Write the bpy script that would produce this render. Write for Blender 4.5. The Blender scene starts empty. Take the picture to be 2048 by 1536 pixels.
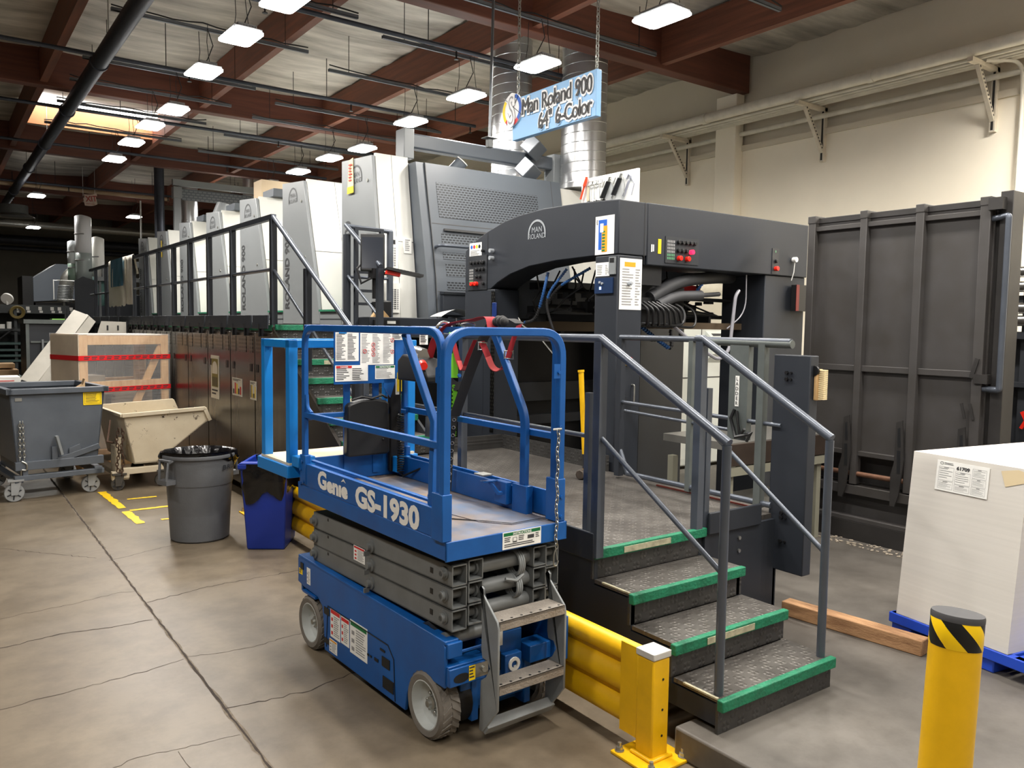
import bpy, bmesh, math, random
from mathutils import Vector, Matrix
random.seed(7)
SC = bpy.context.scene
COL = SC.collection
PI = math.pi
# ---------------------------------------------------------------- camera
yaw, pit, rol, FPX = 0.627825, -0.0714432, 0.0148383, 1605.1
fw = Vector((math.sin(yaw)*math.cos(pit), math.cos(yaw)*math.cos(pit), math.sin(pit)))
rt0 = Vector((math.cos(yaw), -math.sin(yaw), 0)); up0 = rt0.cross(fw)
rt = rt0*math.cos(rol) + up0*math.sin(rol); up = -rt0*math.sin(rol) + up0*math.cos(rol)
cam_d = bpy.data.cameras.new('camera'); cam = bpy.data.objects.new('camera', cam_d); COL.objects.link(cam)
cam.matrix_world = Matrix(((rt.x, up.x, -fw.x, 0), (rt.y, up.y, -fw.y, 0), (rt.z, up.z, -fw.z, 1.94), (0, 0, 0, 1)))
cam_d.sensor_width = 36; cam_d.sensor_fit = 'HORIZONTAL'; cam_d.lens = FPX/2048*36
cam_d.clip_start = 0.05; cam_d.clip_end = 200
SC.camera = cam
# ---------------------------------------------------------------- world, view
w = bpy.data.worlds.new('world'); SC.world = w; w.use_nodes = True
w.node_tree.nodes['Background'].inputs[0].default_value = (0.9, 0.95, 1, 1)
w.node_tree.nodes['Background'].inputs[1].default_value = 0.35
vs = SC.view_settings; vs.view_transform = 'Standard'; vs.look = 'None'; vs.gamma = 1; vs.use_curve_mapping = False
vs.exposure = 0.0
LAMP_W = 62.0      # watts of one high-bay lamp
LAMP_C = (1.0, 0.95, 0.88)
LENS = 30.0
# ---------------------------------------------------------------- helpers
def lin(c):
    c /= 255.0
    return c/12.92 if c <= 0.04045 else ((c+0.055)/1.055)**2.4
def S(r, g, b): return (lin(r), lin(g), lin(b), 1)
MATS = {}
def mat(name, col, rough=0.5, metal=0.0, var=0.0, vs_=6.0, bump=0.0, bs=40.0, emit=None, es=0, coat=0.0, col2=None, stretch=None, alpha=1.0, trans=0.0, spec=0.5):
    if name in MATS: return MATS[name]
    m = bpy.data.materials.new(name); m.use_nodes = True; nt = m.node_tree
    p = nt.nodes['Principled BSDF']
    p.inputs['Base Color'].default_value = col
    p.inputs['Roughness'].default_value = rough; p.inputs['Metallic'].default_value = metal
    p.inputs['Coat Weight'].default_value = coat
    p.inputs['Specular IOR Level'].default_value = spec
    p.inputs['Alpha'].default_value = alpha
    p.inputs['Transmission Weight'].default_value = trans
    if emit: p.inputs['Emission Color'].default_value = emit; p.inputs['Emission Strength'].default_value = es
    if var or bump:
        tc = nt.nodes.new('ShaderNodeTexCoord'); mp = nt.nodes.new('ShaderNodeMapping')
        nt.links.new(tc.outputs['Object'], mp.inputs[0])
        if stretch: mp.inputs['Scale'].default_value = stretch
    if var:
        n = nt.nodes.new('ShaderNodeTexNoise'); n.inputs['Scale'].default_value = vs_; n.inputs['Detail'].default_value = 7; n.inputs['Roughness'].default_value = 0.62
        nt.links.new(mp.outputs[0], n.inputs['Vector'])
        r = nt.nodes.new('ShaderNodeValToRGB'); r.color_ramp.elements[0].position = 0.32; r.color_ramp.elements[1].position = 0.68
        c2 = col2 or tuple(max(0, c*(1-var)) for c in col[:3])+(1,)
        r.color_ramp.elements[0].color = c2; r.color_ramp.elements[1].color = col
        nt.links.new(n.outputs['Fac'], r.inputs[0]); nt.links.new(r.outputs[0], p.inputs['Base Color'])
        mr = nt.nodes.new('ShaderNodeMapRange'); mr.inputs[3].default_value = max(0.03, rough-0.1); mr.inputs[4].default_value = min(1, rough+0.12)
        nt.links.new(n.outputs['Fac'], mr.inputs[0]); nt.links.new(mr.outputs[0], p.inputs['Roughness'])
    if bump:
        n2 = nt.nodes.new('ShaderNodeTexNoise'); n2.inputs['Scale'].default_value = bs; n2.inputs['Detail'].default_value = 4
        nt.links.new(mp.outputs[0], n2.inputs['Vector'])
        b = nt.nodes.new('ShaderNodeBump'); b.inputs['Strength'].default_value = bump; b.inputs['Distance'].default_value = 0.01
        nt.links.new(n2.outputs['Fac'], b.inputs['Height']); nt.links.new(b.outputs[0], p.inputs['Normal'])
    MATS[name] = m; return m
def brickmat(name, hole, land, sx, sz, axes='xz', mortar=0.35, rough=0.5, scale=1.0, offs=0.5, bump=0.0, metal=0.0):
    """regular slots / lugs: a brick pattern in object space"""
    if name in MATS: return MATS[name]
    m = mat(name, land, rough, metal); nt = m.node_tree; p = nt.nodes['Principled BSDF']
    tc = nt.nodes.new('ShaderNodeTexCoord'); sp = nt.nodes.new('ShaderNodeSeparateXYZ'); cb = nt.nodes.new('ShaderNodeCombineXYZ')
    nt.links.new(tc.outputs['Object'], sp.inputs[0])
    nt.links.new(sp.outputs['XYZ'.index(axes[0].upper())], cb.inputs[0]); nt.links.new(sp.outputs['XYZ'.index(axes[1].upper())], cb.inputs[1])
    bk = nt.nodes.new('ShaderNodeTexBrick'); bk.offset = offs
    bk.inputs['Scale'].default_value = 1.0; bk.inputs['Brick Width'].default_value = sx; bk.inputs['Row Height'].default_value = sz
    bk.inputs['Mortar Size'].default_value = mortar*sz*0.5; bk.inputs['Mortar Smooth'].default_value = 0.1
    bk.inputs['Color1'].default_value = hole; bk.inputs['Color2'].default_value = hole; bk.inputs['Mortar'].default_value = land
    nt.links.new(cb.outputs[0], bk.inputs['Vector']); nt.links.new(bk.outputs['Color'], p.inputs['Base Color'])
    if bump:
        b = nt.nodes.new('ShaderNodeBump'); b.inputs['Strength'].default_value = bump; b.inputs['Distance'].default_value = 0.006; 
        nt.links.new(bk.outputs['Fac'], b.inputs['Height']); nt.links.new(b.outputs[0], p.inputs['Normal'])
    return m
def treadmat(name, col, col2, rough=0.4, metal=0.55, sc=38.0, axes='xy', strength=1.0, dark=None):
    """diamond tread plate: two rotated waves of raised lugs"""
    if name in MATS: return MATS[name]
    m = mat(name, col, rough, metal, var=0.3, vs_=3.0, col2=col2); nt = m.node_tree; p = nt.nodes['Principled BSDF']
    tc = nt.nodes.new('ShaderNodeTexCoord'); sp = nt.nodes.new('ShaderNodeSeparateXYZ'); nt.links.new(tc.outputs['Object'], sp.inputs[0])
    def mth(op, a, b=None):
        n = nt.nodes.new('ShaderNodeMath'); n.operation = op
        for i, v in enumerate((a, b)):
            if v is None: continue
            if isinstance(v, (int, float)): n.inputs[i].default_value = v
            else: nt.links.new(v, n.inputs[i])
        return n.outputs[0]
    u = mth('MULTIPLY', sp.outputs['XYZ'.index(axes[0].upper())], sc*PI); v = mth('MULTIPLY', sp.outputs['XYZ'.index(axes[1].upper())], sc*PI)
    a = mth('ADD', u, v); d = mth('SUBTRACT', u, v)
    sa = mth('SINE', mth('MULTIPLY', a, 0.5)); sd = mth('SINE', mth('MULTIPLY', d, 0.5))
    # lugs: elongated blobs on a checker of two directions
    l1 = mth('SUBTRACT', mth('MULTIPLY', mth('ABSOLUTE', sa), 1.0), mth('MULTIPLY', mth('ABSOLUTE', mth('COSINE', mth('MULTIPLY', d, 0.25))), 0.75))
    l2 = mth('SUBTRACT', mth('MULTIPLY', mth('ABSOLUTE', sd), 1.0), mth('MULTIPLY', mth('ABSOLUTE', mth('SINE', mth('MULTIPLY', a, 0.25))), 0.75))
    h = mth('MAXIMUM', l1, l2); h = mth('MAXIMUM', h, 0.45)
    b = nt.nodes.new('ShaderNodeBump'); b.inputs['Strength'].default_value = strength; b.inputs['Distance'].default_value = 0.006
    nt.links.new(h, b.inputs['Height']); nt.links.new(b.outputs[0], p.inputs['Normal'])
    return m

class B:
    """collects shapes into ONE mesh"""
    def __init__(s): s.v = []; s.f = []; s.m = []; s.mi = 0; s.g = []
    def add(s, vs, fs):
        o = len(s.v); s.g.append((o, len(s.f))); s.v += [tuple(v) for v in vs]
        for f in fs: s.f.append(tuple(i+o for i in f)); s.m.append(s.mi)
        return s
    def box(s, x0, x1, y0, y1, z0, z1, M=None):
        vs = [(x, y, z) for z in (z0, z1) for y in (y0, y1) for x in (x0, x1)]
        if M is not None: vs = [M @ Vector(v) for v in vs]
        return s.add(vs, [(0, 2, 3, 1), (4, 5, 7, 6), (0, 1, 5, 4), (2, 6, 7, 3), (0, 4, 6, 2), (1, 3, 7, 5)])
    def beam(s, p0, p1, w, h, up=(0, 0, 1)):
        p0, p1 = Vector(p0), Vector(p1); d = (p1-p0).normalized(); u = Vector(up)
        if abs(d.dot(u)) > 0.98: u = Vector((0, 1, 0))
        x = d.cross(u).normalized(); y = x.cross(d).normalized()
        vs = [p + x*(a*w/2) + y*(b*h/2) for p in (p0, p1) for a, b in ((-1, -1), (1, -1), (1, 1), (-1, 1))]
        return s.add(vs, [(3, 2, 1, 0), (4, 5, 6, 7), (0, 1, 5, 4), (1, 2, 6, 5), (2, 3, 7, 6), (3, 0, 4, 7)])
    def cyl(s, p0, p1, r, r2=None, n=16, cap=True):
        return s.tube([p0, p1], r, n=n, cap=cap, rs=[r, r if r2 is None else r2])
    def tube(s, pts, r, n=10, cap=True, closed=False, rs=None, prof=None, up=None):
        pts = [Vector(p) for p in pts]; N = len(pts)
        if prof is None: prof = [(math.cos(2*PI*k/n), math.sin(2*PI*k/n)) for k in range(n)]
        n = len(prof); vs = []; prev = None
        for i, p in enumerate(pts):
            if closed: a, b = (p-pts[i-1]).normalized(), (pts[(i+1) % N]-p).normalized()
            else:
                a = (p-pts[i-1]).normalized() if i else (pts[1]-p).normalized()
                b = (pts[i+1]-p).normalized() if i < N-1 else a
            t = (a+b); t = t.normalized() if t.length > 1e-6 else a
            if prev is None:
                u = Vector(up) if up else (Vector((0, 0, 1)) if abs(t.z) < 0.9 else Vector((0, 1, 0)))
            else: u = prev
            x = u.cross(t)
            if x.length < 1e-5: x = Vector((1, 0, 0)).cross(t)
            x.normalize(); y = t.cross(x).normalized(); prev = y
            k = 1/max(0.4, t.dot(a)); rr = rs[i] if rs else r
            # mitre: stretch in the bend plane
            bd = (b-a); bd = bd - t*bd.dot(t)
            if bd.length > 1e-4:
                bd.normalize()
                for c, q in prof:
                    o = x*(c*rr)+y*(q*rr); e = o.dot(bd); vs.append(p+o+bd*(e*(k-1)))
            else:
                for c, q in prof: vs.append(p+x*(c*rr)+y*(q*rr))
        fs = []
        for i in range(N if closed else N-1):
            j = (i+1) % N
            for k in range(n): fs.append((i*n+k, i*n+(k+1) % n, j*n+(k+1) % n, j*n+k))
        if cap and not closed: fs.append(tuple(range(n-1, -1, -1))); fs.append(tuple((N-1)*n+k for k in range(n)))
        return s.add(vs, fs)
    def sq(s, pts, w, h=None, closed=False, up=None):
        h = w if h is None else h
        return s.tube(pts, 1, closed=closed, prof=[(-w/2, -h/2), (w/2, -h/2), (w/2, h/2), (-w/2, h/2)], up=up)
    def prism(s, poly, ax, a0, a1):
        """poly: 2-D points in the two remaining axes (in xyz order), extruded along ax"""
        def P(a, q):
            return {'x': (a, q[0], q[1]), 'y': (q[0], a, q[1]), 'z': (q[0], q[1], a)}[ax]
        n = len(poly); area = sum(poly[i-1][0]*poly[i][1]-poly[i][0]*poly[i-1][1] for i in range(n))
        vs = [P(a0, q) for q in poly]+[P(a1, q) for q in poly]
        flip = (area > 0) == (ax != 'y')
        lo = tuple(range(n)); hi = tuple(range(n, 2*n))
        fs = [lo[::-1] if flip else lo, hi if flip else hi[::-1]]
        for i in range(n):
            j = (i+1) % n
            fs.append((i, j, n+j, n+i) if flip else (i, n+i, n+j, j))
        return s.add(vs, fs)
    def lathe(s, prof, c=(0, 0, 0), n=24, ax='z', M=None, caps=True):
        vs = []; fs = []; c = Vector(c)
        for r, z in prof:
            for k in range(n):
                a = 2*PI*k/n; q = (r*math.cos(a), r*math.sin(a), z)
                if ax == 'x': q = (q[2], q[0], q[1])
                if ax == 'y': q = (q[1], q[2], q[0])
                q = Vector(q)
                if M is not None: q = M @ q
                vs.append(c+q)
        for i in range(len(prof)-1):
            for k in range(n): fs.append((i*n+k, i*n+(k+1) % n, (i+1)*n+(k+1) % n, (i+1)*n+k))
        if caps and prof[0][0] > 1e-6: fs.append(tuple(range(n-1, -1, -1)))
        if caps and prof[-1][0] > 1e-6: fs.append(tuple((len(prof)-1)*n+k for k in range(n)))
        return s.add(vs, fs)
    def sph(s, c, r, n=12):
        return s.lathe([(r*math.sin(PI*i/n), -r*math.cos(PI*i/n)) for i in range(n+1)], c, n=max(8, n))
    def quad(s, a, b, c, d): return s.add([a, b, c, d], [(0, 1, 2, 3)])
    def grid(s, fn, nu, nv, closeu=False):
        vs = [fn(i/nu, j/nv) for j in range(nv+1) for i in range(nu+1)]
        fs = [(j*(nu+1)+i, j*(nu+1)+i+1, (j+1)*(nu+1)+i+1, (j+1)*(nu+1)+i) for j in range(nv) for i in range(nu)]
        return s.add(vs, fs)
    def rect(s, o, u, v, x0, y0, x1, y1, d=0.0):
        """flat rectangle on the plane o + u*x + v*y, lifted d along the normal"""
        o, u, v = Vector(o), Vector(u), Vector(v); nn = u.cross(v)*d
        return s.quad(o+u*x0+v*y0+nn, o+u*x1+v*y0+nn, o+u*x1+v*y1+nn, o+u*x0+v*y1+nn)
    def plate(s, o, u, v, w, h, t=0.002):
        o, u, v = Vector(o), Vector(u), Vector(v); nn = u.cross(v)
        M = Matrix(((u.x, v.x, nn.x, o.x), (u.y, v.y, nn.y, o.y), (u.z, v.z, nn.z, o.z), (0, 0, 0, 1)))
        return s.box(0, w, 0, h, 0, t, M)
    def lines(s, o, u, v, x0, y0, x1, y1, n, d=0.0025, fill=0.5, seed=1, ragged=0.4):
        rnd = random.Random(seed); h = (y1-y0)/n
        for i in range(n):
            e = x1-(x1-x0)*ragged*rnd.random()
            s.rect(o, u, v, x0, y1-h*(i+fill), e, y1-h*i, d)
        return s
    def text(s, body, size, o, u, v, align='LEFT', ext=0.0, bold=0.0, sx=1.0, d=0.0, shear=0.0):
        c = bpy.data.curves.new('t', 'FONT'); c.body = body; c.size = size; c.align_x = align; c.extrude = ext; c.offset = bold; c.shear = shear
        c.resolution_u = 3
        ob = bpy.data.objects.new('t', c); me = bpy.data.meshes.new_from_object(ob)
        o, u, v = Vector(o), Vector(u), Vector(v); nn = u.cross(v)
        s.add([o+u*(p.co.x*sx)+v*p.co.y+nn*(p.co.z+d+ext) for p in me.vertices], [tuple(p.vertices) for p in me.polygons])
        bpy.data.objects.remove(ob); bpy.data.curves.remove(c); bpy.data.meshes.remove(me)
        return s
def fillet(pts, r, seg=5, closed=False):
    pts = [Vector(p) for p in pts]; out = []
    for i, p in enumerate(pts):
        if not closed and (i == 0 or i == len(pts)-1): out.append(p); continue
        a, b = pts[i-1], pts[(i+1) % len(pts)]
        da, db = (a-p), (b-p); k = min(r, da.length*0.49, db.length*0.49)
        s0, s1 = p+da.normalized()*k, p+db.normalized()*k
        for t in range(seg+1):
            t /= seg; out.append(s0*(1-t)**2+p*(2*t*(1-t))+s1*t*t)
    return out
MW = {}
SPLIT = {'pivot_pin', 'lift_chain', 'post_socket', 'ladder_side', 'bolt', 'knob', 'latch', 'hinge_plate', 'hanger_rod', 'hanging_wire', 'pipe_hanger', 'rear_post', 'buckle', 'nosing', 'riser', 'hinge_strap', 'toe_board', 'landing_rail', 'rear_kick_plate', 'shelf_beam', 'upright', 'ledge', 'shaft', 'string', 'middle_rail', 'white_label', 'black_knobs', 'red_buttons', 'shelf_label', 'caster_fork', 'handle', 'vent', 'catch', 'front_skirt', 'side_skirt', 'lower_beam', 'edge_channel', 'blade', 'loop', 'sheet_guide', 'webbing_lining', 'bolt_hole', 'arm_hole'}
def obj(name, b, mats, parent=None, bev=0.0, local=False, smooth=40, seg=2, label=None):
    if name in SPLIT and len(b.g) > 1:
        G = b.g+[(len(b.v), len(b.f))]; out = None
        for (v0, f0), (v1, f1) in zip(G, G[1:]):
            if f1 <= f0: continue
            q = B(); q.v = b.v[v0:v1]; q.f = [tuple(i-v0 for i in f) for f in b.f[f0:f1]]; q.m = b.m[f0:f1]
            out = obj(name, q, mats, parent, bev, local, smooth, seg, label)
        return out
    me = bpy.data.meshes.new(name); me.from_pydata(b.v, [], b.f)
    if parent is not None and not local and parent in MW: me.transform(MW[parent].inverted())
    if not isinstance(mats, (list, tuple)): mats = [mats]
    for m in mats: me.materials.append(m)
    me.polygons.foreach_set('material_index', b.m)
    me.polygons.foreach_set('use_smooth', [True]*len(b.f)); me.update()
    me.set_sharp_from_angle(angle=math.radians(smooth))
    o = bpy.data.objects.new(name, me); COL.objects.link(o)
    if parent is not None: o.parent = parent; MW[o] = MW.get(parent, Matrix())
    else: MW[o] = Matrix()
    if bev:
        md = o.modifiers.new('bevel', 'BEVEL'); md.width = bev; md.segments = seg; md.limit_method = 'ANGLE'; md.angle_limit = math.radians(40)
    if label: o['label'] = label
    return o
def tag(o, label, cat, group=None, kind=None):
    o['label'] = label; o['category'] = cat
    if group: o['group'] = group
    if kind: o['kind'] = kind
    return o
def thing(name, label, cat, loc=(0, 0, 0), rotz=0, group=None):
    o = bpy.data.objects.new(name, None); COL.objects.link(o); o.empty_display_size = 0.1
    o.location = loc; o.rotation_euler = (0, 0, rotz)
    MW[o] = Matrix.Translation(Vector(loc)) @ Matrix.Rotation(rotz, 4, 'Z')
    return tag(o, label, cat, group)
def struct(name, b, mats, **k):
    o = obj(name, b, mats, **k); o['kind'] = 'structure'; return o
def solo(name, b, mats, label, cat, group=None, **k):
    """a thing that is one mesh: origin moved to its base"""
    xs, ys, zs = zip(*b.v); c = Vector(((min(xs)+max(xs))/2, (min(ys)+max(ys))/2, min(zs)))
    b.v = [tuple(Vector(v)-c) for v in b.v]
    o = obj(name, b, mats, **k); o.location = c; MW[o] = Matrix.Translation(c)
    return tag(o, label, cat, group)
def dup(root, loc, rotz=None, label=None):
    r = root.copy(); COL.objects.link(r); r.location = loc
    if rotz is not None: r.rotation_euler = (0, 0, rotz)
    if label: r['label'] = label
    MW[r] = Matrix.Translation(Vector(loc))
    for ch in list(root.children):
        c = ch.copy(); COL.objects.link(c); c.parent = r
        for g in list(ch.children):
            d = g.copy(); COL.objects.link(d); d.parent = c
    return r
X, Y, Z = Vector((1, 0, 0)), Vector((0, 1, 0)), Vector((0, 0, 1))
# ---------------------------------------------------------------- materials
BLUE = mat('lift_blue', S(17, 90, 164), 0.38, var=0.25, vs_=4, col2=S(15, 77, 144))
RACKBLUE = mat('rack_blue', S(14, 122, 200), 0.4)
SGREY = mat('scissor_grey', S(116, 119, 119), 0.5, 0.15, var=0.2, vs_=7)
LGREY = mat('ladder_grey', S(142, 146, 147), 0.5, 0.1, var=0.2, vs_=9)
DARK = mat('delivery_paint', S(43, 47, 54), 0.5, var=0.08, vs_=3, bump=0.05, bs=300, spec=0.35)
DARK2 = mat('machine_dark', S(42, 45, 50), 0.5, var=0.2, vs_=4)
BLACK = mat('black_plastic', S(24, 25, 27), 0.45)
BLACKM = mat('black_metal', S(30, 30, 32), 0.5, 0.4, var=0.3, vs_=12)
PRESSG = mat('press_light_grey', S(130, 134, 136), 0.35, var=0.05, vs_=2)
PRESSW = mat('press_white', S(208, 208, 202), 0.3, var=0.04, vs_=2)
PRESSD = mat('press_slate', S(84, 90, 97), 0.4, var=0.06, vs_=2)
YEL = mat('safety_yellow', S(234, 182, 8), 0.4, var=0.12, vs_=9)
GREEN = mat('green_nosing', S(18, 122, 86), 0.55, var=0.35, vs_=14, bump=0.6, bs=60)
TREAD = treadmat('tread_plate', S(112, 108, 103), S(90, 86, 82))
RISER = treadmat('riser_plate', S(86, 85, 84), S(66, 65, 64), axes='xz')
RISERY = treadmat('riser_plate_side', S(86, 85, 84), S(66, 65, 64), axes='yz')
RAILM = mat('handrail_grey', S(86, 92, 102), 0.32, 0.35, var=0.15, vs_=5)
STEEL = mat('bright_steel', S(200, 200, 198), 0.25, 1.0)
ZINC = mat('zinc', S(178, 178, 172), 0.38, 0.9, var=0.2, vs_=20)
STAINL = mat('dark_stainless', S(66, 61, 57), 0.24, 0.75, var=0.12, vs_=2, stretch=(1, 3, 0.4))
WOOD = mat('crate_pine', S(214, 176, 128), 0.65, var=0.25, vs_=3, stretch=(6, 6, 1.2), col2=S(190, 146, 96))
TIMB = mat('rough_timber', S(178, 138, 98), 0.8, var=0.45, vs_=5, stretch=(5, 1, 6), col2=S(124, 88, 58), bump=0.3)
GLULAM = mat('beam_wood', S(104, 58, 42), 0.6, var=0.3, vs_=3, stretch=(0.3, 3, 6), col2=S(80, 42, 30))
PURLIN = mat('purlin_wood', S(128, 76, 54), 0.6, var=0.3, vs_=3, stretch=(3, 0.3, 6), col2=S(94, 54, 38))
PIPED = mat('pipe_dark', S(66, 70, 80), 0.45, 0.5, var=0.3, vs_=6)
WHITEP = mat('white_paper', S(238, 238, 234), 0.6)
INK = mat('printing_ink', S(60, 60, 62), 0.7)
INKL = mat('fine_print', S(150, 150, 150), 0.7)
REDP = mat('print_red', S(206, 36, 40), 0.5)
GRNP = mat('print_green', S(10, 110, 60), 0.5)
YELP = mat('print_yellow', S(250, 214, 10), 0.5)
ORGP = mat('print_orange', S(236, 160, 20), 0.5)
BLUP = mat('print_blue', S(20, 90, 190), 0.5)
REDB = mat('button_red', S(226, 40, 24), 0.35)
RED = mat('webbing_red', S(158, 30, 40), 0.75)
REDL = mat('webbing_pink', S(224, 96, 96), 0.75)
LIME = mat('lanyard_green', S(120, 205, 40), 0.65)
RUB = mat('rubber', S(40, 40, 41), 0.75)
# ================================================================ LAMPS
HOUS = mat('lamp_housing', S(170, 172, 175), 0.4, 0.5)
LENSM = mat('lamp_lens', (1, 1, 1, 1), 0.4, emit=(1.0, 0.97, 0.93, 1), es=LENS)
ROW_A = [(2.75, 7.46), (2.72, 8.65), (2.74, 10.13), (2.88, 12.19), (2.82, 13.38), (2.83, 14.84), (2.86, 16.55)]
ROW_B = [(5.76, 5.59), (5.69, 7.44), (5.75, 9.03), (5.82, 10.65), (6.05, 12.76), (5.93, 13.87), (5.97, 15.49), (6.04, 17.27)]
FAR = [(2.19, 22.66, 4.9), (2.60, 28.0, 4.66), (4.85, 25.26, 4.9)]
HID = [(2.75, 5.9), (2.75, 4.3), (2.75, 2.6), (2.75, 0.9), (2.75, -0.9), (5.75, 3.9), (5.75, 2.1), (5.75, 0.4), (5.75, -1.4), (-1.2, 6.5), (-1.2, 3.5), (-1.2, 0.3), (9.0, 3.1), (9.0, 2.3), (9.0, 1.4), (9.0, 0.2), (-1.2, -2.6)]  # unseen lamps; those along the right wall are added to brighten it
ORD = ['nearest', 'second', 'third', 'fourth', 'fifth', 'sixth', 'seventh', 'eighth']
lampd = bpy.data.lights.new('high_bay', 'AREA'); lampd.shape = 'RECTANGLE'; lampd.size = 0.28; lampd.size_y = 0.44
lampd.energy = LAMP_W; lampd.color = LAMP_C; lampd.spread = math.radians(165)
def lamp(x, y, label, group, z=4.9, wires=True, zt=.53):
    t = thing('high_bay_lamp', label, 'lamp', (x, y, z), math.radians(2), group)
    b = B(); b.box(-.145, .145, -.23, .23, .012, .05); b.box(-.1, .1, -.2, .2, .05, .09)
    for i in range(7): b.box(-.1+.03*i, -.092+.03*i, -.21, .21, .05, .075)
    obj('housing', b, HOUS, t, local=True, bev=.006)
    l = B(); l.prism([(sx*.165+cx, sy*.255+cy) for sx, sy, cs in ((1, 1, ((0, -.05), (-.015, -.015), (-.05, 0))), (-1, 1, ((.05, 0), (.015, -.015), (0, -.05))), (-1, -1, ((0, .05), (.015, .015), (.05, 0))), (1, -1, ((-.05, 0), (-.015, .015), (0, .05)))) for cx, cy in cs], 'z', 0, .016); obj('lens', l, LENSM, t, local=True)
    if wires:
        wb = B()
        for s in (-1, 1): wb.tube([(0, s*.22, .08), (.02*s, s*.2, .3), (.0, s*.17, zt)], .004, n=5)
        wb.tube([(0, .05, .09), (.08, .1, .2), (.12, .02, .35), (.05, 0, .53)], .006, n=5)
        obj('hanging_wire', wb, BLACK, t, local=True)
    ld = bpy.data.objects.new('lamp_light', lampd); COL.objects.link(ld); ld.parent = t; ld.location = (0, 0, -.012)
    return t
for i, (x, y) in enumerate(ROW_A): lamp(x, y, 'lit rectangular LED lamp in the left row, %s from the camera' % ORD[i], 'left row of high bay lamps')
for i, (x, y) in enumerate(ROW_B): lamp(x, y, 'lit rectangular LED lamp in the right row above the press, %s from the camera' % ORD[i], 'right row of high bay lamps')
for (x, y, z), l in zip(FAR, ('lit LED lamp at far left just under the tan ceiling pipe', 'lowest lit LED lamp at the far left by the dark end wall', 'lit LED lamp hanging over the far end of the press railing')):
    lamp(x, y, l, 'far high bay lamps', z=z, zt=6.0-z)
for i, (x, y) in enumerate(((6.3, 20.8),)): lamp(x, y, 'unseen LED lamp added behind the farthest press units to light them', 'right row of high bay lamps', zt=1.1)  # unseen lamp added to brighten the far units
for x, y in HID: lamp(x, y, 'unseen LED high bay lamp overhead, the right wall ones added to brighten it', 'lamps overhead out of the picture', wires=False)
# ================================================================ FLOOR
def floor_mat(name, col, col2, joint=None, gloss=0.40):
    m = mat(name, col, gloss, var=0.3, vs_=0.7, col2=col2, bump=0.03, bs=25); nt = m.node_tree; p = nt.nodes['Principled BSDF']
    tc = nt.nodes.new('ShaderNodeTexCoord')
    base = p.inputs['Base Color'].links[0].from_socket
    # scuffs and stains
    n = nt.nodes.new('ShaderNodeTexNoise'); n.inputs['Scale'].default_value = 3.2; n.inputs['Detail'].default_value = 9; n.inputs['Roughness'].default_value = 0.7
    nt.links.new(tc.outputs['Object'], n.inputs['Vector'])
    r = nt.nodes.new('ShaderNodeValToRGB'); r.color_ramp.elements[0].position = 0.36; r.color_ramp.elements[1].position = 0.58
    r.color_ramp.elements[0].color = (.62, .6, .58, 1); r.color_ramp.elements[1].color = (1, 1, 1, 1)
    nt.links.new(n.outputs['Fac'], r.inputs[0])
    mx = nt.nodes.new('ShaderNodeMix'); mx.data_type = 'RGBA'; mx.blend_type = 'MULTIPLY'; mx.inputs[0].default_value = 0.75
    nt.links.new(base, mx.inputs[6]); nt.links.new(r.outputs[0], mx.inputs[7])
    nt.links.new(mx.outputs[2], p.inputs['Base Color'])
    return m
FLOOR = floor_mat('sealed_concrete', S(120, 108, 90), S(99, 88, 73))
SLABM = floor_mat('worn_concrete', S(104, 99, 92), S(80, 76, 71), gloss=0.5)
CRACK = mat('floor_joint', S(62, 52, 44), 0.9, var=0.5, vs_=30)
CRACKL = mat('joint_edge', S(120, 108, 92), 0.8, var=0.5, vs_=20)
b = B(); b.quad((-16, -8, 0), (10, -8, 0), (10, 36, 0), (-16, 36, 0))
def crack(b, pts, wd, z, jag=.012, seed=1, step=.06):
    rnd = random.Random(seed); P = []
    for i in range(len(pts)-1):
        a, c = Vector(pts[i]).to_3d(), Vector(pts[i+1]).to_3d(); n = max(2, int((c-a).length/step))
        for k in range(n): P.append(a+(c-a)*k/n+Vector((rnd.uniform(-jag, jag), rnd.uniform(-jag, jag), 0)))
    P.append(Vector(pts[-1]).to_3d()); L = []
    for i, p in enumerate(P):
        d = (P[min(i+1, len(P)-1)]-P[max(i-1, 0)]).normalized(); nrm = Vector((-d.y, d.x, 0)); ww = wd*rnd.uniform(.5, 1.3)/2
        L += [(p.x+nrm.x*ww, p.y+nrm.y*ww, z), (p.x-nrm.x*ww, p.y-nrm.y*ww, z)]
    b.add(L, [(2*i, 2*i+1, 2*i+3, 2*i+2) for i in range(len(P)-1)])
b.mi = 2; crack(b, [(1.149, -2), (1.149, 12)], .026, .0006, .005, 3)
b.mi = 1; crack(b, [(1.149, -2), (1.149, 12)], .013, .0012, .004, 5)
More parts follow.
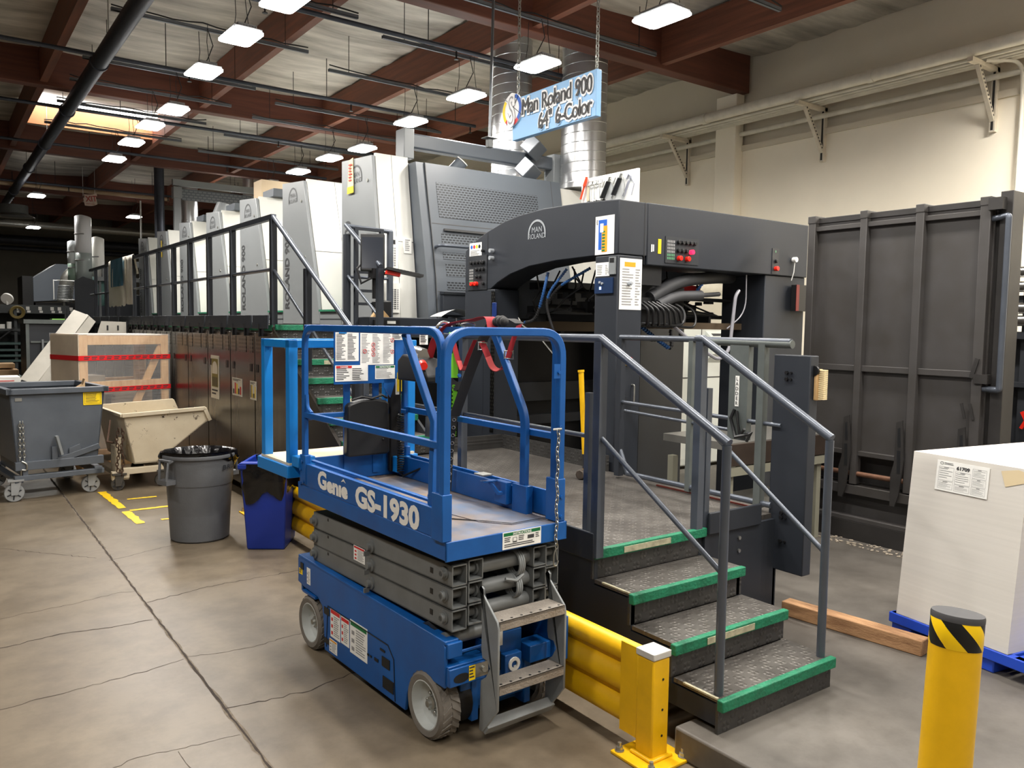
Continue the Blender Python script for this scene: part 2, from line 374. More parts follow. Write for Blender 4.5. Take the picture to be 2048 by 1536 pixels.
for i, c in enumerate([[(1.16, 5.86), (1.4, 5.92), (1.66, 5.98), (2.27, 5.99), (2.6, 6.1)], [(1.15, 4.0), (1.35, 3.97), (1.58, 3.96), (2.2, 4.1)], [(-.4, 5.35), (.28, 5.49), (.6, 5.55), (.85, 5.5), (1.12, 5.49)], [(1.13, 7.07), (1.63, 7.26), (1.8, 7.3)], [(.0, 8.1), (.43, 7.94), (.79, 7.51), (1.05, 7.2)], [(.3, 6.05), (.78, 6.11), (1.05, 6.18), (1.14, 6.15)], [(.1, 4.6), (.61, 4.65), (.91, 4.69), (1.13, 4.74)], [(1.15, 4.76), (1.44, 4.69), (2.0, 4.75)], [(.2, 3.6), (.7, 3.75), (1.13, 3.7)], [(.85, 3.7), (.9, 3.3), (1.1, 3.1)]]):
    crack(b, c, (.009, .009, .01, .007, .006, .005, .006, .004, .003, .003)[i], .0007, .012, 10+i, .035)
struct('floor', b, [FLOOR, CRACK, CRACKL])
b = B(); b.prism([(2.69, -4), (10, -4), (10, 7), (6.2, 7), (6.2, 4.45), (3.2, 4.45), (3.2, 2.41), (2.69, 2.41)], 'z', 0.001, .14)
struct('floor_slab', b, SLABM, bev=.012)
# torn yellow floor tape
TAPE = mat('floor_tape', S(244, 200, 20), 0.5, var=0.2, vs_=14)
def tape(pts, label, seed):
    rnd = random.Random(seed); b = B()
    (x0, y0), (x1, y1), w2 = pts; d = Vector((x1-x0, y1-y0)); L = d.length; d.normalize(); nn = Vector((-d.y, d.x)); n = 14
    a = []; c = []
    for i in range(n+1):
        p = Vector((x0, y0))+d*(L*i/n+ (rnd.uniform(-.02, .02) if i in (0, n) else 0))
        a.append((*(p+nn*(w2*rnd.uniform(.55, 1.0))), .003)); c.append((*(p-nn*(w2*rnd.uniform(.75, 1.0))), .003))
    b.add(a+c, [(i, i+1, n+2+i, n+1+i) for i in range(n)])
    solo('floor_tape', b, TAPE, label, 'tape', 'torn yellow floor tape marks')
tape(((1.53, 9.98), (1.57, 9.0), .05), 'torn yellow floor tape strip running from the grey hopper caster', 1)
tape(((1.57, 8.85), (1.59, 8.2), .05), 'torn yellow floor tape piece forming the corner nearest the camera', 2)
tape(((1.62, 8.85), (2.1, 8.86), .04), 'longest yellow floor tape strip, running towards the grey trash can', 3)
tape(((1.7, 9.43), (2.0, 9.42), .03), 'thin worn yellow tape dash under the cream hopper', 4)
tape(((1.78, 8.28), (2.0, 8.29), .03), 'short yellow tape dash beside the grey trash can base', 5)
# ================================================================ WALLS
WALL = mat('wall_cream', S(250, 241, 221), 0.8, var=0.05, vs_=1.2)
WALLU = mat('wall_upper_shaded', S(216, 206, 186), 0.85, var=0.08, vs_=1.0)  # wall above the lamps gets little light; that shade is in this colour
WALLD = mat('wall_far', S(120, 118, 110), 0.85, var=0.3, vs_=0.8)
b = B(); b.box(10, 10.3, -8, 36, 0, 4.65); b.mi = 1; b.box(10.06, 10.3, -8, 36, 4.65, 6.1)
b.mi = 0
for yy in (4.02, 11.5): b.box(9.985, 10, yy-.012, yy+.012, 0, 4.6)
struct('wall_right', b, [WALL, WALLU])
b = B(); b.box(9.82, 10.0, 7.95, 8.33, 0, 5.45); struct('trim_1', b, WALL, bev=.01)
b = B(); b.box(9.965, 10.06, -8, 36, 4.62, 4.7); struct('trim_2', b, WALLU)
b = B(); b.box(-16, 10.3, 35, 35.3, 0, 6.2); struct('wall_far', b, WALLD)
b = B(); b.box(-16.3, -16, -8, 36, 0, 6.2); struct('wall_left', b, WALL)
b = B(); b.box(-16, 10.3, -8.3, -8, 0, 6.2); struct('wall_near', b, WALL)
# draped insulation ceiling: hung between the purlins, wrinkled across
CEILM = mat('ceiling_insulation', S(214, 208, 196), 0.6, var=0.22, vs_=2.2, stretch=(.3, 1.6, 1), col2=S(140, 134, 124), bump=0.25, bs=3)  # darker noise bands put the shade of the folds into the colour
PURX = [-11.9, -9.7, -7.5, -5.3, -3.1, -.75, 1.5, 3.8, 5.97, 8.15]
from mathutils import noise
def ceil(u, v):
    x = -16+26.1*u; y = -8+44*v
    ph = ((x-1.5) % 2.22)/2.22
    z = 6.02-.05*math.sin(PI*ph)-.05*abs(noise.noise((x*.3, y*1.7, 0)))-.03*noise.noise((x*.7, y*3.6, 3))
    return (x, y, z)
b = B(); b.grid(ceil, 150, 520); b.f = [f[::-1] for f in b.f]
struct('ceiling', b, CEILM, smooth=80)
b = B(); b.box(-16, 10.3, -8, 36, 6.12, 6.3); struct('ceiling_deck', b, WALLD)
# glulam beams and purlins
for yb, l in ((1.55, None), (7.85, None), (14.15, None), (19.75, None), (26.0, None), (31.2, None)):
    b = B(); b.box(-16, 9.98, yb, yb+.2, 5.45, 6.08); struct('trim_beam', b, GLULAM, bev=.01)
for px in PURX:
    for y0, y1 in ((-8, 1.55), (1.75, 7.85), (8.05, 14.15), (14.35, 19.75), (19.95, 26.0), (26.2, 31.2), (31.4, 35)):
        b = B(); b.box(px-.05, px+.05, y0, y1, 5.5, 5.98); struct('trim_purlin', b, PURLIN)
# skylight with its timber curb, between the second and third beam
SKY = mat('skylight_glow', (1, 1, 1, 1), 0.5, emit=(1, 1, 1, 1), es=9)
CURB = mat('skylight_curb', S(206, 140, 92), 0.6, var=0.2, vs_=4)
b = B(); b.mi = 1; b.box(1.55, 3.75, 17.05, 17.6, 5.92, 5.93); b.mi = 0; b.box(1.55, 3.75, 17.6, 17.65, 5.58, 5.93)
o = struct('window_1', b, [CURB, SKY])
# ================================================================ OVERHEAD PIPES
b = B(); b.cyl((1.9, -8, 5.3), (1.9, 34.9, 5.3), .1, n=20)
for y in (5.2, 8.6, 11.9, 14.9, 18, 21, 25): b.cyl((1.9, y-.03, 5.3), (1.9, y+.03, 5.3), .118, n=20)
t = thing('sprinkler_main', 'thick dark sprinkler main pipe running away under the left of the ceiling', 'pipe', (1.9, 13, 5.3))
obj('main_pipe', b, PIPED, t)
b = B()
for y in (4.2, 8.3, 11.2, 14.5, 17.6, 21.5, 27): b.cyl((1.9, y, 5.4), (1.9, y, 5.98), .008, n=6); b.box(1.86, 1.94, y-.02, y+.02, 5.38, 5.42)
obj('pipe_hanger', b, ZINC, t)
BR = [(8.72, 'nearest the camera'), (11.8, 'second from the camera'), (15.0, 'third from the camera, past the second beam'), (18.2, 'fourth from the camera'), (23.6, 'far away near the tan pipe')]
for y, l in BR:
    t = thing('sprinkler_branch', 'thin dark sprinkler branch pipe crossing the ceiling, '+l, 'pipe', (4, y, 5.36), 0, 'sprinkler branch pipes')
    b = B(); b.cyl((-15.9, y, 5.36), (7.7, y, 5.36), .028, n=10); obj('branch_pipe', b, PIPED, t)
    for x in (3.0, 5.4, 7.6):
        h = B(); h.cyl((x, y, 5.36), (x, y, 5.27), .012, n=8); h.lathe([(.006, 0), (.03, .004), (.03, .01), (.01, .02), (.008, .04)], (x, y, 5.23), n=12); obj('sprinkler_head', h, BLACKM, t)
    h = B()
    for x in (.4, 2.7, 5.0, 7.3): h.cyl((x, y, 5.36), (x, y, 5.95), .006, n=5)
    obj('hanger_rod', h, BLACKM, t)
STRUT = mat('strut_channel', S(112, 118, 124), 0.45, 0.6, var=0.2, vs_=8)
def strut(x0, x1, y, l):
    b = B(); b.box(x0, x1, y-.02, y+.02, 5.4, 5.405); b.box(x0, x1, y-.02, y-.015, 5.4, 5.44); b.box(x0, x1, y+.015, y+.02, 5.4, 5.44)
    rnd = random.Random(int(y*100)); t = thing('strut_channel', l, 'strut', ((x0+x1)/2, y, 5.4), 0, 'strut channels carrying the lamps')
    obj('channel', b, STRUT, t)
    c = B(); pts = [(x0+(x1-x0)*i/14, y+rnd.uniform(-.03, .03), 5.455+rnd.uniform(-.008, .03)) for i in range(15)]
    c.tube(pts, .009, n=5); obj('cable', c, BLACK, t)
    r = B()
    for x in (x0+.3, x1-.3): r.cyl((x, y, 5.42), (x, y, 6.0), .005, n=5)
    obj('hanger_rod', r, BLACKM, t)
for i, (x, y) in enumerate(ROW_A): strut(1.75, 4.05, y+.02, 'slotted strut channel above the %s lamp of the left row' % ORD[i])
for i, (x, y) in enumerate(ROW_B): strut(4.55, 7.6, y+.02, 'slotted strut channel above the %s lamp of the right row' % ORD[i])
TAN = mat('tan_pipe', S(186, 160, 128), 0.4, 0.2, var=0.15, vs_=5)
b = B(); b.cyl((-15.9, 24.0, 5.38), (5.6, 24.4, 5.38), .05, n=12); solo('ceiling_pipe', b, TAN, 'long tan pipe crossing the far left under the ceiling', 'pipe')
for i, (y, z, r) in enumerate(((29.4, 4.9, .12), (33.5, 4.75, .16), (34.2, 4.5, .09))):
    b = B(); b.cyl((-15.9, y, z), (8, y+.2, z), r, n=12)
    solo('background_duct', b, ZINC if i == 0 else PIPED, ('bright silver duct crossing the far left below the ceiling', 'dark thick pipe along the far end wall', 'lowest dark pipe along the far end wall')[i], 'duct')
# ================================================================ RIGHT WALL SERVICES
WP = mat('painted_pipe', S(226, 220, 204), 0.5, var=0.2, vs_=6)
b = B(); b.cyl((9.42, -6, 5.06), (9.42, 33, 5.06), .07, n=16)
for y in (2.0, 5.6, 8.2, 10.7, 14): b.cyl((9.42, y-.04, 5.06), (9.42, y+.04, 5.06), .08, n=16)
solo('wall_pipe', b, WP, 'thick cream pipe lying on the wall brackets, the outermost pipe', 'pipe')
for x, r, z, l in ((9.55, .022, 5.0, 'thin cream conduit on the wall brackets next to the thick pipe'), (9.63, .02, 4.99, 'thin cream conduit on the wall brackets, second behind the thick pipe'), (9.71, .02, 4.99, 'thin cream conduit on the wall brackets, third behind the thick pipe'), (9.82, .05, 5.02, 'medium cream pipe on the wall brackets, closest to the wall')):
    b = B(); b.cyl((x, -6, z), (x, 33, z), r, n=10); solo('wall_conduit', b, WP, l, 'pipe')
b = B(); b.cyl((9.93, -6, 4.86), (9.93, 33, 4.86), .035, n=12); solo('wall_conduit', b, WP, 'single cream pipe along the wall below the brackets', 'pipe')
BRK = mat('bracket_cream', S(222, 212, 192), 0.55, var=0.2, vs_=8)
HOLE = mat('dark_hole', S(40, 38, 36), 0.8)
for y, l in ((4.4, 'perforated triangular wall bracket nearest the right edge of the picture'), (6.58, 'perforated triangular wall bracket above the dark steel gate'), (9.0, 'perforated triangular wall bracket left of the wall column'), (11.4, 'perforated triangular wall bracket partly behind the round duct'), (13.8, 'perforated triangular wall bracket hidden behind the hanging sign')):
    t = thing('wall_bracket', l, 'bracket', (9.98, y, 4.25), 0, 'brackets along the right wall')
    b = B(); b.box(9.94, 10.0, y-.03, y+.03, 4.25, 5.0); b.mi = 1; b.box(9.935, 9.941, y-.012, y+.012, 4.27, 4.98); obj('wall_channel', b, [BRK, HOLE], t)
    b = B(); b.box(9.34, 10.0, y-.03, y+.03, 4.92, 4.97); obj('arm', b, BRK, t)
    b = B(); b.beam((9.52, y, 4.93), (9.95, y, 4.38), .05, .045, up=(0, 1, 0)); b.mi = 1
    d = Vector((9.95-9.52, 0, 4.38-4.93)); nn = Vector((d.z, 0, -d.x)).normalized()
    for k in range(13):
        p = Vector((9.52, y, 4.93))+d*((k+.7)/14); q = d.normalized()*.012
        for off in (.024,):
            o = p+nn*off; o2 = p-nn*off
            for oo in (o, o2): b.quad(oo-q+Y*.01, oo+q+Y*.01, oo+q-Y*.01, oo-q-Y*.01)
            b.quad(p-q-Y*.0262-nn*.01, p+q-Y*.0262-nn*.01, p+q-Y*.0262+nn*.01, p-q-Y*.0262+nn*.01)
    obj('brace', b, [BRK, HOLE], t)
b = B(); b.tube(fillet([(9.6, 4.35, 4.97), (9.9, 4.1, 4.97), (9.95, 4.1, 4.6), (9.95, 4.12, 2.0)], .15), .022, n=10)
solo('wall_conduit', b, WP, 'cream conduit bending down the wall beside the dark gate', 'pipe')
b = B(); b.box(9.9, 9.99, 3.2, 4.3, 3.42, 3.47); b.mi = 1; b.box(9.895, 9.9, 3.2, 4.3, 3.43, 3.46); solo('strut_rail', b, [BRK, HOLE], 'short horizontal slotted rail on the wall at the right edge', 'rail')
# spiral ducts behind the press
DUCT = mat('spiral_duct', S(214, 216, 218), 0.3, 0.85, var=0.08, vs_=3)
def spiral(x, y, r, z0, z1, l):
    t = thing('spiral_duct', l, 'duct', (x, y, z0), 0, 'round silver ducts rising behind the press'); b = B(); b.cyl((x, y, z0), (x, y, z1), r, n=36); obj('duct_pipe', b, DUCT, t)
    s = B(); pts = []; n = int((z1-z0)/.13*20)
    for i in range(n): a = i/20*2*PI; pts.append((x+r*math.cos(a), y+r*math.sin(a), z0+.13*i/20))
    s.tube(pts, .006, n=5); obj('spiral_seam', s, DUCT, t)
spiral(7.36, 8.55, .31, 3.83, 5.9, 'wide shiny spiral duct rising just right of the hanging sign')
spiral(6.71, 9.35, .28, 3.89, 5.9, 'shiny spiral duct rising behind the left end of the hanging sign')
def pipe_(x, y, r, z0, z1, m, l):
    b = B(); b.cyl((x, y, z0), (x, y, z1), r, n=20); b.cyl((x, y, z0+.4), (x, y, z0+.45), r*1.06, n=20); solo('exhaust_pipe', b, m, l, 'pipe')
pipe_(6.5, 20.2, .13, 3.95, 5.9, DUCT, 'silver exhaust pipe rising to the ceiling behind the far press units')
pipe_(5.25, 20.9, .22, 3.95, 5.3, DUCT, 'short fat silver pipe below the bridge frame at the far press end')
pipe_(4.85, 22.12, .12, 2.9, 5.9, PIPED, 'dark blue-grey pipe rising left of the bridge frame')
# ================================================================ PRESS UNITS
XU = 4.2
SEAM = mat('panel_seam', S(70, 70, 70), 0.7)
LOGO = mat('logo_dark', S(62, 64, 66), 0.5)
SILV = mat('logo_silver', S(188, 194, 200), 0.35, 0.4)
def man_logo(b, o, u, v, s):
    """arch over two stacked words; s = width"""
    o, u, v = Vector(o), Vector(u), Vector(v); r = s/2; nn = u.cross(v)*.003; k = 20; t = s*.075
    pts = [(-r, -s*.1), (-r, r*.15)]+[(-r*math.cos(PI*i/k), r*.15+r*math.sin(PI*i/k)*.95) for i in range(k+1)]+[(r, r*.15), (r, -s*.1)]
    inn = [(x*(1-t/r), y if abs(y) < r*.16 and y < r*.16 else r*.15+(y-r*.15)*(1-t/r)) for x, y in pts]
    V = [o+u*x+v*y+nn for x, y in pts]+[o+u*x+v*y+nn for x, y in inn]; n = len(pts)
    b.add(V, [(i, i+1, n+i+1, n+i) for i in range(n-1)])
    b.text('MAN', s*.27, o+v*(s*.12), u, v, 'CENTER', d=.003, sx=1.0)
    b.text('ROLAND', s*.25, o-v*(s*.1), u, v, 'CENTER', d=.003, sx=.9)
def press_unit(k, yb, last=False):
    lab = {7: 'tallest looking light grey and white press unit nearest the camera, beside the slate vent panel', 6: 'second press unit from the camera, grey side and white curved front', 5: 'third press unit from the camera, behind the corner post of the stair railing',
           4: 'fourth press unit from the camera, grey and white behind the railing', 3: 'fifth press unit from the camera, grey and white', 2: 'sixth press unit from the camera, with a yellow tag by its logo', 1: 'farthest press unit, last in the row behind the hung printed sheet'}[k]
    t = thing('press_unit', lab, 'printing press unit', (XU, yb-.5, 1.92), 0, 'printing units of the press')
    if k == 7: fr = [(yb-.82, 3.90), (yb-.86, 3.6), (yb-.94, 3.1), (yb-1.03, 2.5), (yb-1.08, 1.93)]
    else: fr = [(yb-.8, 3.89), (yb-.88, 3.6), (yb-1.04, 3.1), (yb-1.24, 2.5), (yb-1.36, 1.93)]
    top = 3.95
    side = [(yb, 1.93), (yb, top)]+fr
    b = B(); b.prism(side, 'x', XU, XU+.05); obj('side_panel', b, PRESSG, t, bev=.008)
    b = B(); b.prism([(yb-.02, 1.93), (yb-.02, top-.02)]+[(y+.05, z-.02) for y, z in fr], 'x', XU+.05, 4.685 if k == 7 else 7.1); obj('housing', b, PRESSD if k == 7 else PRESSW, t)
    xe = 4.68 if k == 7 else 7.05
    b = B()
    def strip(x0, x1, z0, z1, d=0.0):
        pts = []
        zz = [z1]+[z for y, z in fr if z0 < z < z1]+[z0]
        def yy(z):
            for (ya, za), (yc, zc) in zip(fr, fr[1:]):
                if zc <= z <= za: return ya+(yc-ya)*(za-z)/(za-zc)
            return fr[0][0] if z > fr[0][1] else fr[-1][0]
        p = [(yy(z)-d, z) for z in zz]; q = [(y+.04, z) for y, z in p[::-1]]
        b.prism(p+q, 'x', x0, x1)
    xs = [XU+.052, 4.66 if k != 7 else xe-.215, 5.9, xe] if k != 7 else [XU+.052, 4.46, xe]
    for xa, xb in zip(xs, xs[1:]): strip(xa+.003, xb-.003, 2.92, fr[0][1]+.03); strip(xa+.003, xb-.003, 1.95, 2.913)
    obj('front_cover', b, PRESSW, t, smooth=25)
    b = B()
    for z, x in ((3.45, XU+.42), (2.6, XU+.42)):
        pass
    for y, z in ((yb-.74, 3.62), (yb-.86, 2.85)): b.cyl((XU-.012, y, z), (XU, y, z), .02, n=10)
    obj('latch', b, ZINC, t)
    b = B(); man_logo(b, (XU, yb-.42, 3.66), -Y, Z, .33); obj('maker_logo', b, LOGO, t)
    b = B(); b.text('ROLAND 900', .225, (XU, yb-.26, 2.14), Z, Y, ext=.0, bold=.006, sx=.80, d=.004); obj('lettering', b, LOGO, t)
    return t
YB = {7: 9.45, 6: 11.52, 5: 13.5, 4: 15.48, 3: 17.45, 2: 19.43, 1: 21.4}
for k in range(7, 0, -1): press_unit(k, YB[k])
b = B(); b.plate((XU-.012, 19.02, 3.35), -Y, Z, .1, .36); solo('hanging_tag', b, YELP, 'yellow tag hung on the sixth press unit beside its logo', 'tag')
b = B(); b.add([(XU-.01, 9.22, 3.92), (XU-.01, 9.1, 3.94), (XU-.02, 9.06, 3.52), (XU-.02, 9.24, 3.52)], [(0, 3, 2, 1)]); b.add([(XU-.008, 9.22, 3.92), (XU-.008, 9.1, 3.94), (XU-.018, 9.06, 3.52), (XU-.018, 9.24, 3.52)], [(0, 1, 2, 3)]); b.mi = 1; b.quad((XU-.022, 9.235, 3.6), (XU-.022, 9.245, 3.52), (XU-.022, 9.06, 3.52), (XU-.022, 9.065, 3.6)); b.mi = 2; b.lines((XU-.0215, 9.2, 3.65), -Y, Z, 0, 0, .1, .22, 6, .001)
solo('warning_tag', b, [mat('tag_cream', S(236, 206, 160), 0.6), YELP, REDP], 'paper warning tag with yellow foot taped over the nearest unit logo', 'tag')
# steps with green nosing between the units
GAPST = brickmat('step_plate', S(46, 50, 54), S(116, 120, 122), .06, .045, 'xz', .55, 0.5, bump=0.3)
for k in range(7, 1, -1):
    y0 = YB[k]+.02; y1 = YB[k-1]-1.36
    l = ['between the two nearest units', 'between the second and third units', 'between the third and fourth units', 'between the fourth and fifth units', 'between the fifth and sixth units', 'between the two farthest units'][7-k]
    t = thing('unit_step', 'diamond plate step with green edge '+l, 'step', (4.6, y0, 1.93), 0, 'steps between the press units')
    b = B(); b.box(XU+.0, 7.0, y0, y1-.02, 1.93, 2.1); b.box(XU+.3, 7.0, y0, y0+.3, 2.1, 2.32); obj('riser', b, GAPST, t)
    b = B(); b.box(XU-.02, 7.0, y0-.01, y1-.02, 2.1, 2.125); b.box(XU+.28, 7.0, y0-.01, y0+.3, 2.32, 2.345); obj('nosing', b, GREEN, t)
# ================================================================ SLATE VENT PANEL (delivery end of the press)
t = thing('press_end_cabinet', 'slate grey press end cabinet with large slotted vents beside the nearest white unit', 'machine cabinet', (5.7, 8.3, 1.92))
pf = [(8.44, 3.86), (8.36, 3.45), (8.26, 3.0), (8.16, 2.5), (8.1, 1.93)]
def pfy(z):
    for (ya, za), (yc, zc) in zip(pf, pf[1:]):
        if zc <= z <= za: return ya+(yc-ya)*(za-z)/(za-zc)
    return pf[0][0]
b = B(); b.prism(pf+[(9.4, 1.93), (9.4, 3.88)], 'x', 4.80, 6.86); obj('body', b, PRESSD, t, smooth=25)
b = B(); b.prism([(y+.02, z) for y, z in pf]+[(9.4, 1.93), (9.4, 3.87)], 'x', 4.692, 4.797); obj('corner_post', b, PRESSD, t, smooth=25)
b = B(); b.prism([(8.5, 1.93), (8.5, 3.8), (9.4, 3.8), (9.4, 1.93)], 'x', 6.865, 8.0); obj('end_cover', b, PRESSW, t)
VENT = brickmat('vent_slots', S(30, 34, 38), S(88, 94, 101), .05, .03, 'xz', .4)
def face(b, x0, x1, z0, z1, d):
    zz = [z1]+[z for y, z in pf if z0 < z < z1]+[z0]
    b.prism([(pfy(z)-d, z) for z in zz]+[(pfy(z)+.01, z) for z in zz[::-1]], 'x', x0, x1)
for x0, x1, z0, z1 in ((4.93, 6.45, 3.22, 3.64), (4.93, 6.1, 2.9, 3.03), (4.93, 5.75, 2.72, 2.8), (4.95, 5.75, 2.52, 2.67), (4.95, 5.75, 2.36, 2.46)):
    b = B(); face(b, x0, x1, z0, z1, .004); obj('vent_panel', b, VENT, t, smooth=25)
b = B(); face(b, 4.82, 6.84, 3.135, 3.145, .002); face(b, 4.82, 6.84, 2.33, 2.34, .002); face(b, 4.8, 4.808, 1.95, 3.86, .002); face(b, 6.7, 6.706, 3.15, 3.86, .002); b.box(4.97, 5.6, 8.24, 8.3, 3.06, 3.085); obj('seams', b, SEAM, t)
b = B(); b.tube(fillet([(4.84, pfy(2.86), 2.86), (4.84, 8.15, 2.87), (4.9, 8.12, 2.87), (5.6, 8.12, 2.87), (5.64, pfy(2.87), 2.87)], .04), .018, n=8); obj('handle', b, RAILM, t)
b = B(); b.box(4.84, 6.6, 8.05, 8.12, 2.06, 2.3); b.prism([(8.03, 2.3), (8.0, 2.33), (8.12, 2.34), (8.12, 2.3)], 'x', 4.83, 6.6); obj('lower_door', b, DARK, t, bev=.006)
# white front details of the nearest unit: key panels and data plate
CREAM = mat('panel_cream', S(226, 226, 220), 0.5)
t = thing('unit_keypad', 'upper keypad panel with dark display and two black knobs on the white press front', 'control panel', (4.3, 8.33, 2.75))
b = B(); b.box(4.27, 4.44, 8.405, 8.5, 2.53, 2.96); b.mi = 1; b.box(4.29, 4.4, 8.402, 8.405, 2.87, 2.92); b.mi = 2
for r in range(8):
    for c in range(4): b.mi = 2+((r*3+c) % 3 if r < 2 else 0 if r < 6 else 3*(c == 2)); b.box(4.295+c*.03, 4.315+c*.03, 8.402, 8.405, 2.62+.028*r, 2.636+.028*r)
obj('keypad', b, [CREAM, BLACK, INKL, ORGP, BLUP, GRNP], t)
b = B()
for x in (4.32, 4.39): b.cyl((x, 8.405, 2.57), (x, 8.37, 2.57), .018, n=12)
obj('knob', b, BLACK, t)
t = thing('unit_keypad', 'lower keypad panel with four rows of grey keys on the white press front', 'control panel', (4.35, 8.3, 2.2))
b = B(); b.box(4.27, 4.44, 8.355, 8.45, 2.08, 2.42); b.mi = 1
for r in range(10):
    for c in range(4): b.mi = 1+(c % 3 > 0); b.box(4.295+c*.034, 4.318+c*.034, 8.352, 8.355, 2.12+.024*r, 2.135+.024*r)
obj('keypad', b, [CREAM, INKL, INK], t)
b = B(); b.box(4.54, 4.64, 8.45, 8.5, 2.78, 2.96); b.mi = 1; b.lines((4.55, 8.45, 2.8), X, Z, 0, 0, .07, .14, 6, .002); solo('data_plate', b, [WHITEP, INKL], 'small white data plate at the right of the white press front', 'plate')
# bridge beam on top
t = thing('lifting_beam', 'slate grey lifting beam on posts above the near end of the press', 'beam', (5.9, 8.9, 3.9))
b = B(); b.cyl((4.85, 8.9, 4.2), (7.05, 8.9, 4.2), .095, n=4); b.v = [(x, y, z) for x, y, z in b.v]; b2 = B(); b2.box(4.82, 7.1, 8.82, 8.98, 4.1, 4.28); obj('beam', b2, PRESSD, t, bev=.02)
for x in (4.78, 7.1):
    b = B(); b.box(x-.07, x+.07, 8.78, 9.0, 3.96 if x < 5 else 3.83, 4.32); obj('post', b, PRESSG, t, bev=.01)
def capped(c, l):
    b = B(); M = Matrix.Translation(Vector(c)) @ Matrix.Rotation(.6, 4, 'Y') @ Matrix.Rotation(.5, 4, 'X') @ Matrix.Rotation(.4, 4, 'Z'); b.box(-.11, .11, -.11, .11, -.11, .11, M); solo('motor_box', b, PRESSD, l, 'motor', bev=.01)
capped((6.65, 8.75, 4.34), 'tilted grey motor box on top of the lifting beam'); capped((6.45, 8.6, 3.99), 'tilted grey motor box below the lifting beam')
t = thing('capped_pipe', 'slanted grey pipe stub with a white cap on top of the press', 'pipe', (5.5, 8.9, 3.88))
b = B(); b.cyl((5.42, 8.9, 3.85), (5.55, 8.8, 4.02), .08, n=20); obj('pipe_stub', b, PRESSD, t); b = B(); b.cyl((5.55, 8.8, 4.02), (5.557, 8.795, 4.03), .085, n=20); obj('cap', b, PRESSW, t)
# ducts and blower on the second unit
b = B(); b.prism([(10.3, 3.96), (11.4, 3.96), (11.2, 4.28), (10.5, 4.28)], 'x', 5.1, 5.9); solo('blower_housing', b, PRESSG, 'grey blower housing on top of the second press unit', 'blower', bev=.01)
b = B(); b.box(4.6, 5.1, 13.6, 14.0, 4.0, 4.35); solo('roof_box', b, mat('box_beige', S(196, 176, 146), 0.6), 'beige box on top of the press under the second beam', 'box')
for y, l in ((12.9, 'third'), (14.9, 'fourth'), (16.9, 'fifth')):
    b = B(); b.box(4.45, 6.6, y-.3, y+.2, 3.93, 4.06); solo('roof_frame', b, PRESSD, 'slate frame box on top of the %s press unit' % l, 'frame', bev=.01)
b = B(); b.cyl((4.7, 16.3, 3.93), (4.78, 16.3, 4.25), .2, .15, n=16); solo('roof_blower', b, PRESSG, 'small grey round blower on top of a middle press unit', 'blower')
t = thing('bridge_frame', 'grey perforated bridge frame across the far end of the press', 'frame', (5.8, 19.3, 3.9))
b = B(); b.box(4.5, 9.5, 19.2, 19.3, 4.98, 5.12); obj('top_rail', b, PRESSG, t)
b = B(); b.box(4.7, 9.5, 19.25, 19.28, 4.68, 4.93); obj('perforated_panel', b, brickmat('perforated', S(120, 124, 128), S(90, 96, 102), .1, .06, 'xz', .5), t)
b = B(); b.box(4.5, 4.68, 19.15, 19.35, 4.7, 4.95); b.box(4.52, 4.66, 19.2, 19.3, 3.96, 4.7); obj('post', b, PRESSG, t)
# far feeder end beyond the last unit
b = B(); b.box(3.6, 6.9, 22.25, 25.1, 0, 2.6); b.box(4.5, 6.9, 22.0, 22.25, 1.9, 2.9); solo('feeder_cabinet', b, DARK, 'dark feeder cabinet beyond the farthest press unit', 'machine cabinet', bev=.02)
# ================================================================ WALKWAY, SIDE PANELS
b = B(); b.box(2.8, XU, 7.96, 21.55, 1.82, 1.92); b.mi = 1; b.box(2.79, 2.8, 7.96, 21.55, 1.86, 1.92)
solo('press_walkway', b, [TREAD, GREEN], 'raised walkway of tread plate along the press units', 'walkway')
YJ = [7.95, 8.47, 9.32, 10.24, 11.18, 12.06, 13.0, 13.9, 14.85, 15.8, 16.75, 17.7, 18.65]
SLOT = brickmat('vent_holes', S(10, 10, 11), S(92, 88, 84), .055, .042, 'yz', .5, 0.3, offs=0.0, metal=0.7)
for i in range(len(YJ)-1):
    y0, y1 = YJ[i]+.008, YJ[i+1]-.008
    t = thing('press_side_panel', 'dark stainless press side panel, %s from the green edged stairs' % ['narrowest and first', 'second', 'third', 'fourth', 'fifth', 'sixth', 'seventh', 'eighth', 'ninth', 'tenth', 'eleventh', 'twelfth'][i], 'machine panel', (2.8, (y0+y1)/2, .14), 0, 'stainless side panels of the press')
    b = B(); b.box(2.78, 2.84, y0, y1, .14, 1.84); obj('panel', b, STAINL, t, bev=.008)
    L = y1-y0
    for a, c in ((.06, .24), (.36, .68), (.8, .94)) if i else ((.1, .4), (.6, .9)):
        b = B(); b.box(2.776, 2.781, y1-L*c, y1-L*a, 1.62, 1.79); obj('vent', b, SLOT, t)
    for a in (.14, .86):
        b = B(); b.box(2.775, 2.782, y1-L*a-.035, y1-L*a+.035, 1.42, 1.5); obj('latch_hole', b, BLACK, t)
    b = B(); b.prism([(2.74, 1.88), (2.755, 1.88), (2.765, 2.02), (2.75, 2.02)], 'y', y0+.01, y1-.02); obj('kick_plate', b, PRESSD if i > 8 else DARK, t, bev=.004)
    for a in ((.25, .75) if i else (.5,)):
        h = B(); h.box(2.735, 2.79, y0+L*a-.008, y0+L*a+.008, 1.8, 1.93); obj('hinge_strap', h, BLACKM, t)
b = B(); b.box(2.86, 6.8, 8.07, 21.5, .14, 1.8); solo('press_plinth', b, BLACKM, 'dark press base behind the stainless side panels', 'machine base')
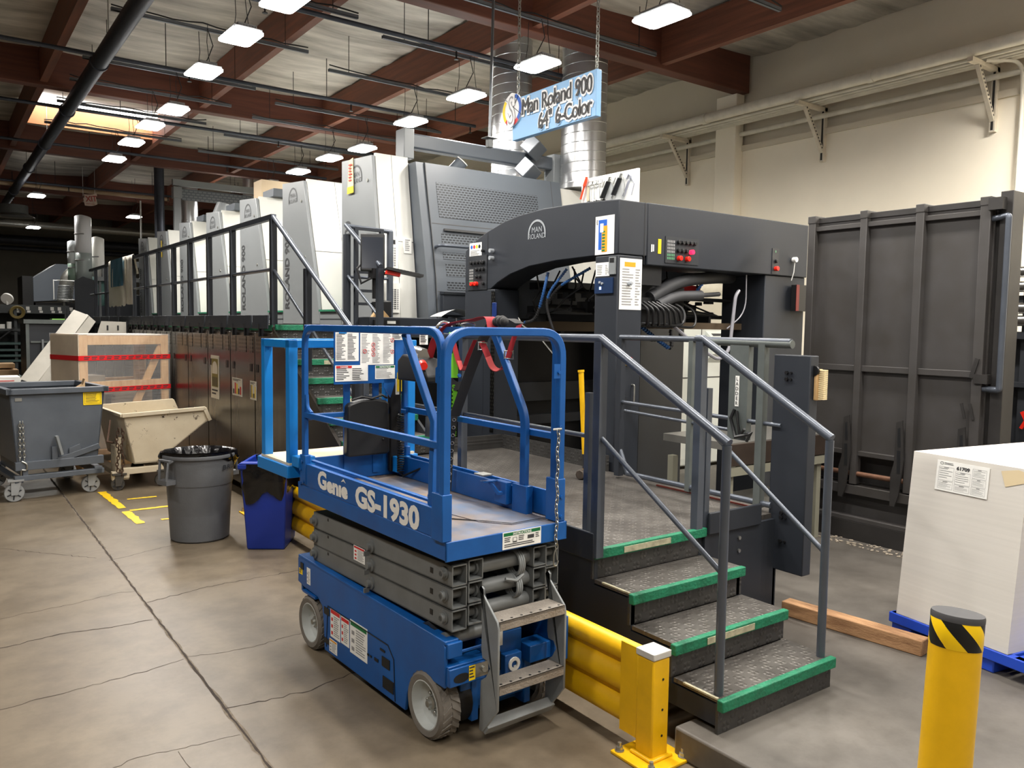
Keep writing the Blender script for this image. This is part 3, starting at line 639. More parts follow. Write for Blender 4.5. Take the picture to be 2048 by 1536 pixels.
def sticker(y, z, w, h, seed, l, cols):
    b = B(); b.plate((2.778, y, z), -Y, Z, w, h, .003); o = (2.775, y, z)
    rnd = random.Random(seed)
    for k in range(5): b.mi = 1+k % len(cols); b.rect(o, -Y, Z, w*(.1+.17*k), h*.1, w*(.1+.17*k+.13), h*(.3+.5*rnd.random()), .0015)
    b.mi = 1; b.lines(o, -Y, Z, w*.1, h*.8, w*.9, h*.93, 2, .0015)
    solo('sticker', b, [mat('sticker_paper', S(226, 220, 206), 0.6)]+cols, l, 'sticker', 'stickers on the stainless panels')
OLIVE = mat('print_olive', S(136, 124, 62), 0.6)
b = B(); b.plate((2.778, 10.1, 1.02), -Y, Z, .34, .52, .003); o = (2.775, 10.1, 1.02); b.mi = 1; b.rect(o, -Y, Z, .04, .14, .3, .48, .0012); b.mi = 0
arch = [(.17+.11*math.cos(PI*k/12), .36+.09*math.sin(PI*k/12)) for k in range(13)]+[(.06, .3), (.28, .3)]
b.add([Vector(o)-Y*x+Z*z-X*.002 for x, z in arch], [tuple(range(15))]); b.mi = 2
for k in range(5): b.rect(o, -Y, Z, .06+.045*k, .15, .085+.045*k, .26, .002)
b.lines(o, -Y, Z, .04, .03, .3, .11, 2, .0015)
solo('sticker', b, [mat('sticker_paper', S(226, 220, 206), 0.6), OLIVE, INK], 'tall white sticker with an olive arch picture on a stainless panel', 'sticker', 'stickers on the stainless panels')
sticker(9.25, 1.12, .36, .2, 1, 'wide white sticker with small red and yellow figures, left of the pair', [INK, REDP, YELP])
sticker(8.62, 1.12, .2, .2, 2, 'white sticker with small figures at the panel edge, right of the pair', [INK, YELP, OLIVE])
b = B(); b.plate((2.778, 8.08, 1.12), -Y, Z, .12, .26, .003); b.mi = 1; o = (2.775, 8.08, 1.12); b.add([Vector(o)-Y*(.06+.045*math.cos(2*PI*k/20))+Z*(.19+.04*math.sin(2*PI*k/20))-X*.001 for k in range(20)], [tuple(range(20))]); b.lines(o, -Y, Z, .01, .02, .1, .13, 5, .001)
solo('sticker', b, [WHITEP, INKL], 'white sticker with an oval mark behind the light blue rack post', 'sticker', 'stickers on the stainless panels')
# walkway railing
t = thing('walkway_railing', 'dark grey railing along the press walkway, running away from the stairs', 'railing', (2.82, 12.5, 1.92))
b = B(); b.sq([(2.82, 7.98, 3.0), (2.82, 19.3, 3.0)], .05); obj('top_rail', b, RAILM, t)
b = B(); b.cyl((2.82, 7.98, 2.48), (2.82, 19.3, 2.48), .02); obj('middle_rail', b, RAILM, t)
for y in (8.0, 9.33, 10.28, 11.17, 12.05, 12.97, 13.83, 14.8, 16.27, 17.4, 18.6):
    b = B(); b.box(2.79, 2.85, y-.03, y+.03, 1.92, 2.98); obj('post', b, DARK, t)
for s, xx, lab in ((0, 2.82, 'left stair railing dropping from the press walkway corner post'), (1, 3.66, 'right stair railing beside the monitor arm')):
    t = thing('stair_railing', lab, 'railing', (xx, 7.2, 1.9), 0, 'railings of the green edged press stairs')
    y0 = 8.0 if s == 0 else 8.12
    b = B(); b.cyl((xx, y0, 3.0), (xx, 5.95 if s == 0 else 7.3, 1.78 if s == 0 else 2.52), .024); obj('top_rail', b, RAILM, t)
    b = B(); b.cyl((xx, y0, 2.48), (xx, 6.0 if s == 0 else 7.3, 1.28 if s == 0 else 2.0), .016); obj('middle_rail', b, RAILM, t)
    for yy, z0, z1 in (((7.1, 1.5, 2.44), (6.05, .78, 1.83)) if s == 0 else ((7.32, 1.6, 2.5), (8.1, 1.92, 2.9))):
        b = B(); b.box(xx-.03, xx+.03, yy-.03, yy+.03, z0, z1); obj('post', b, DARK, t)
    if s: b = B(); b.cyl((xx, y0-.02, 2.99), (xx+.55, y0-.0, 2.97), .024); b.box(xx+.5, xx+.55, y0-.03, y0+.03, 1.92, 2.97); b.cyl((xx, y0, 2.45), (xx+.5, y0, 2.45), .016); obj('landing_rail', b, RAILM, t)
# ================================================================ STAIRS TO THE WALKWAY
t = thing('press_stairs', 'dark diamond plate stairs with green nosing climbing to the press walkway', 'stairs', (3.2, 7.0, .78))
for k in range(1, 8):
    z = .78+.163*k; y = 6.28+.268*(k-1)
    b = B(); b.box(2.82, 3.66, y, y+.29, z-.03, z); obj('tread', b, TREAD, t)
    b = B(); b.box(2.82, 3.66, y+.03, y+.045, z-.163, z-.03); obj('riser', b, RISER, t)
    b = B(); b.box(2.80, 3.67, y-.012, y+.03, z-.052, z+.004); obj('nosing', b, GREEN, t, bev=.004)
    if k % 2: b = B(); b.box(2.8+.28, 3.35, y-.014, y-.011, z-.046, z-.008); obj('worn_patch', b, mat('worn_patch', S(196, 190, 160), 0.6, var=0.5, vs_=30), t)
b = B(); b.prism([(6.3, .14), (6.3, .9), (7.95, 1.9), (7.95, .14)], 'x', 2.785, 2.815); obj('side_plate', b, STAINL, t)
b = B(); b.prism([(6.3, .14), (6.3, .9), (7.95, 1.9), (7.95, .14)], 'x', 3.665, 3.69); obj('side_plate', b, DARK2, t)
# ================================================================ OPERATOR PLATFORM AND FRONT STEPS
t = thing('operator_platform', 'tread plate operator platform with four green edged steps at its front', 'platform', (3.5, 4.0, .14))
b = B(); b.box(2.8, 4.43, 3.098, 6.25, .75, .78); obj('deck', b, TREAD, t)
for i, (z, y) in enumerate(((.30, 2.212), (.46, 2.496), (.62, 2.78), (.78, 3.062))):
    if i < 3: b = B(); b.box(2.795, 3.645, y+.01, y+.305, z-.02, z); obj('tread', b, TREAD, t)
    b = B(); b.box(2.785, 3.65, y+.03, y+.045, z-.16, z-.02); obj('riser', b, RISER, t)
    b = B(); b.box(2.78, 3.65, y, y+.035, z-.05, z+.003); obj('nosing', b, GREEN, t, bev=.005)
    if i in (1, 3): x = 2.98 if i == 3 else 3.0; b = B(); b.box(x, x+.36, y-.004, y-.001, z-.04, z-.008); obj('worn_patch', b, mat('worn_patch', S(196, 190, 160), 0.6, var=0.5, vs_=30), t)
    if i in (0, 2): b = B(); b.box(2.786, 2.8, y+.04, y+.24, z-.004, z+.004); obj('worn_edge', b, mat('worn_patch', S(196, 190, 160), 0.6, var=0.5, vs_=30), t)
b = B()
b.prism([(2.25, .17), (2.25, .27), (2.53, .27), (2.53, .43), (2.81, .43), (2.81, .59), (3.09, .59), (3.09, .75), (6.3, .75), (6.3, .17)], 'x', 2.795, 2.82)
b.prism([(2.25, .15), (2.25, .27), (2.53, .27), (2.53, .43), (2.81, .43), (2.81, .59), (3.09, .59), (3.09, .75), (4.5, .75), (4.5, .15)], 'x', 3.61, 3.635)
obj('side_skirt', b, DARK, t)
b = B(); b.box(2.772, 2.79, 3.075, 6.2, .72, .87); obj('toe_board', b, DARK, t, bev=.006)
b = B(); b.box(3.655, 4.14, 3.05, 3.07, .74, .87); obj('toe_board', b, DARK, t, bev=.006)
b = B(); b.box(3.64, 4.32, 3.07, 3.1, .14, .75); b.box(4.3, 4.33, 3.07, 3.5, .14, .75); obj('front_skirt', b, DARK, t)
b = B(); b.box(4.41, 4.43, 4.75, 6.25, .78, .91); b.box(3.7, 4.43, 6.23, 6.25, .78, .91); obj('rear_kick_plate', b, RISERY, t)
b = B()
for z in (.6, .68): b.cyl((3.95, 3.069, z), (3.95, 3.06, z), .012, n=8)
obj('bolt', b, ZINC, t)
RT = .021
def post(b, x, y, z0, z1, w=.045): b.box(x-w/2, x+w/2, y-w/2, y+w/2, z0, z1)
t = thing('step_handrail', 'left handrail of the front steps, continuing along the platform edge', 'railing', (2.83, 3.0, .3), 0, 'handrails of the front steps')
b = B(); b.cyl((2.83, 2.28, .30), (2.83, 2.28, 1.43), RT, n=14); obj('post', b, RAILM, t)
b = B(); post(b, 2.8, 3.08, .74, 1.87, .05); obj('post', b, RAILM, t)
b = B(); post(b, 2.8, 3.16, .74, 1.6, .035); obj('post', b, RAILM, t)
b = B(); b.tube([(2.8, 5.9, 1.87), (2.8, 3.08, 1.885), (2.83, 2.27, 1.44)], RT+.002, n=14); obj('top_rail', b, RAILM, t)
b = B(); b.cyl((2.8, 5.9, 1.37), (2.8, 3.16, 1.37), .013); b.cyl((2.8, 3.06, 1.37), (2.83, 2.29, .86), .013); obj('middle_rail', b, RAILM, t)
for y in (4.4, 5.85): b = B(); post(b, 2.8, y, .74, 1.87); obj('post', b, RAILM, t)
t = thing('step_handrail', 'right handrail of the front steps with a twin post at its top', 'railing', (3.6, 2.7, .3), 0, 'handrails of the front steps')
b = B(); b.cyl((3.6, 2.27, .30), (3.6, 2.27, 1.4), RT, n=14); obj('post', b, RAILM, t)
b = B(); post(b, 3.585, 3.09, .78, 1.87, .05); obj('post', b, RAILM, t)
b = B(); post(b, 3.66, 3.1, .78, 1.6, .04); obj('post', b, RAILM, t)
b = B(); b.tube([(3.585, 3.13, 1.885), (3.585, 3.08, 1.885), (3.6, 2.26, 1.41)], RT+.002, n=14); obj('top_rail', b, RAILM, t)
b = B(); b.cyl((3.585, 3.06, 1.4), (3.6, 2.28, .84), .013); obj('middle_rail', b, RAILM, t)
# side railing, right edge of platform
GRG = mat('railing_greenish', S(98, 104, 102), 0.45, 0.2, var=0.2, vs_=6)
t = thing('platform_railing', 'grey side railing at the right edge of the operator platform', 'railing', (4.3, 3.7, .78))
b = B(); b.cyl((4.3, 4.51, 1.87), (4.3, 3.0, 1.87), RT, n=14); obj('top_rail', b, RAILM, t)
b = B(); b.cyl((4.3, 4.49, 1.375), (4.3, 3.05, 1.345), .014); b.cyl((4.3, 4.45, 1.31), (4.3, 3.3, 1.27), .012); obj('middle_rail', b, RAILM, t)
b = B(); b.tube([(4.3, 4.49, 1.0), (4.3, 4.4, .83), (4.3, 3.1, .83)], .02, n=12); b.mi = 1; b.box(4.3, 4.315, 3.2, 4.1, .785, .795); obj('foot_rail', b, [RAILM, mat('dull_red', S(130, 56, 44), 0.6)], t)
b = B(); post(b, 4.3, 4.5, .8, 1.86, .05); obj('post', b, DARK, t)
for y, w in ((3.79, .04), (3.2, .05)): b = B(); post(b, 4.3, y, .8, 1.86, w); obj('post', b, GRG, t)
b = B(); b.cyl((4.3, 3.65, 1.86), (4.3, 2.99, 1.855), .026, n=12); obj('gate_bar', b, GRG, t)
t = thing('ladder_post', 'broad grey-green post with a vertical LADDER label on the platform railing', 'post', (4.32, 3.46, 1.2))
b = B(); b.box(4.28, 4.33, 3.3, 3.45, 1.22, 1.87); obj('plate', b, GRG, t)
b = B(); b.plate((4.279, 3.395, 1.44), -Y, Z, .03, .2, .002)
b.mi = 1
for i, ch in enumerate('LADDER'): b.text(ch, .032, (4.2765, 3.38, 1.61-.032*i), -Y, Z, 'CENTER', d=.002, bold=.0005)
obj('label', b, [WHITEP, INK], t)
b = B(); b.tube([(4.27, 3.39, 1.42), (4.26, 3.41, 1.36), (4.27, 3.39, 1.28), (4.25, 3.36, 1.24), (4.27, 3.26, 1.27), (4.26, 3.28, 1.22)], .011, n=6); b.tube([(4.27, 3.37, 1.41), (4.26, 3.35, 1.33), (4.27, 3.34, 1.25), (4.25, 3.29, 1.3)], .009, n=6); obj('cable', b, BLACK, t)
# swung side panel hanging at the right
t = thing('hinged_side_panel', 'dark grey upright sheet metal panel hanging right of the front steps', 'machine panel', (4.34, 2.95, .43))
b = B(); b.box(4.3, 4.385, 2.86, 3.12, .43, 1.79); obj('panel', b, DARK, t, bev=.006)
b = B()
for z in (1.68, 1.64, .8, .77, .62): b.cyl((4.299, 3.02, z), (4.285, 3.02, z), .012, n=6); b.cyl((4.299, 2.99, z), (4.288, 2.99, z), .008, n=6)
obj('latch', b, BLACKM, t)
b = B(); b.cyl((4.33, 2.855, 1.7), (4.345, 2.855, 1.7), .03, n=16); obj('round_catch', b, BLACKM, t)
BRUSH = mat('brush_wood', S(206, 168, 116), 0.65, var=0.2, vs_=8); BRIS = mat('brush_bristle', S(226, 206, 160), 0.8)
t = thing('scrub_brush', 'wooden scrub brush stuck on the edge of the hanging side panel', 'brush', (4.37, 2.83, 1.52))
b = B(); b.box(4.335, 4.395, 2.835, 2.858, 1.52, 1.71); obj('brush_block', b, BRUSH, t, bev=.005)
b = B()
for i in range(15): b.box(4.352, 4.392, 2.80, 2.835, 1.526+.0122*i, 1.535+.0122*i)
obj('bristles', b, BRIS, t)
# sledgehammer on the platform
t = thing('sledgehammer', 'sledgehammer with a yellow handle standing on its head on the platform', 'hammer', (4.05, 4.62, .78))
b = B(); b.cyl((4.06, 4.62, .84), (4.035, 4.66, 1.60), .017, .021, n=12); b.cyl((4.035, 4.66, 1.6), (4.034, 4.661, 1.615), .026, n=12); obj('handle', b, YEL, t)
b = B(); b.cyl((4.06, 4.62, .86), (4.056, 4.626, .97), .02, n=10); obj('grip_collar', b, RUB, t)
b = B(); b.cyl((3.98, 4.59, .82), (4.15, 4.65, .82), .038, n=8); obj('head', b, mat('forged_iron', S(92, 82, 74), 0.6, 0.6, var=0.4, vs_=20), t, bev=.005)
# ================================================================ DELIVERY UNIT
XD, YD = 4.455, 4.726
t = thing('delivery_unit', 'dark grey arched delivery end of the press above the operator platform', 'printing press', (5.6, 5.8, .14))
side = [(YD, 2.53), (YD, 2.96), (5.2, 2.985), (5.7, 2.99), (6.05, 2.97), (6.3, 2.935), (6.6, 2.86), (6.8, 2.79), (6.98, 2.70), (6.98, 2.28), (6.52, 2.30), (6.4, 2.36), (6.2, 2.43), (5.9, 2.49), (5.5, 2.52), (5.0, 2.53)]
b = B(); b.prism(side, 'x', XD, XD+.32); obj('side_arch', b, DARK, t, bev=.008, smooth=20)
b = B(); b.prism([(max(y, YD+.4), z) for y, z in side], 'x', 6.66, 6.98); obj('side_arch', b, DARK, t, smooth=20)
b = B(); b.box(XD+.322, 6.98, YD, YD+.4, 2.46, 2.965); obj('front_beam', b, DARK, t, bev=.008)
b = B(); b.box(XD+.32, 6.66, YD+.4, 6.9, 2.86, 2.95); obj('roof', b, DARK, t)
b = B(); b.box(XD, XD+.275, YD, YD+.27, .14, 2.525); obj('column', b, DARK, t, bev=.008)
b = B(); b.box(XD, XD+.3, 6.45, 6.98, .14, 2.3); obj('column', b, DARK, t, bev=.008)
b = B(); b.box(6.36, 6.98, YD+.02, 5.25, .1, 2.46); obj('column', b, DARK, t, bev=.008)
b = B(); b.box(6.3, 7.0, 6.3, 6.95, .14, 2.35); obj('column', b, DARK2, t, bev=.008)
b = B(); b.box(XD+.3, 6.98, 6.6, 6.7, 2.02, 2.42); obj('cross_beam', b, PRESSD, t, bev=.006)
b = B(); b.rect((XD-.0015, 6.575, 2.3), -Y, Z, -.003, 0, .003, .56); b.rect((4.742, YD-.0015, 2.46), X, Z, -.003, 0, .003, .5); b.rect((XD-.0015, 6.63, .85), -Y, Z, 0, .0, .003, .9); obj('seams', b, BLACK, t)
b = B(); man_logo(b, (XD, 5.79, 2.76), -Y, Z, .26); obj('maker_logo', b, SILV, t)
def buttons(b, o, u, v, rows, mi, r=.017, L=.03):
    o, u, v = Vector(o), Vector(u), Vector(v); nn = u.cross(v)
    for (x, y) in rows: b.mi = mi; p = o+u*x+v*y; b.cyl(p, p+nn*L, r, n=12)
def control(name, o, u, v, w, h, keys, knobs, reds, label):
    o, u, v = Vector(o), Vector(u), Vector(v)
    c = obj(name, B().plate(o, u, v, w, h, .006), DARK2, t, label=label)
    b = B(); b.mi = 0
    kx, ky, nx, ny = keys
    for i in range(nx):
        for j in range(ny): b.mi = 0 if j > 1 else 1; b.rect(o, u, v, kx+.019*i, ky+.028*j, kx+.019*i+.013, ky+.028*j+.02, .008)
    obj('keys', b, [INKL, mat('key_green', S(90, 150, 110), 0.5)], c)
    b = B(); buttons(b, o, u, v, knobs, 0); obj('black_knobs', b, BLACK, c, bev=.003)
    b = B(); buttons(b, o, u, v, reds, 0, .022, .04); obj('red_buttons', b, REDB, c, bev=.004)
    return c
control('control_panel', (XD, 6.92, 2.3), -Y, Z, .34, .34, (.03, .05, 4, 6), [(.07, .27), (.13, .27), (.19, .27), (.25, .27), (.17, .2), (.23, .2), (.17, .13), (.23, .13), (.29, .27), (.29, .2), (.29, .06)], [(.1, .06), (.17, .06)], 'control panel with two red buttons on the left column')
c = control('control_panel', (4.985, YD, 2.49), X, Z, .41, .22, (.02, .03, 5, 6), [(.15, .18), (.2, .18), (.25, .18), (.3, .18), (.35, .18), (.15, .11), (.2, .11), (.25, .11)], [(.16, .045), (.26, .045)], 'control panel with red buttons on the front beam')
b = B(); buttons(b, (4.985, YD, 2.49), X, Z, [(.305, .105)], 0, .02, .04); obj('lit_button', b, mat('lit_red', S(250, 30, 70), 0.3, emit=(1, .02, .08, 1), es=2.0), c, label='glowing red button')
c = control('small_control_panel', (6.42, YD, 2.47), X, Z, .1, .24, (.04, .2, 1, 1), [(.05, .12)], [(.05, .05)], 'narrow panel with one red button on the right of the front beam')
b = B(); b.plate((XD-.001, 6.9, 2.63), -Y, Z, .22, .14, .002); o = (XD-.0035, 6.9, 2.63)
for k in range(4): b.mi = 1+k; b.add([Vector(o)-Y*(.04+.047*k+.019*math.cos(2*PI*i/16))+Z*(.1+.019*math.sin(2*PI*i/16))-X*.001 for i in range(16)], [tuple(range(16))])
b.mi = 5; b.lines(o, -Y, Z, .02, .01, .2, .065, 5, .001)
obj('colour_chart', b, [WHITEP, BLUP, REDP, YELP, BLACK, INKL], t, label='white chart with four colour dots')
b = B(); buttons(b, (XD, 6.48, 2.6), -Y, Z, [(0, .0), (0, .07)], 0, .02, .045); buttons(b, (XD, 6.64, 2.66), -Y, Z, [(0, .02)], 1, .014, .03); obj('knob', b, [SILV, BLACK], t)
b = B(); b.plate((XD-.001, 5.0, 2.535), -Y, Z, .225, .31, .002); o = (XD-.0035, 5.0, 2.535); b.mi = 1; b.rect(o, -Y, Z, .04, .04, .14, .28, .001); b.mi = 2; b.rect(o, -Y, Z, .08, .02, .145, .23, .0015); b.mi = 3
for k in range(7): b.rect(o, -Y, Z, .085, .025+.025*k, .12, .04+.025*k, .002)
b.mi = 0; b.rect(o, -Y, Z, .06, .18, .1, .25, .0022); b.mi = 4; b.lines(o, -Y, Z, .012, .24, .035, .28, 4, .001)
obj('colour_poster', b, [WHITEP, BLUP, ORGP, GRNP, INK], t, label='white poster with blue, yellow and green bars')
t2 = t
def sheet(name, o, u, v, w, h, extra, lab, n=14, seed=2):
    b = B(); b.plate(Vector(o), u, v, w, h, .002); oo = Vector(o)+Vector(u).cross(Vector(v))*.0022
    b.mi = 1; b.lines(oo, u, v, w*.1, h*.06, w*.62, h*.8, n, .001, .45, seed); b.lines(oo, u, v, w*.7, h*.06, w*.95, h*.8, n, .001, .45, seed+1, .6)
    if extra: b.mi = 2; b.rect(oo, u, v, w*.2, h*.84, w*.7, h*.93, .001)
    return obj(name, b, [WHITEP, INKL, ORGP], t, label=lab)
sheet('notice', (4.475, YD-.001, 2.09), X, Z, .245, .41, True, 'white notice with an orange heading on the near column')
b = B(); b.cyl((4.575, YD, 2.3), (4.575, YD-.03, 2.3), .018, n=12); b.cyl((4.575, YD-.03, 2.3), (4.575, YD-.045, 2.3), .011, n=10); obj('key_lock', b, SILV, t)
sheet('schedule_sheet', (XD-.001, 4.985, 2.36), -Y, Z, .165, .11, False, 'small white schedule sheet', 6, 5)
b = B(); b.plate((XD-.001, 4.82, 2.37), -Y, Z, .075, .14, .012); b.mi = 1; b.rect((XD-.014, 4.82, 2.37), -Y, Z, .012, .095, .063, .13, .002); obj('wall_timer', b, [PRESSG, BLACK], t)
b = B(); b.plate((XD-.001, 4.985, 2.22), -Y, Z, .215, .125, .012); b.mi = 1; b.rect((XD-.014, 4.985, 2.22), -Y, Z, .06, .03, .085, .055, .002); buttons(b, (XD-.012, 4.985, 2.22), -Y, Z, [(.065, .09), (.095, .08)], 2, .01, .01); obj('touch_panel', b, [mat('panel_navy', S(34, 52, 84), 0.3), mat('lit_blue', S(150, 180, 255), 0.4, emit=(.5, .6, 1, 1), es=1.2), SILV], t)
b = B(); b.box(XD+.28, XD+.55, YD+.05, YD+.3, 2.3, 2.47); b.box(XD+.28, XD+.6, YD+.1, YD+.3, 2.1, 2.2); obj('junction_box', b, BLACK, t)
b = B(); b.plate((4.9, YD-.001, 2.56), X, Z, .035, .12, .003); obj('yellow_tag', b, YELP, t)
b = B(); b.plate((4.82, YD-.001, 2.57), X, Z, .012, .06, .003); b.plate((4.84, YD-.001, 2.575), X, Z, .012, .055, .003); obj('white_label', b, WHITEP, t)
b = B(); b.cyl((4.57, YD, 1.68), (4.57, YD-.05, 1.68), .03, n=14); b.mi = 1; b.cyl((4.57, YD, 1.68), (4.57, YD-.015, 1.68), .042, n=16); obj('emergency_button', b, [REDB, YEL], t, label='red emergency button on the near column')
b = B(); b.tube(fillet([(4.64, YD, 1.48), (4.64, YD-.03, 1.48), (4.64, YD-.03, 1.33), (4.64, YD, 1.33)], .015), .007, n=8); obj('door_handle', b, ZINC, t)
b = B(); b.cyl((6.75, YD, 2.62), (6.75, YD-.04, 2.62), .025, n=12); b.tube([(6.75, YD-.02, 2.6), (6.74, YD-.02, 2.5), (6.72, YD-.01, 2.42)], .004, n=5); obj('white_plug', b, WHITEP, t)
b = B(); b.box(6.74, 6.98, YD-.06, YD, 2.13, 2.38); b.mi = 1; b.box(6.735, 6.78, YD-.063, YD-.058, 2.13, 2.38); obj('safety_switch', b, [BLACK, mat('dark_red', S(120, 24, 22), 0.4)], t)
# chains in the columns
CHN = brickmat('chain_links', S(60, 58, 54), S(14, 14, 14), .03, .035, 'yz', .5, 0.45, metal=0.6)
b = B(); b.box(XD+.302, XD+.31, 6.47, 6.53, .9, 2.3); b.box(XD+.302, XD+.31, 6.56, 6.6, .9, 2.1); b.box(6.292, 6.299, 6.32, 6.9, .3, 2.2); obj('lift_chain', b, CHN, t)
b = B(); b.box(XD-.004, XD+.0, 6.44, 6.5, .9, 2.28); obj('lift_chain', b, CHN, t)
b = B(); b.box(6.285, 6.291, 6.45, 6.56, 1.25, 1.7); obj('white_plate', b, mat('plate_cream', S(224, 218, 204), 0.5), t)
# inside: dark pile hoist wall and gripper bars
b = B(); b.box(XD+.32, 6.3, 6.86, 6.95, .3, 2.1); b.mi = 1
for x in (4.95, 5.6): b.box(x, x+.05, 6.82, 6.86, .8, 1.95)
b.box(4.85, 6.3, 6.8, 6.86, 1.15, 1.35); b.box(4.85, 6.3, 6.8, 6.86, .9, 1.0); obj('pile_hoist_wall', b, [BLACKM, DARK2], t)
b = B()
for y, z, r in ((5.3, 2.06, .02), (5.65, 2.1, .022), (6.0, 2.14, .02), (6.3, 2.05, .025), (5.15, 2.22, .018), (6.1, 2.3, .02)): b.cyl((4.75, y, z), (6.7, y, z), r, n=10)
for x in (4.95, 5.3, 5.65, 6.0): b.box(x, x+.03, 5.1, 6.5, 2.0, 2.06); b.box(x, x+.03, 5.4, 5.45, 2.06, 2.4); b.box(x-.04, x+.07, 5.6, 5.75, 2.08, 2.18)
obj('gripper_bar', b, BLACKM, t)
b = B(); b.box(4.7, 6.6, 6.5, 6.6, 1.9, 2.0); b.box(4.6, 6.6, 5.0, 5.06, 1.94, 2.0); obj('sheet_guide', b, mat('guide_brown', S(96, 82, 66), 0.5, 0.4), t)
rnd = random.Random(4); b = B()
for k in range(26):
    x, y = rnd.uniform(4.75, 6.2), rnd.uniform(5.05, 6.4); z = rnd.uniform(2.15, 2.42)
    b.tube([(x, y, 2.5), (x+rnd.uniform(-.08, .08), y+rnd.uniform(-.08, .08), z+.1), (x+rnd.uniform(-.12, .12), y+rnd.uniform(-.15, .15), z), (x+rnd.uniform(-.2, .2), y+rnd.uniform(-.2, .2), z-.12), (x+rnd.uniform(-.1, .1), y+rnd.uniform(-.1, .1), 2.12)], .009, n=6)
for k in range(30):
    x, y, z = rnd.uniform(4.8, 6.3), rnd.uniform(5.1, 6.4), rnd.uniform(2.02, 2.35); s = rnd.uniform(.02, .05); b.box(x-s, x+s, y-s, y+s, z-s*.7, z+s*.7)
obj('cable_bundle', b, BLACK, t)
b = B(); b.box(5.75, 6.1, 5.3, 5.5, 2.28, 2.36); obj('red_valve_block', b, REDP, t)
b = B()
for k in range(7): b.tube(fillet([(4.76+.05*k, YD+.06, 2.16), (4.78+.06*k, YD-.03, 2.1), (4.82+.07*k, YD+.02, 1.97), (4.95+.07*k, YD+.2, 1.98)], .04), .012, n=7)
b.tube(fillet([(4.8, YD+.1, 1.98), (5.25, YD+.0, 1.97), (5.3, YD+.05, 2.12), (5.1, YD+.2, 2.22)], .1), .013, n=7)
b.tube(fillet([(4.9, YD+.1, 1.99), (5.45, YD+.05, 1.95), (5.5, YD+.1, 2.1), (5.2, YD+.2, 2.25)], .1), .01, n=7)
b.box(4.74, 5.4, YD+.15, YD+.4, 1.95, 2.3)
obj('cable_bundle', b, BLACK, t)
BHOSE = mat('hose_blue', S(40, 84, 140), 0.4); BLKH = mat('hose_black', S(44, 44, 46), 0.45)
def loc_line(pts, r=.02, n=40, name='segmented_hose', m=None):
    P = fillet(pts, .15, 8); L = [0]
    for a, c in zip(P, P[1:]): L.append(L[-1]+(c-a).length)
    b = B(); N = int(L[-1]/(r*1.5))
    for k in range(N):
        s = L[-1]*k/N
        for i in range(len(P)-1):
            if L[i] <= s <= L[i+1]: q = P[i]+(P[i+1]-P[i])*((s-L[i])/max(1e-6, L[i+1]-L[i])); d = (P[i+1]-P[i]).normalized(); break
        b.mi = 0 if (k//14) % 2 == 0 else 1
        b.cyl(q-d*r*.7, q+d*r*.7, r, r*.62, n=8)
    obj(name, b, [BHOSE, BLKH], t)
loc_line([(XD+.1, 5.75, 2.42), (XD+.02, 5.72, 2.2), (XD+.05, 5.85, 2.0), (XD+.1, 6.1, 1.98)], .016)
loc_line([(XD+.15, 5.55, 2.45), (XD+.03, 5.7, 2.2), (XD+.05, 5.62, 1.95), (XD+.08, 5.5, 1.75)], .015)
loc_line([(XD+.2, 5.3, 2.45), (XD+.1, 5.6, 2.3), (XD+.1, 5.75, 2.15)], .015)
loc_line([(5.75, 4.9, 2.42), (5.62, 4.9, 2.32), (5.6, 4.95, 2.22)], .018)
loc_line([(5.35, 5.2, 2.18), (5.7, 5.2, 2.0), (5.75, 5.2, 1.85), (5.3, 5.2, 1.84)], .022)
loc_line([(4.95, 4.95, 1.96), (5.2, 4.95, 1.82), (5.35, 4.95, 1.75), (5.32, 4.95, 1.95)], .02)
b = B(); b.tube(fillet([(4.95, 4.85, 2.2), (5.3, 4.85, 2.36), (5.9, 4.95, 2.42), (6.3, 5.1, 2.44)], .2), .055, n=14); b.tube(fillet([(5.0, 4.8, 2.14), (5.2, 4.8, 2.22), (5.55, 4.82, 2.24)], .15), .045, n=14); b.cyl((5.55, 4.82, 2.24), (5.8, 4.82, 2.26), .02, n=8); obj('thick_hose', b, mat('sleeve_grey', S(58, 59, 62), 0.6), t)
b = B(); b.tube(fillet([(5.2, 4.8, 1.96), (5.5, 4.78, 1.78), (5.78, 4.78, 1.66), (5.92, 4.78, 1.75), (5.98, 4.78, 2.25), (6.05, 4.8, 2.3)], .2), .016, n=8); b.tube(fillet([(6.15, 4.8, 2.45), (6.16, 4.8, 2.1), (5.9, 4.8, 1.95)], .2), .006, n=6); obj('clear_hose', b, mat('hose_clear', S(150, 150, 158), 0.3), t)
b = B(); b.tube([(XD-.02, 6.02, 2.02), (XD-.06, 5.9, 1.95), (XD-.02, 5.7, 1.85), (XD-.03, 5.55, 1.75), (XD-.03, 5.48, 1.7)], .006, n=6); obj('thin_wire', b, ZINC, t)
# knife in a blue holder on the far-left column
t = thing('utility_knife', 'knife with a blue handle hung on the column under the arch', 'knife', (XD-.01, 6.42, 2.0))
b = B(); b.box(XD-.015, XD-.001, 6.40, 6.47, 1.97, 2.17); obj('handle', b, mat('knife_blue', S(18, 44, 104), 0.4), t, bev=.005); b = B(); b.box(XD-.012, XD-.006, 6.44, 6.475, 1.88, 2.15); obj('blade', b, STEEL, t)
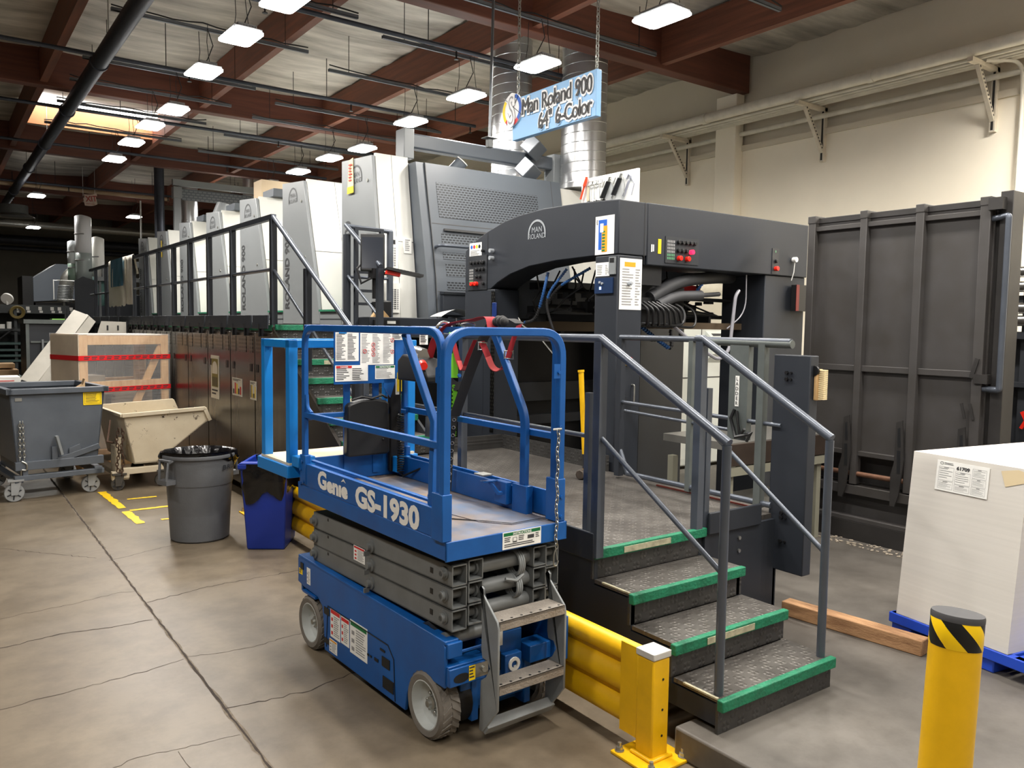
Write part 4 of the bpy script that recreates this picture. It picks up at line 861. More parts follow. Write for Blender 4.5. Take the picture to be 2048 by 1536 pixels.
# steel pile table inside the delivery
t = thing('pile_table', 'brown steel pile table standing inside the delivery opening', 'table', (5.6, 4.6, .14))
TB = mat('table_brown', S(66, 54, 46), 0.6, 0.3, var=0.3, vs_=8); TL = mat('table_leg', S(140, 138, 122), 0.6)
b = B(); b.box(5.0, 6.3, 4.0, 4.7, 1.0, 1.06); b.mi = 1; b.box(5.0, 6.3, 3.98, 4.0, .88, 1.05); obj('table_top', b, [mat('table_steel', S(150, 148, 142), 0.35, 0.6), TB], t)
b = B(); b.box(5.0, 6.3, 3.985, 4.02, .8, .87); obj('rail', b, TL, t)
for x in (5.02, 6.2):
    for y in (4.02, 4.6): b = B(); b.box(x, x+.06, y, y+.06, .14, .88); obj('leg', b, TL, t)
t = thing('wheeled_base', 'dark low machine base with bundled cables under the pile table', 'machine base', (5.7, 4.3, .14))
b = B(); b.box(5.3, 6.15, 4.15, 4.55, .2, .46); obj('frame', b, BLACKM, t); b = B(); b.box(5.28, 6.15, 4.12, 4.5, .46, .52); obj('top_plate', b, mat('tread_light', S(160, 158, 150), 0.5, 0.3), t)
b = B()
for k in range(6): b.tube([(5.9+.03*k, 4.02, .52), (5.92+.03*k, 3.98, .38), (5.88+.03*k, 4.0, .26), (5.96+.03*k, 4.02, .18)], .01, n=6)
obj('cable', b, BLACK, t)
# cabinet behind, seen through the opening
CABW = mat('cabinet_pale', S(214, 218, 212), 0.45)
t = thing('pale_cabinet', 'pale green-grey cabinet seen through the delivery opening', 'cabinet', (8.4, 7.3, 0))
b = B(); b.box(7.4, 9.7, 7.1, 8.3, .14, 1.98); obj('body', b, CABW, t, bev=.03)
b = B()
for x in (8.22, 8.95): b.box(x-.006, x+.006, 7.096, 7.1, .3, 1.95)
b.box(7.45, 9.65, 7.096, 7.1, 1.3, 1.315); obj('seams', b, SEAM, t)
b = B(); b.prism([(7.1, 1.92), (6.98, 1.82), (6.98, 1.62), (7.1, 1.5)], 'x', 8.3, 8.8); b.mi = 1; b.add([(8.36, 7.06, 1.888), (8.74, 7.06, 1.888), (8.74, 7.02, 1.855), (8.36, 7.02, 1.855)], [(0, 3, 2, 1)]); obj('vent_hood', b, [CABW, INK], t)
b = B(); b.tube(fillet([(7.75, 7.6, 1.98), (7.75, 7.6, 2.47), (8.6, 7.6, 2.52), (9.9, 7.6, 2.5)], .4, 10), .085, n=16); solo('pale_pipe', b, WP, 'fat cream pipe bending from the pale cabinet behind the delivery opening', 'pipe')
# ================================================================ SCISSOR LIFT
LO = Vector((1.833, 3.134, 0)); LA = math.radians(2.0)
t = thing('scissor_lift', 'blue scissor lift with grey folded arms in the middle of the aisle', 'scissor lift', LO, LA)
LIFT = t
def L(name, b, m, p=None, **k): return obj(name, b, m, p or t, local=True, **k)
W = .71
DUSTY = mat('platform_floor', S(132, 114, 96), 0.6, var=0.4, vs_=3.2, col2=S(84, 104, 132))
# --- chassis
side = [(1.545, .36), (1.545, .51), (1.49, .525), (-.08, .50), (-.1, .48), (-.1, .29), (-.02, .29), (.06, .275), (.13, .25), (.2, .2), (.235, .14), (.25, .05), (1.17, .05), (1.18, .2), (1.2, .3), (1.26, .335), (1.45, .345)]
b = B(); b.prism(side, 'x', .012, .03); b.prism([(-.1, .49), (-.1, .51), (1.54, .53), (1.54, .51)], 'x', .012, .09); b.prism(side, 'x', W-.03, W-.012); b.prism([(-.1, .49), (-.1, .51), (1.54, .53), (1.54, .51)], 'x', W-.09, W-.012)
b.box(.03, W-.03, 1.52, 1.54, .3, .52); b.box(.14, W-.14, .1, 1.5, .1, .12); b.box(.14, W-.14, -.04, 1.5, .12, .34); L('chassis', b, BLUE, bev=.005)
b = B(); b.box(.02, .22, -.13, -.02, .30, .385); b.box(.02, .25, -.12, -.02, .385, .395); b.box(W-.22, W-.02, -.13, -.02, .30, .385); b.box(W-.09, W, -.16, .1, .28, .5)
b.box(.02, .10, -.115, -.02, .43, .5); b.box(.02, .26, -.10, -.09, .435, .45); b.box(.25, .26, -.12, 0, .39, .45); b.box(.3, W-.22, -.06, .0, .3, .46); b.box(.36, .46, -.1, -.06, .26, .36); b.box(.2, .24, -.05, .1, .06, .3); b.box(.52, .56, -.05, .1, .06, .3); b.box(.24, .56, .02, .05, .07, .34)
L('front_bumper', b, BLUE, bev=.004)
b = B(); b.add([(.03+.055*1+.045*math.cos(a)*1, -.1315, .335+.022*math.sin(a)) for a in [2*PI*k/16 for k in range(16)]], [tuple(range(15, -1, -1))]); L('bumper_slot', b, BLACK)
b = B(); b.box(.16, .235, -.1315, -.12, .315, .38); b.cyl((.205, -.13, .35), (.205, -.145, .35), .014, n=8); L('tie_plate', b, ZINC)
b = B(); b.plate((.125, -.1312, .31), X, Z, .035, .07, .001); b.mi = 1; b.lines((.127, -.1325, .315), X, Z, 0, 0, .03, .06, 4, .0005); L('warning_decal', b, [YELP, INK], label='yellow anchor point decal')
b = B(); b.box(.41, .425, -.105, -.1, .29, .3); b.lathe([(.018, 0), (.034, 0), (.034, .008), (.018, .008)], (.41, -.11, .31), n=18, ax='y', caps=False); L('charger_socket', b, WHITEP)
b = B(); b.box(.3, .36, -.065, -.06, .28, .37); L('hand_decal', B().plate((.29, -.062, .40), X, Z, .08, .07, .001), WHITEP); L('dark_recess', b, BLACK)
b = B(); b.add([(.3+.022*math.cos(2*PI*k/10)*(1 if k % 2 else .7), -.0640, .43+.018*math.sin(2*PI*k/10)) for k in range(10)], [tuple(range(9, -1, -1))]); L('hand_mark', b, REDP)
# side tray door and slots
b = B(); b.sq([(.0105, 1.14, .08), (.0105, 1.12, .325), (.0105, .42, .325), (.0105, .36, .27), (.0105, .345, .06)], .004, .004); b.box(.009, .0125, 1.1, 1.17, .27, .31); b.box(.009, .0125, 1.1, 1.17, .1, .13)
for y0, y1, z0, z1 in ((.40, .48, .2, .25), (.36, .47, .09, .15), (.52, .56, .2, .215), (.45, .5, .275, .285)): b.box(.008, .0125, y0, y1, z0, z1)
for y in (.6, .63): b.box(.008, .0125, y-.008, y+.008, .2, .21)
L('door_openings', b, BLACK)
def decal(y1, z0, w, h, head, seed, name, lab=None, x=.0115):
    """sticker on the left flank: runs towards -y; head = colour of heading"""
    o = Vector((x, y1, z0)); b = B(); b.plate(o, -Y, Z, w, h, .0012); oo = o-X*.0014; b.mi = 1
    if head is not None: b.rect(oo, -Y, Z, w*.04, h*.84, w*.96, h*.97, .0005)
    b.mi = 2; b.lines(oo, -Y, Z, w*.35, h*.06, w*.92, h*.78, 10, .0005, .45, seed); b.mi = 1 if head is REDP else 2
    for k in range(3): b.rect(oo, -Y, Z, w*.1, h*(.1+.24*k), w*.26, h*(.22+.24*k), .0006)
    return L(name, b, [WHITEP, head or INK, INKL], label=lab)
decal(1.085, .16, .125, .165, REDP, 1, 'danger_decal', 'tall danger decal with red heading')
decal(.95, .165, .10, .155, REDP, 2, 'danger_decal'); decal(.84, .15, .2, .185, GRNP, 3, 'instruction_decal', 'instruction decal with green heading')
decal(1.1, .07, .1, .075, ORGP, 4, 'tie_down_decal'); decal(1.41, .38, .05, .1, None, 5, 'data_decal'); 
b = B(); b.plate((.0115, 1.525, .415), -Y, Z, .05, .035, .001); b.mi = 1; b.lines((.0100, 1.52, .42), -Y, Z, 0, 0, .04, .025, 3, .0005); L('warning_decal', b, [YELP, INK])
b = B(); b.box(.008, .0125, 1.46, 1.5, .45, .49); L('lifting_eye', b, BLACK)
# --- wheels
TYRE = mat('tyre_grey', S(118, 112, 104), 0.8, var=0.25, vs_=12, bump=0.2, bs=30); RIM = mat('rim_grey', S(190, 194, 192), 0.4, var=0.1, vs_=5)
def wheel(x, y, s, turn=0.0):
    r = .155; wd = .115; M = Matrix.Rotation(turn, 4, 'Z') @ Matrix.Scale(s, 4, X); c = (x, y, r)
    def lat(prof, b): return b.lathe(prof, c, 40, 'x', M, False)
    b = B(); lat([(.118, .004), (r-.012, .0), (r, .012), (r, wd-.012), (r-.012, wd), (.118, wd), (.118, .004)], b)
    for k in range(24):
        a = 2*PI*k/24
        for q in (0, 1):
            vs = []
            for rr, xx, da in ((r-.002, .055+.0*q, 0), (r+.0025, .055, 0)): pass
        R = Matrix.Rotation(a, 4, 'X')
        for xx0, xx1, sk in ((.012, .055, .10), (.06, .103, -.10)):
            for dz in (0,):
                p = [Vector((xx0, -.011, r-.002)), Vector((xx1, -.011+sk*.3, r-.002)), Vector((xx1, .011+sk*.3, r-.002)), Vector((xx0, .011, r-.002))]
                q4 = [v+Vector((0, 0, .006)) for v in p]
                P = [Vector(c)+(M @ (R @ v)) for v in p+q4]; b.add(P, [(4, 5, 6, 7), (0, 1, 5, 4), (1, 2, 6, 5), (2, 3, 7, 6), (3, 0, 4, 7)])
    wo = L('wheel', b, TYRE)
    b = B(); lat([(.119, .006), (.112, .004), (.104, .05), (.06, .062), (.05, .055), (.0, .055)], b); L('rim', b, RIM, wo)
    b = B(); lat([(.032, .056), (.032, .04), (.02, .036), (.016, .02), (.0, .018)], b)
    for k in range(6): b.sph(Vector(c)+M @ Vector((.05, .045*math.cos(k*PI/3), .045*math.sin(k*PI/3))), .009, 6)
    L('hub', b, ZINC, wo)
wheel(.0, .06, 1, .0); wheel(.0, 1.36, 1); wheel(W, .06, -1); wheel(W, 1.36, -1)
b = B(); b.box(.0, .12, 1.27, 1.45, .322, .335); b.cyl((.06, 1.36, .33), (.06, 1.36, .4), .035, n=14); L('steering_yoke', b, BLUE)
b = B(); b.cyl((.12, .06, .155), (W-.12, .06, .155), .05, n=18); b.cyl((.12, .06, .155), (.2, .06, .155), .12, n=24); b.cyl((.4, -.02, .2), (.4, .02, .2), .07, n=20); L('drive_motor', b, BLACKM)
# --- scissor arms
def arms(b, x0, x1, zf, zr, h=.1):
    """hollow square arm sloping from front (yf) to rear"""
    yf, yr = -.105, 1.385
    for q0, q1 in (((yf, zf), (yr, zr)),):
        for (za, zb) in ((0, .006), (h-.006, h)):
            b.prism([(yf, zf+za), (yr, zr+za), (yr, zr+zb), (yf, zf+zb)], 'x', x0, x1)
        for xa, xb in ((x0, x0+.005), (x1-.005, x1)): b.prism([(yf, zf), (yr, zr), (yr, zr+h), (yf, zf+h)], 'x', xa, xb)
for i, (zf, zr) in enumerate(((.548, .525), (.653, .62), (.757, .722))):
    for x0 in (.045, .135, .52, .60):
        b = B(); arms(b, x0, x0+.082, zf if x0 in (.045, .60) else zf+.012, zr, .098); L('scissor_arm', b, SGREY)
b = B()
for z in (.60, .705, .81):
    for x0, x1 in ((.05, .69),): b.cyl((x0-.03, -.045, z), (x1, -.045, z), .022, n=16)
    b.cyl((.02, -.045, z), (.045, -.045, z), .014, n=10); b.lathe([(.03, 0), (.03, .006)], (.038, -.045, z), n=16, ax='x')
    b.cyl((.2, -.045, z), (.55, -.045, z), .036, n=18)
for z in (.575, .672, .772):
    b.lathe([(.034, 0), (.034, .01), (.02, .012), (.018, .03), (.0, .03)], (.045, .66, z), n=16, ax='x', M=Matrix.Scale(-1, 4, X)); b.box(.0, .03, .655, .665, z-.045, z-.02)
    b.lathe([(.034, 0), (.034, .01), (.02, .012), (.018, .03), (.0, .03)], (.045, 1.36, z), n=16, ax='x', M=Matrix.Scale(-1, 4, X))
b.cyl((.05, -.03, .49), (.7, -.03, .49), .032, n=16); b.cyl((.1, .06, .49), (.2, .06, .49), .045, n=16)
L('pivot_pin', b, SGREY)
b = B()
for z in (.60, .70, .80): b.box(.0435, .0452, .055, .08, z-.018, z+.008) ; b.box(.0435, .0452, 1.18, 1.195, z, z+.015)
L('arm_hole', b, BLACK)
b = B()
for k in range(3): b.tube([(.44+.012*k+.0, -.05+.055*math.cos(a), .79+.06*math.sin(a)) for a in [2*PI*j/16 for j in range(17)]], .007, n=6); b.tube([(.43+.012*k, -.05+.05*math.cos(a), .68+.055*math.sin(a)) for a in [2*PI*j/16 for j in range(17)]], .007, n=6)
b.tube([(.47, -.09, .74), (.42, -.1, .72), (.36, -.09, .735)], .008, n=6); L('hose_coil', b, LGREY)
b = B(); b.prism([(.2, .49), (.1, .52), (-.03, .46), (-.03, .47), (.1, .54)], 'x', .05, .1); b.box(.055, .095, -.1, .5, .46, .50); L('lower_link', b, DARK)
decal(.86, .655, .13, .082, REDP, 7, 'arm_decal', 'small decal with red heading on the top scissor arm', x=.0435)
# --- platform
PZ = .975
b = B(); b.box(0.0, W, -.12, 1.48, .955, .97); L('deck', b, DUSTY)
b = B(); b.box(-.005, W+.005, -.128, -.118, .885, .975); b.box(-.005, .004, -.128, 1.50, .89, .975); b.box(W-.004, W+.005, -.128, 1.5, .89, .975); b.box(-.005, W+.005, 1.49, 1.5, .89, .99); L('platform_rim', b, BLUE, bev=.003)
b = B(); b.box(.0, .012, -.06, 1.48, .975, 1.105); b.box(.0, .03, -.05, 1.40, 1.098, 1.11); b.box(.035, .06, -.02, 1.40, 1.115, 1.13); L('side_wall', b, BLUE, bev=.004)
b = B(); b.box(W-.012, W, -.06, 1.48, .975, 1.11); b.box(W-.06, W-.04, .15, 1.45, .97, 1.1); L('side_wall', b, BLUE, bev=.004)
b = B(); b.box(.0, W, 1.47, 1.48, .975, 1.13); L('end_wall', b, BLUE, bev=.003)
WHL = mat('lettering_white', S(232, 230, 224), 0.5)
b = B(); o = (-.0012, 1.225, 1.002)
b.text('G', .135, o, -Y, Z, sx=1.2, bold=.006, d=.0006); b.text('en\u0131e', .118, (-.0012, 1.105, .998), -Y, Z, sx=1.3, bold=.006, d=.0006); b.add([(-.002, .925, 1.078), (-.002, .895, 1.1), (-.002, .865, 1.078), (-.002, .895, 1.086)], [(0, 3, 2, 1)])
L('lettering', b, WHL); b = B(); b.text('GS-1930', .148, (-.0012, .755, .984), -Y, Z, sx=1.24, bold=.007, d=.0006); L('lettering', b, WHL)
b = B(); b.plate((.31, -.129, .892), X, Z, .235, .082, .0012); oo = (.31, -.1304, .892); b.mi = 1; b.rect(oo, X, Z, .006, .062, .229, .078, .0003); b.mi = 2; b.text('INSTRUCTIONS', .016, (.4275, -.1307, .0641+.892), X, Z, 'CENTER', d=.0005, bold=.0004); b.mi = 3
b.lines(oo, X, Z, .01, .03, .05, .056, 3, .0005, .5, 3); b.lines(oo, X, Z, .01, .006, .2, .024, 2, .0005, .5, 4); b.rect(oo, X, Z, .06, .028, .085, .052, .0004); b.rect(oo, X, Z, .15, .034, .19, .052, .0004); b.lines(oo, X, Z, .095, .03, .14, .056, 3, .0005, .5, 5); b.lines(oo, X, Z, .2, .03, .228, .056, 3, .0005, .5, 6)
b.mi = 0; b.rect(oo, X, Z, .063, .034, .082, .05, .0006); b.mi = 3; b.rect(oo, X, Z, .06, .028, .085, .032, .0008)
L('capacity_decal', b, [WHITEP, GRNP, WHITEP, INK], label='INSTRUCTIONS decal with green heading on the front edge')
# --- guardrails
def arch(pts, r, n=.03, h=.038): 
    b = B(); b.sq(fillet(pts, r, 7), n, h); return b
b = arch([(.012, 1.43, .985), (.012, 1.43, 1.915), (.012, -.055, 1.915), (.012, -.055, .97)], .11); L('side_guardrail', b, BLUE, bev=.005)
b = arch([(W-.02, 1.43, .985), (W-.02, 1.43, 1.915), (W-.02, -.055, 1.915), (W-.02, -.055, .97)], .11); L('side_guardrail', b, BLUE, bev=.005)
b = arch([(.003, -.1, .97), (.003, -.1, 1.915), (W-.03, -.1, 1.915), (W-.03, -.1, .97)], .13, .04, .035); L('entry_arch', b, BLUE, bev=.005)
b = B(); b.sq([(.03, .3, 1.9), (.03, .03, 1.5), (.03, .05, .98)], .03, .035); L('diagonal_brace', b, BLUE, bev=.004)
b = B(); b.sq(fillet([(W-.05, .42, 1.9), (W-.05, .15, 1.48), (W-.05, .15, .97)], .06), .03, .045); L('diagonal_brace', b, BLUE, bev=.004)
b = B(); b.sq([(.012, 1.43, 1.4), (.012, -.04, 1.4)], .028, .034); L('mid_rail', b, BLUE, bev=.004)
b = B(); b.sq([(W-.02, 1.43, 1.4), (W-.02, -.04, 1.395)], .028, .034); L('mid_rail', b, BLUE, bev=.004)
b = B(); b.sq(fillet([(.02, 1.38, 1.385), (.05, 1.45, 1.385), (W-.06, 1.45, 1.385), (W-.03, 1.38, 1.385)], .08), .03, .03); b.sq([(.02, 1.445, 1.915), (W-.02, 1.445, 1.915)], .03, .036); L('rear_rail', b, BLUE, bev=.004)
b = B()
for x in (.30, .50): b.box(x-.02, x+.02, 1.46, 1.475, 1.0, 1.9)
b.tube(fillet([(.014, 1.41, 1.52), (.014, 1.4, 1.44), (.014, 1.34, 1.415)], .05), .012, n=8); L('rear_post', b, BLUE)
b = B(); b.box(-.022, .03, -.122, -.03, .975, 1.19); b.box(W-.055, W-.003, -.12, -.03, .975, 1.19); b.box(-.006, .03, 1.39, 1.47, .985, 1.16); b.box(W-.03, W+.004, 1.39, 1.47, .985, 1.16); b.box(W-.075, W-.03, .1, .22, .97, 1.12); b.box(W-.1, W-.06, .24, .34, 1.0, 1.12); L('post_socket', b, BLUE, bev=.004)
b = B()
for x, y, z in ((-.009, -.075, 1.72), (-.007, 1.43, 1.12), (-.007, 1.45, 1.07), (-.007, 1.41, 1.0), (-.007, 1.45, .985), (-.009, -.06, 1.0), (-.009, -.06, 1.15)): b.cyl((x, y, z), (x-.007, y, z), .010, n=6)
for x, z in ((.06, 1.72), (W-.06, 1.72), (W-.04, 1.45), (W-.03, 1.1), (W-.03, 1.0), (.1, .93), (W-.12, .945)): b.cyl((x, -.12, z), (x, -.127, z), .009, n=6)
L('bolt', b, BLUE)
b = B(); b.prism([(-.03, 1.685), (-.07, 1.675), (-.1, 1.7), (-.1, 1.75), (-.07, 1.77), (-.03, 1.75)], 'x', -.006, .0); b.box(W-.09, W-.05, -.119, -.115, 1.69, 1.76); L('hinge_plate', b, BLUE)
b = B(); b.sq([(.05, .0, .985), (.05, .0, 1.12), (.05, .1, 1.14), (.05, .1, .99)], .014); b.box(W-.2, W-.11, .3, .34, 1.12, 1.125); b.sq([(W-.15, .32, 1.12), (W-.12, .28, 1.06), (W-.07, .26, 1.06)], .016); L('pedal_bracket', b, BLUE)
b = B(); b.box(W-.215, W-.15, .29, .37, 1.155, 1.163, Matrix.Rotation(.0, 4, 'X')); L('foot_pedal', b, ZINC)
b = B(); b.prism([(.35, .12), (.45, -.02), (.72, -.02), (.72, .5), (.3, .5)], 'z', .9705, .974); L('floor_hatch', b, DUSTY)
b = B(); b.sq([(.06, .5, .974), (.36, .13, .974), (.46, -.01, .974), (.68, -.01, .974)], .006, .004); L('hatch_seam', b, BLACK)
# chain with snap hook
b = B()
def link(b, c, s, flip, r=.003, u=Vector((1, 0, 0)), d=Vector((0, 0, 1))):
    c = Vector(c); v = u if flip else d.cross(u)
    b.tube([c+d*(s*math.sin(a))+v*(s*.5*math.cos(a)) for a in [2*PI*k/12 for k in range(12)]], r, n=5, closed=True)
zc = 1.43
for k in range(27): link(b, (W-.075+.004*math.sin(k), -.14, zc-.0218*k), .0155, k % 2 == 0)
zz = zc-.0218*26.5
b.tube(fillet([(W-.075, -.14, zz), (W-.09, -.14, zz-.03), (W-.088, -.14, zz-.085), (W-.068, -.14, zz-.09), (W-.06, -.14, zz-.065)], .02), .004, n=6); b.tube([(W-.075, -.14, zz-.01), (W-.066, -.14, zz-.06)], .003, n=6); b.cyl((W-.09, -.12, 1.44), (W-.06, -.15, 1.445), .006, n=8)
L('entry_chain', b, ZINC)
# sign board on the rear rails
b = B(); b.box(.185, .605, 1.40, 1.408, 1.575, 1.895); sb = L('sign_board', b, BLUE)
def board(x0, z0, w, h, seed, cols, head=None, txt=None, name='safety_notice', lab=None):
    o = Vector((x0, 1.3985, z0)); b = B(); b.plate(o, X, Z, w, h, .001); oo = o-Y*.0012; b.mi = 1
    for c in range(cols): b.lines(oo, X, Z, w*(.04+c*.95/cols), h*.04, w*((c+.9)*.95/cols), h*(.8 if head else .95), 20 if h > .15 else 7, .0004, .5, seed+c, .5)
    if head: b.mi = 2; b.rect(oo, X, Z, w*.03, h*.82, w*(.97 if head is GRNP else .5), h*.97, .0005); b.mi = 0; b.text(txt, h*.13, oo+X*(w*(.5 if head is GRNP else .27))+Z*(h*.845)-Y*.0008, X, Z, 'CENTER', d=.0004, bold=.0003)
    else:
        b.mi = 2
        if cols == 3:
            for cx, cz in ((.33, .62), (.33, .47), (.33, .32), (.08, .42), (.9, .76), (.9, .4)): 
                cc = oo+X*(w*cx+.012)+Z*(h*cz)-Y*.0008; b.tube([cc+X*(.012*math.cos(a))+Z*(.012*math.sin(a)) for a in [2*PI*k/14 for k in range(14)]], .0016, n=4, closed=True); b.beam(cc-X*.008-Z*.008, cc+X*.008+Z*.008, .002, .001); b.mi = 1; b.rect(cc, X, Z, -.005, -.008, .005, .007, .0002); b.mi = 2
    return L(name, b, [WHITEP, INK if cols == 2 else INKL, head or REDP], sb, label=lab)
board(.192, 1.715, .155, .175, 1, 2, lab='tall two column safety notice'); board(.357, 1.69, .235, .2, 5, 3, lab='wide three column safety notice with red circles')
board(.19, 1.592, .22, .098, 9, 2, REDP, 'DANGER', 'danger_notice'); board(.46, 1.6, .14, .085, 12, 1, GRNP, 'INSTRUCTIONS', 'instruction_notice')
b = B(); b.box(.215, .265, 1.395, 1.412, 1.883, 1.9); L('tape_strip', b, RACKBLUE)
# manual box
b = B(); b.prism([(.265, 1.14), (.27, 1.44), (.29, 1.455), (.36, 1.475), (.46, 1.478), (.53, 1.465), (.555, 1.45), (.56, 1.14), (.55, 1.125), (.275, 1.125)], 'y', 1.385, 1.445); L('manual_box', b, BLACK, bev=.012)
b = B(); b.tube([(.3, 1.4, 1.475), (.36, 1.38, 1.495), (.43, 1.385, 1.48), (.5, 1.38, 1.5), (.54, 1.39, 1.48)], .007, n=6); b.box(.29, .55, 1.3835, 1.386, 1.29, 1.296); b.sph((.51, 1.384, 1.22), .008, 6); L('box_strap', b, BLACKM)
# control station at the right rear
b = B(); b.prism([(1.3, 1.60), (1.3, 1.72), (1.24, 1.76), (1.05, 1.74), (.95, 1.64), (.95, 1.60)], 'x', .56, .7); b.box(.58, .66, 1.42, 1.46, 1.0, 1.9); cb = L('control_station', b, BLACKM, bev=.01)
b = B(); b.cyl((.57, 1.02, 1.71), (.55, .97, 1.70), .026, .024, n=16); b.cyl((.6, 1.05, 1.70), (.57, 1.02, 1.71), .014, n=10); L('red_knob', b, REDB, cb)
b = B(); b.cyl((.62, 1.18, 1.765), (.62, 1.08, 1.755), .05, .045, n=16); L('chrome_guard', b, STEEL, cb)
b = B(); b.prism([(.56, 1.90), (.52, 1.55), (.57, 1.48), (.62, 1.62), (.68, 1.62), (.72, 1.90)], 'y', 1.40, 1.408); b.mi = 1; b.plate((.575, 1.399, 1.845), X, Z, .085, .05, .001); b.plate((.66, 1.2, 1.82), X, Z, .06, .075, .001); b.box(.595, .62, 1.37, 1.38, 1.5, 1.6); b.mi = 2; b.box(.6, .63, 1.36, 1.37, 1.52, 1.64); b.mi = 3; b.lines((.58, 1.3975, 1.85), X, Z, 0, 0, .07, .04, 5, .0005); b.lines((.665, 1.1985, 1.83), X, Z, 0, 0, .05, .055, 5, .0005); L('control_decals', b, [BLUE, WHITEP, YELP, INK])
b = B(); b.tube([(.6, 1.33, 1.6), (.6, 1.33, 1.38)], .006, n=6)
for k in range(150): pass
hel = [(.605+.02*math.cos(k*.9), 1.33+.02*math.sin(k*.9), 1.38-.0022*k) for k in range(170)]
b.tube(hel, .005, n=5); b.tube([hel[-1], (.61, 1.3, .99), (.66, 1.15, 1.06), (.70, 1.02, 1.12)], .007, n=6); L('control_cable', b, BLACK)
b = B(); b.cyl((.70, 1.1, 1.26), (.70, 1.1, 1.38), .05, .046, n=20); b.mi = 1; b.cyl((.70, 1.03, 1.12), (.70, 1.03, 1.22), .028, n=14); L('outlet_cup', b, [SGREY, REDP])
# --- entry ladder
b = B()
for s, x in ((0, .185), (1, .585)):
    b.prism([(-.15, .735), (-.135, .745), (-.125, .73), (-.26, .61), (-.27, .58), (-.27, .2), (-.16, .06), (-.13, .06), (-.14, .3), (-.18, .33), (-.21, .38), (-.19, .41), (-.15, .41), (-.14, .45)][::-1], 'x', x, x+.012)
L('ladder_side', b, LGREY, bev=.003)
LS = mat('ladder_step', S(158, 150, 140), 0.5, 0.2, var=0.3, vs_=12, bump=0.4, bs=90)
for z, y0, y1 in ((.60, -.27, -.15), (.30, -.27, -.17)):
    b = B(); b.box(.197, .585, y0, y1, z, z+.012); b.box(.197, .585, y0, y0+.006, z-.03, z+.012); b.mi = 1
    for k in range(7): b.cyl((.22+.057*k, y0+.02, z+.0122), (.22+.057*k, y0+.02, z+.0128), .007, n=8)
    L('ladder_step', b, [LS, BLACK])
b = B(); b.beam((.19, -.165, .085), (.597, -.165, .085), .05, .05, up=(0, 1, .7)); L('ladder_foot_bar', b, LGREY, bev=.003)
# ================================================================ things on and at the lift
def LW(p): return MW[LIFT] @ Vector(p)
t = thing('material_rack', 'light blue material rack with a plywood base behind the scissor lift', 'rack', LW((0, 1.55, 0)), LA)
b = B()
for x, y in ((.0, 1.60), (.0, 2.0), (.66, 1.60), (.84, 1.62)):
    p = B(); p.box(x-.028, x+.028, y-.028, y+.028, 1.05, 1.84)
    for i, v in enumerate(p.v): p.v[i] = tuple(LW(v))
    obj('post', p, RACKBLUE, t, bev=.004)
def LT(b): b.v = [tuple(LW(v)) for v in b.v]; return b
b = B(); b.box(-.028, .028, 1.572, 2.028, 1.79, 1.84); b.box(-.028, .87, 1.58, 1.63, 1.79, 1.84); b.box(-.028, .87, 1.98, 2.03, 1.79, 1.84); obj('top_rail', LT(b), RACKBLUE, t, bev=.004)
b = B(); b.box(-.05, .87, 1.555, 2.05, 1.0, 1.075); b.box(-.02, .09, 1.46, 1.56, 1.075, 1.14); b.box(.6, .7, 1.36, 1.56, 1.0, 1.1); obj('base_frame', LT(b), RACKBLUE, t, bev=.004)
b = B(); b.box(-.03, .85, 1.57, 2.03, 1.075, 1.09); obj('plywood_base', LT(b), mat('plywood', S(222, 204, 170), 0.6, var=0.15, vs_=5, stretch=(1, 8, 1)), t)
# safety harness slung over the right guardrail
def ribbon(pts, wv, m=None, b=None, th=.003):
    b = b or B(); P = fillet(pts, .05, 6); wv = Vector(wv); n = len(P)
    tw = [wv/2]*n
    vs = [p+q for p, q in zip(P, tw)]+[p-q for p, q in zip(P, tw)]
    nn = [((P[min(i+1, n-1)]-P[max(i-1, 0)]).cross(wv)).normalized()*th for i in range(n)]
    vs += [v+k for v, k in zip(vs[:n], nn)]+[v+k for v, k in zip(vs[n:2*n], nn)]
    fs = []
    for i in range(n-1): fs += [(i, i+1, n+i+1, n+i), (2*n+i, 3*n+i, 3*n+i+1, 2*n+i+1), (i, 2*n+i, 2*n+i+1, i+1), (n+i, n+i+1, 3*n+i+1, 3*n+i)]
    b.add(vs, fs); return b
XR = .55
t = thing('safety_harness', 'red and black safety harness draped over the guardrail of the scissor lift', 'harness', LW((.6, .4, 1.5)), LA)
def H(name, b, m): return obj(name, LT(b), m, t)
WV = Vector((.8, -.58, 0))
b = ribbon([(.66, 1.12, 1.66), (.66, 1.03, 1.86), (.68, .9, 1.95), (.71, .72, 1.975), (.72, .58, 1.985)], WV*.045); ribbon([(.70, .72, 1.965), (.70, .58, 1.99), (.69, .5, 1.99), (.68, .47, 1.93)], WV*.06, b=b)
ribbon([(.64, .80, 1.86), (.65, .76, 1.74), (.66, .72, 1.665), (.66, .68, 1.75), (.66, .6, 1.86)], WV*.03, b=b)
ribbon([(.66, .55, 1.86), (.66, .49, 1.79), (.66, .44, 1.71), (.66, .37, 1.695), (.66, .31, 1.75), (.67, .28, 1.86), (.70, .26, 1.95)], WV*.032+Z*.012, b=b)
H('red_webbing', b, RED)
b = ribbon([(.658, .478, 1.772), (.658, .435, 1.713), (.658, .375, 1.70), (.658, .34, 1.72)], WV*.03+Z*.012); ribbon([(.655, .755, 1.74), (.655, .722, 1.678), (.657, .695, 1.71)], WV*.026, b=b); H('webbing_lining', b, REDL)
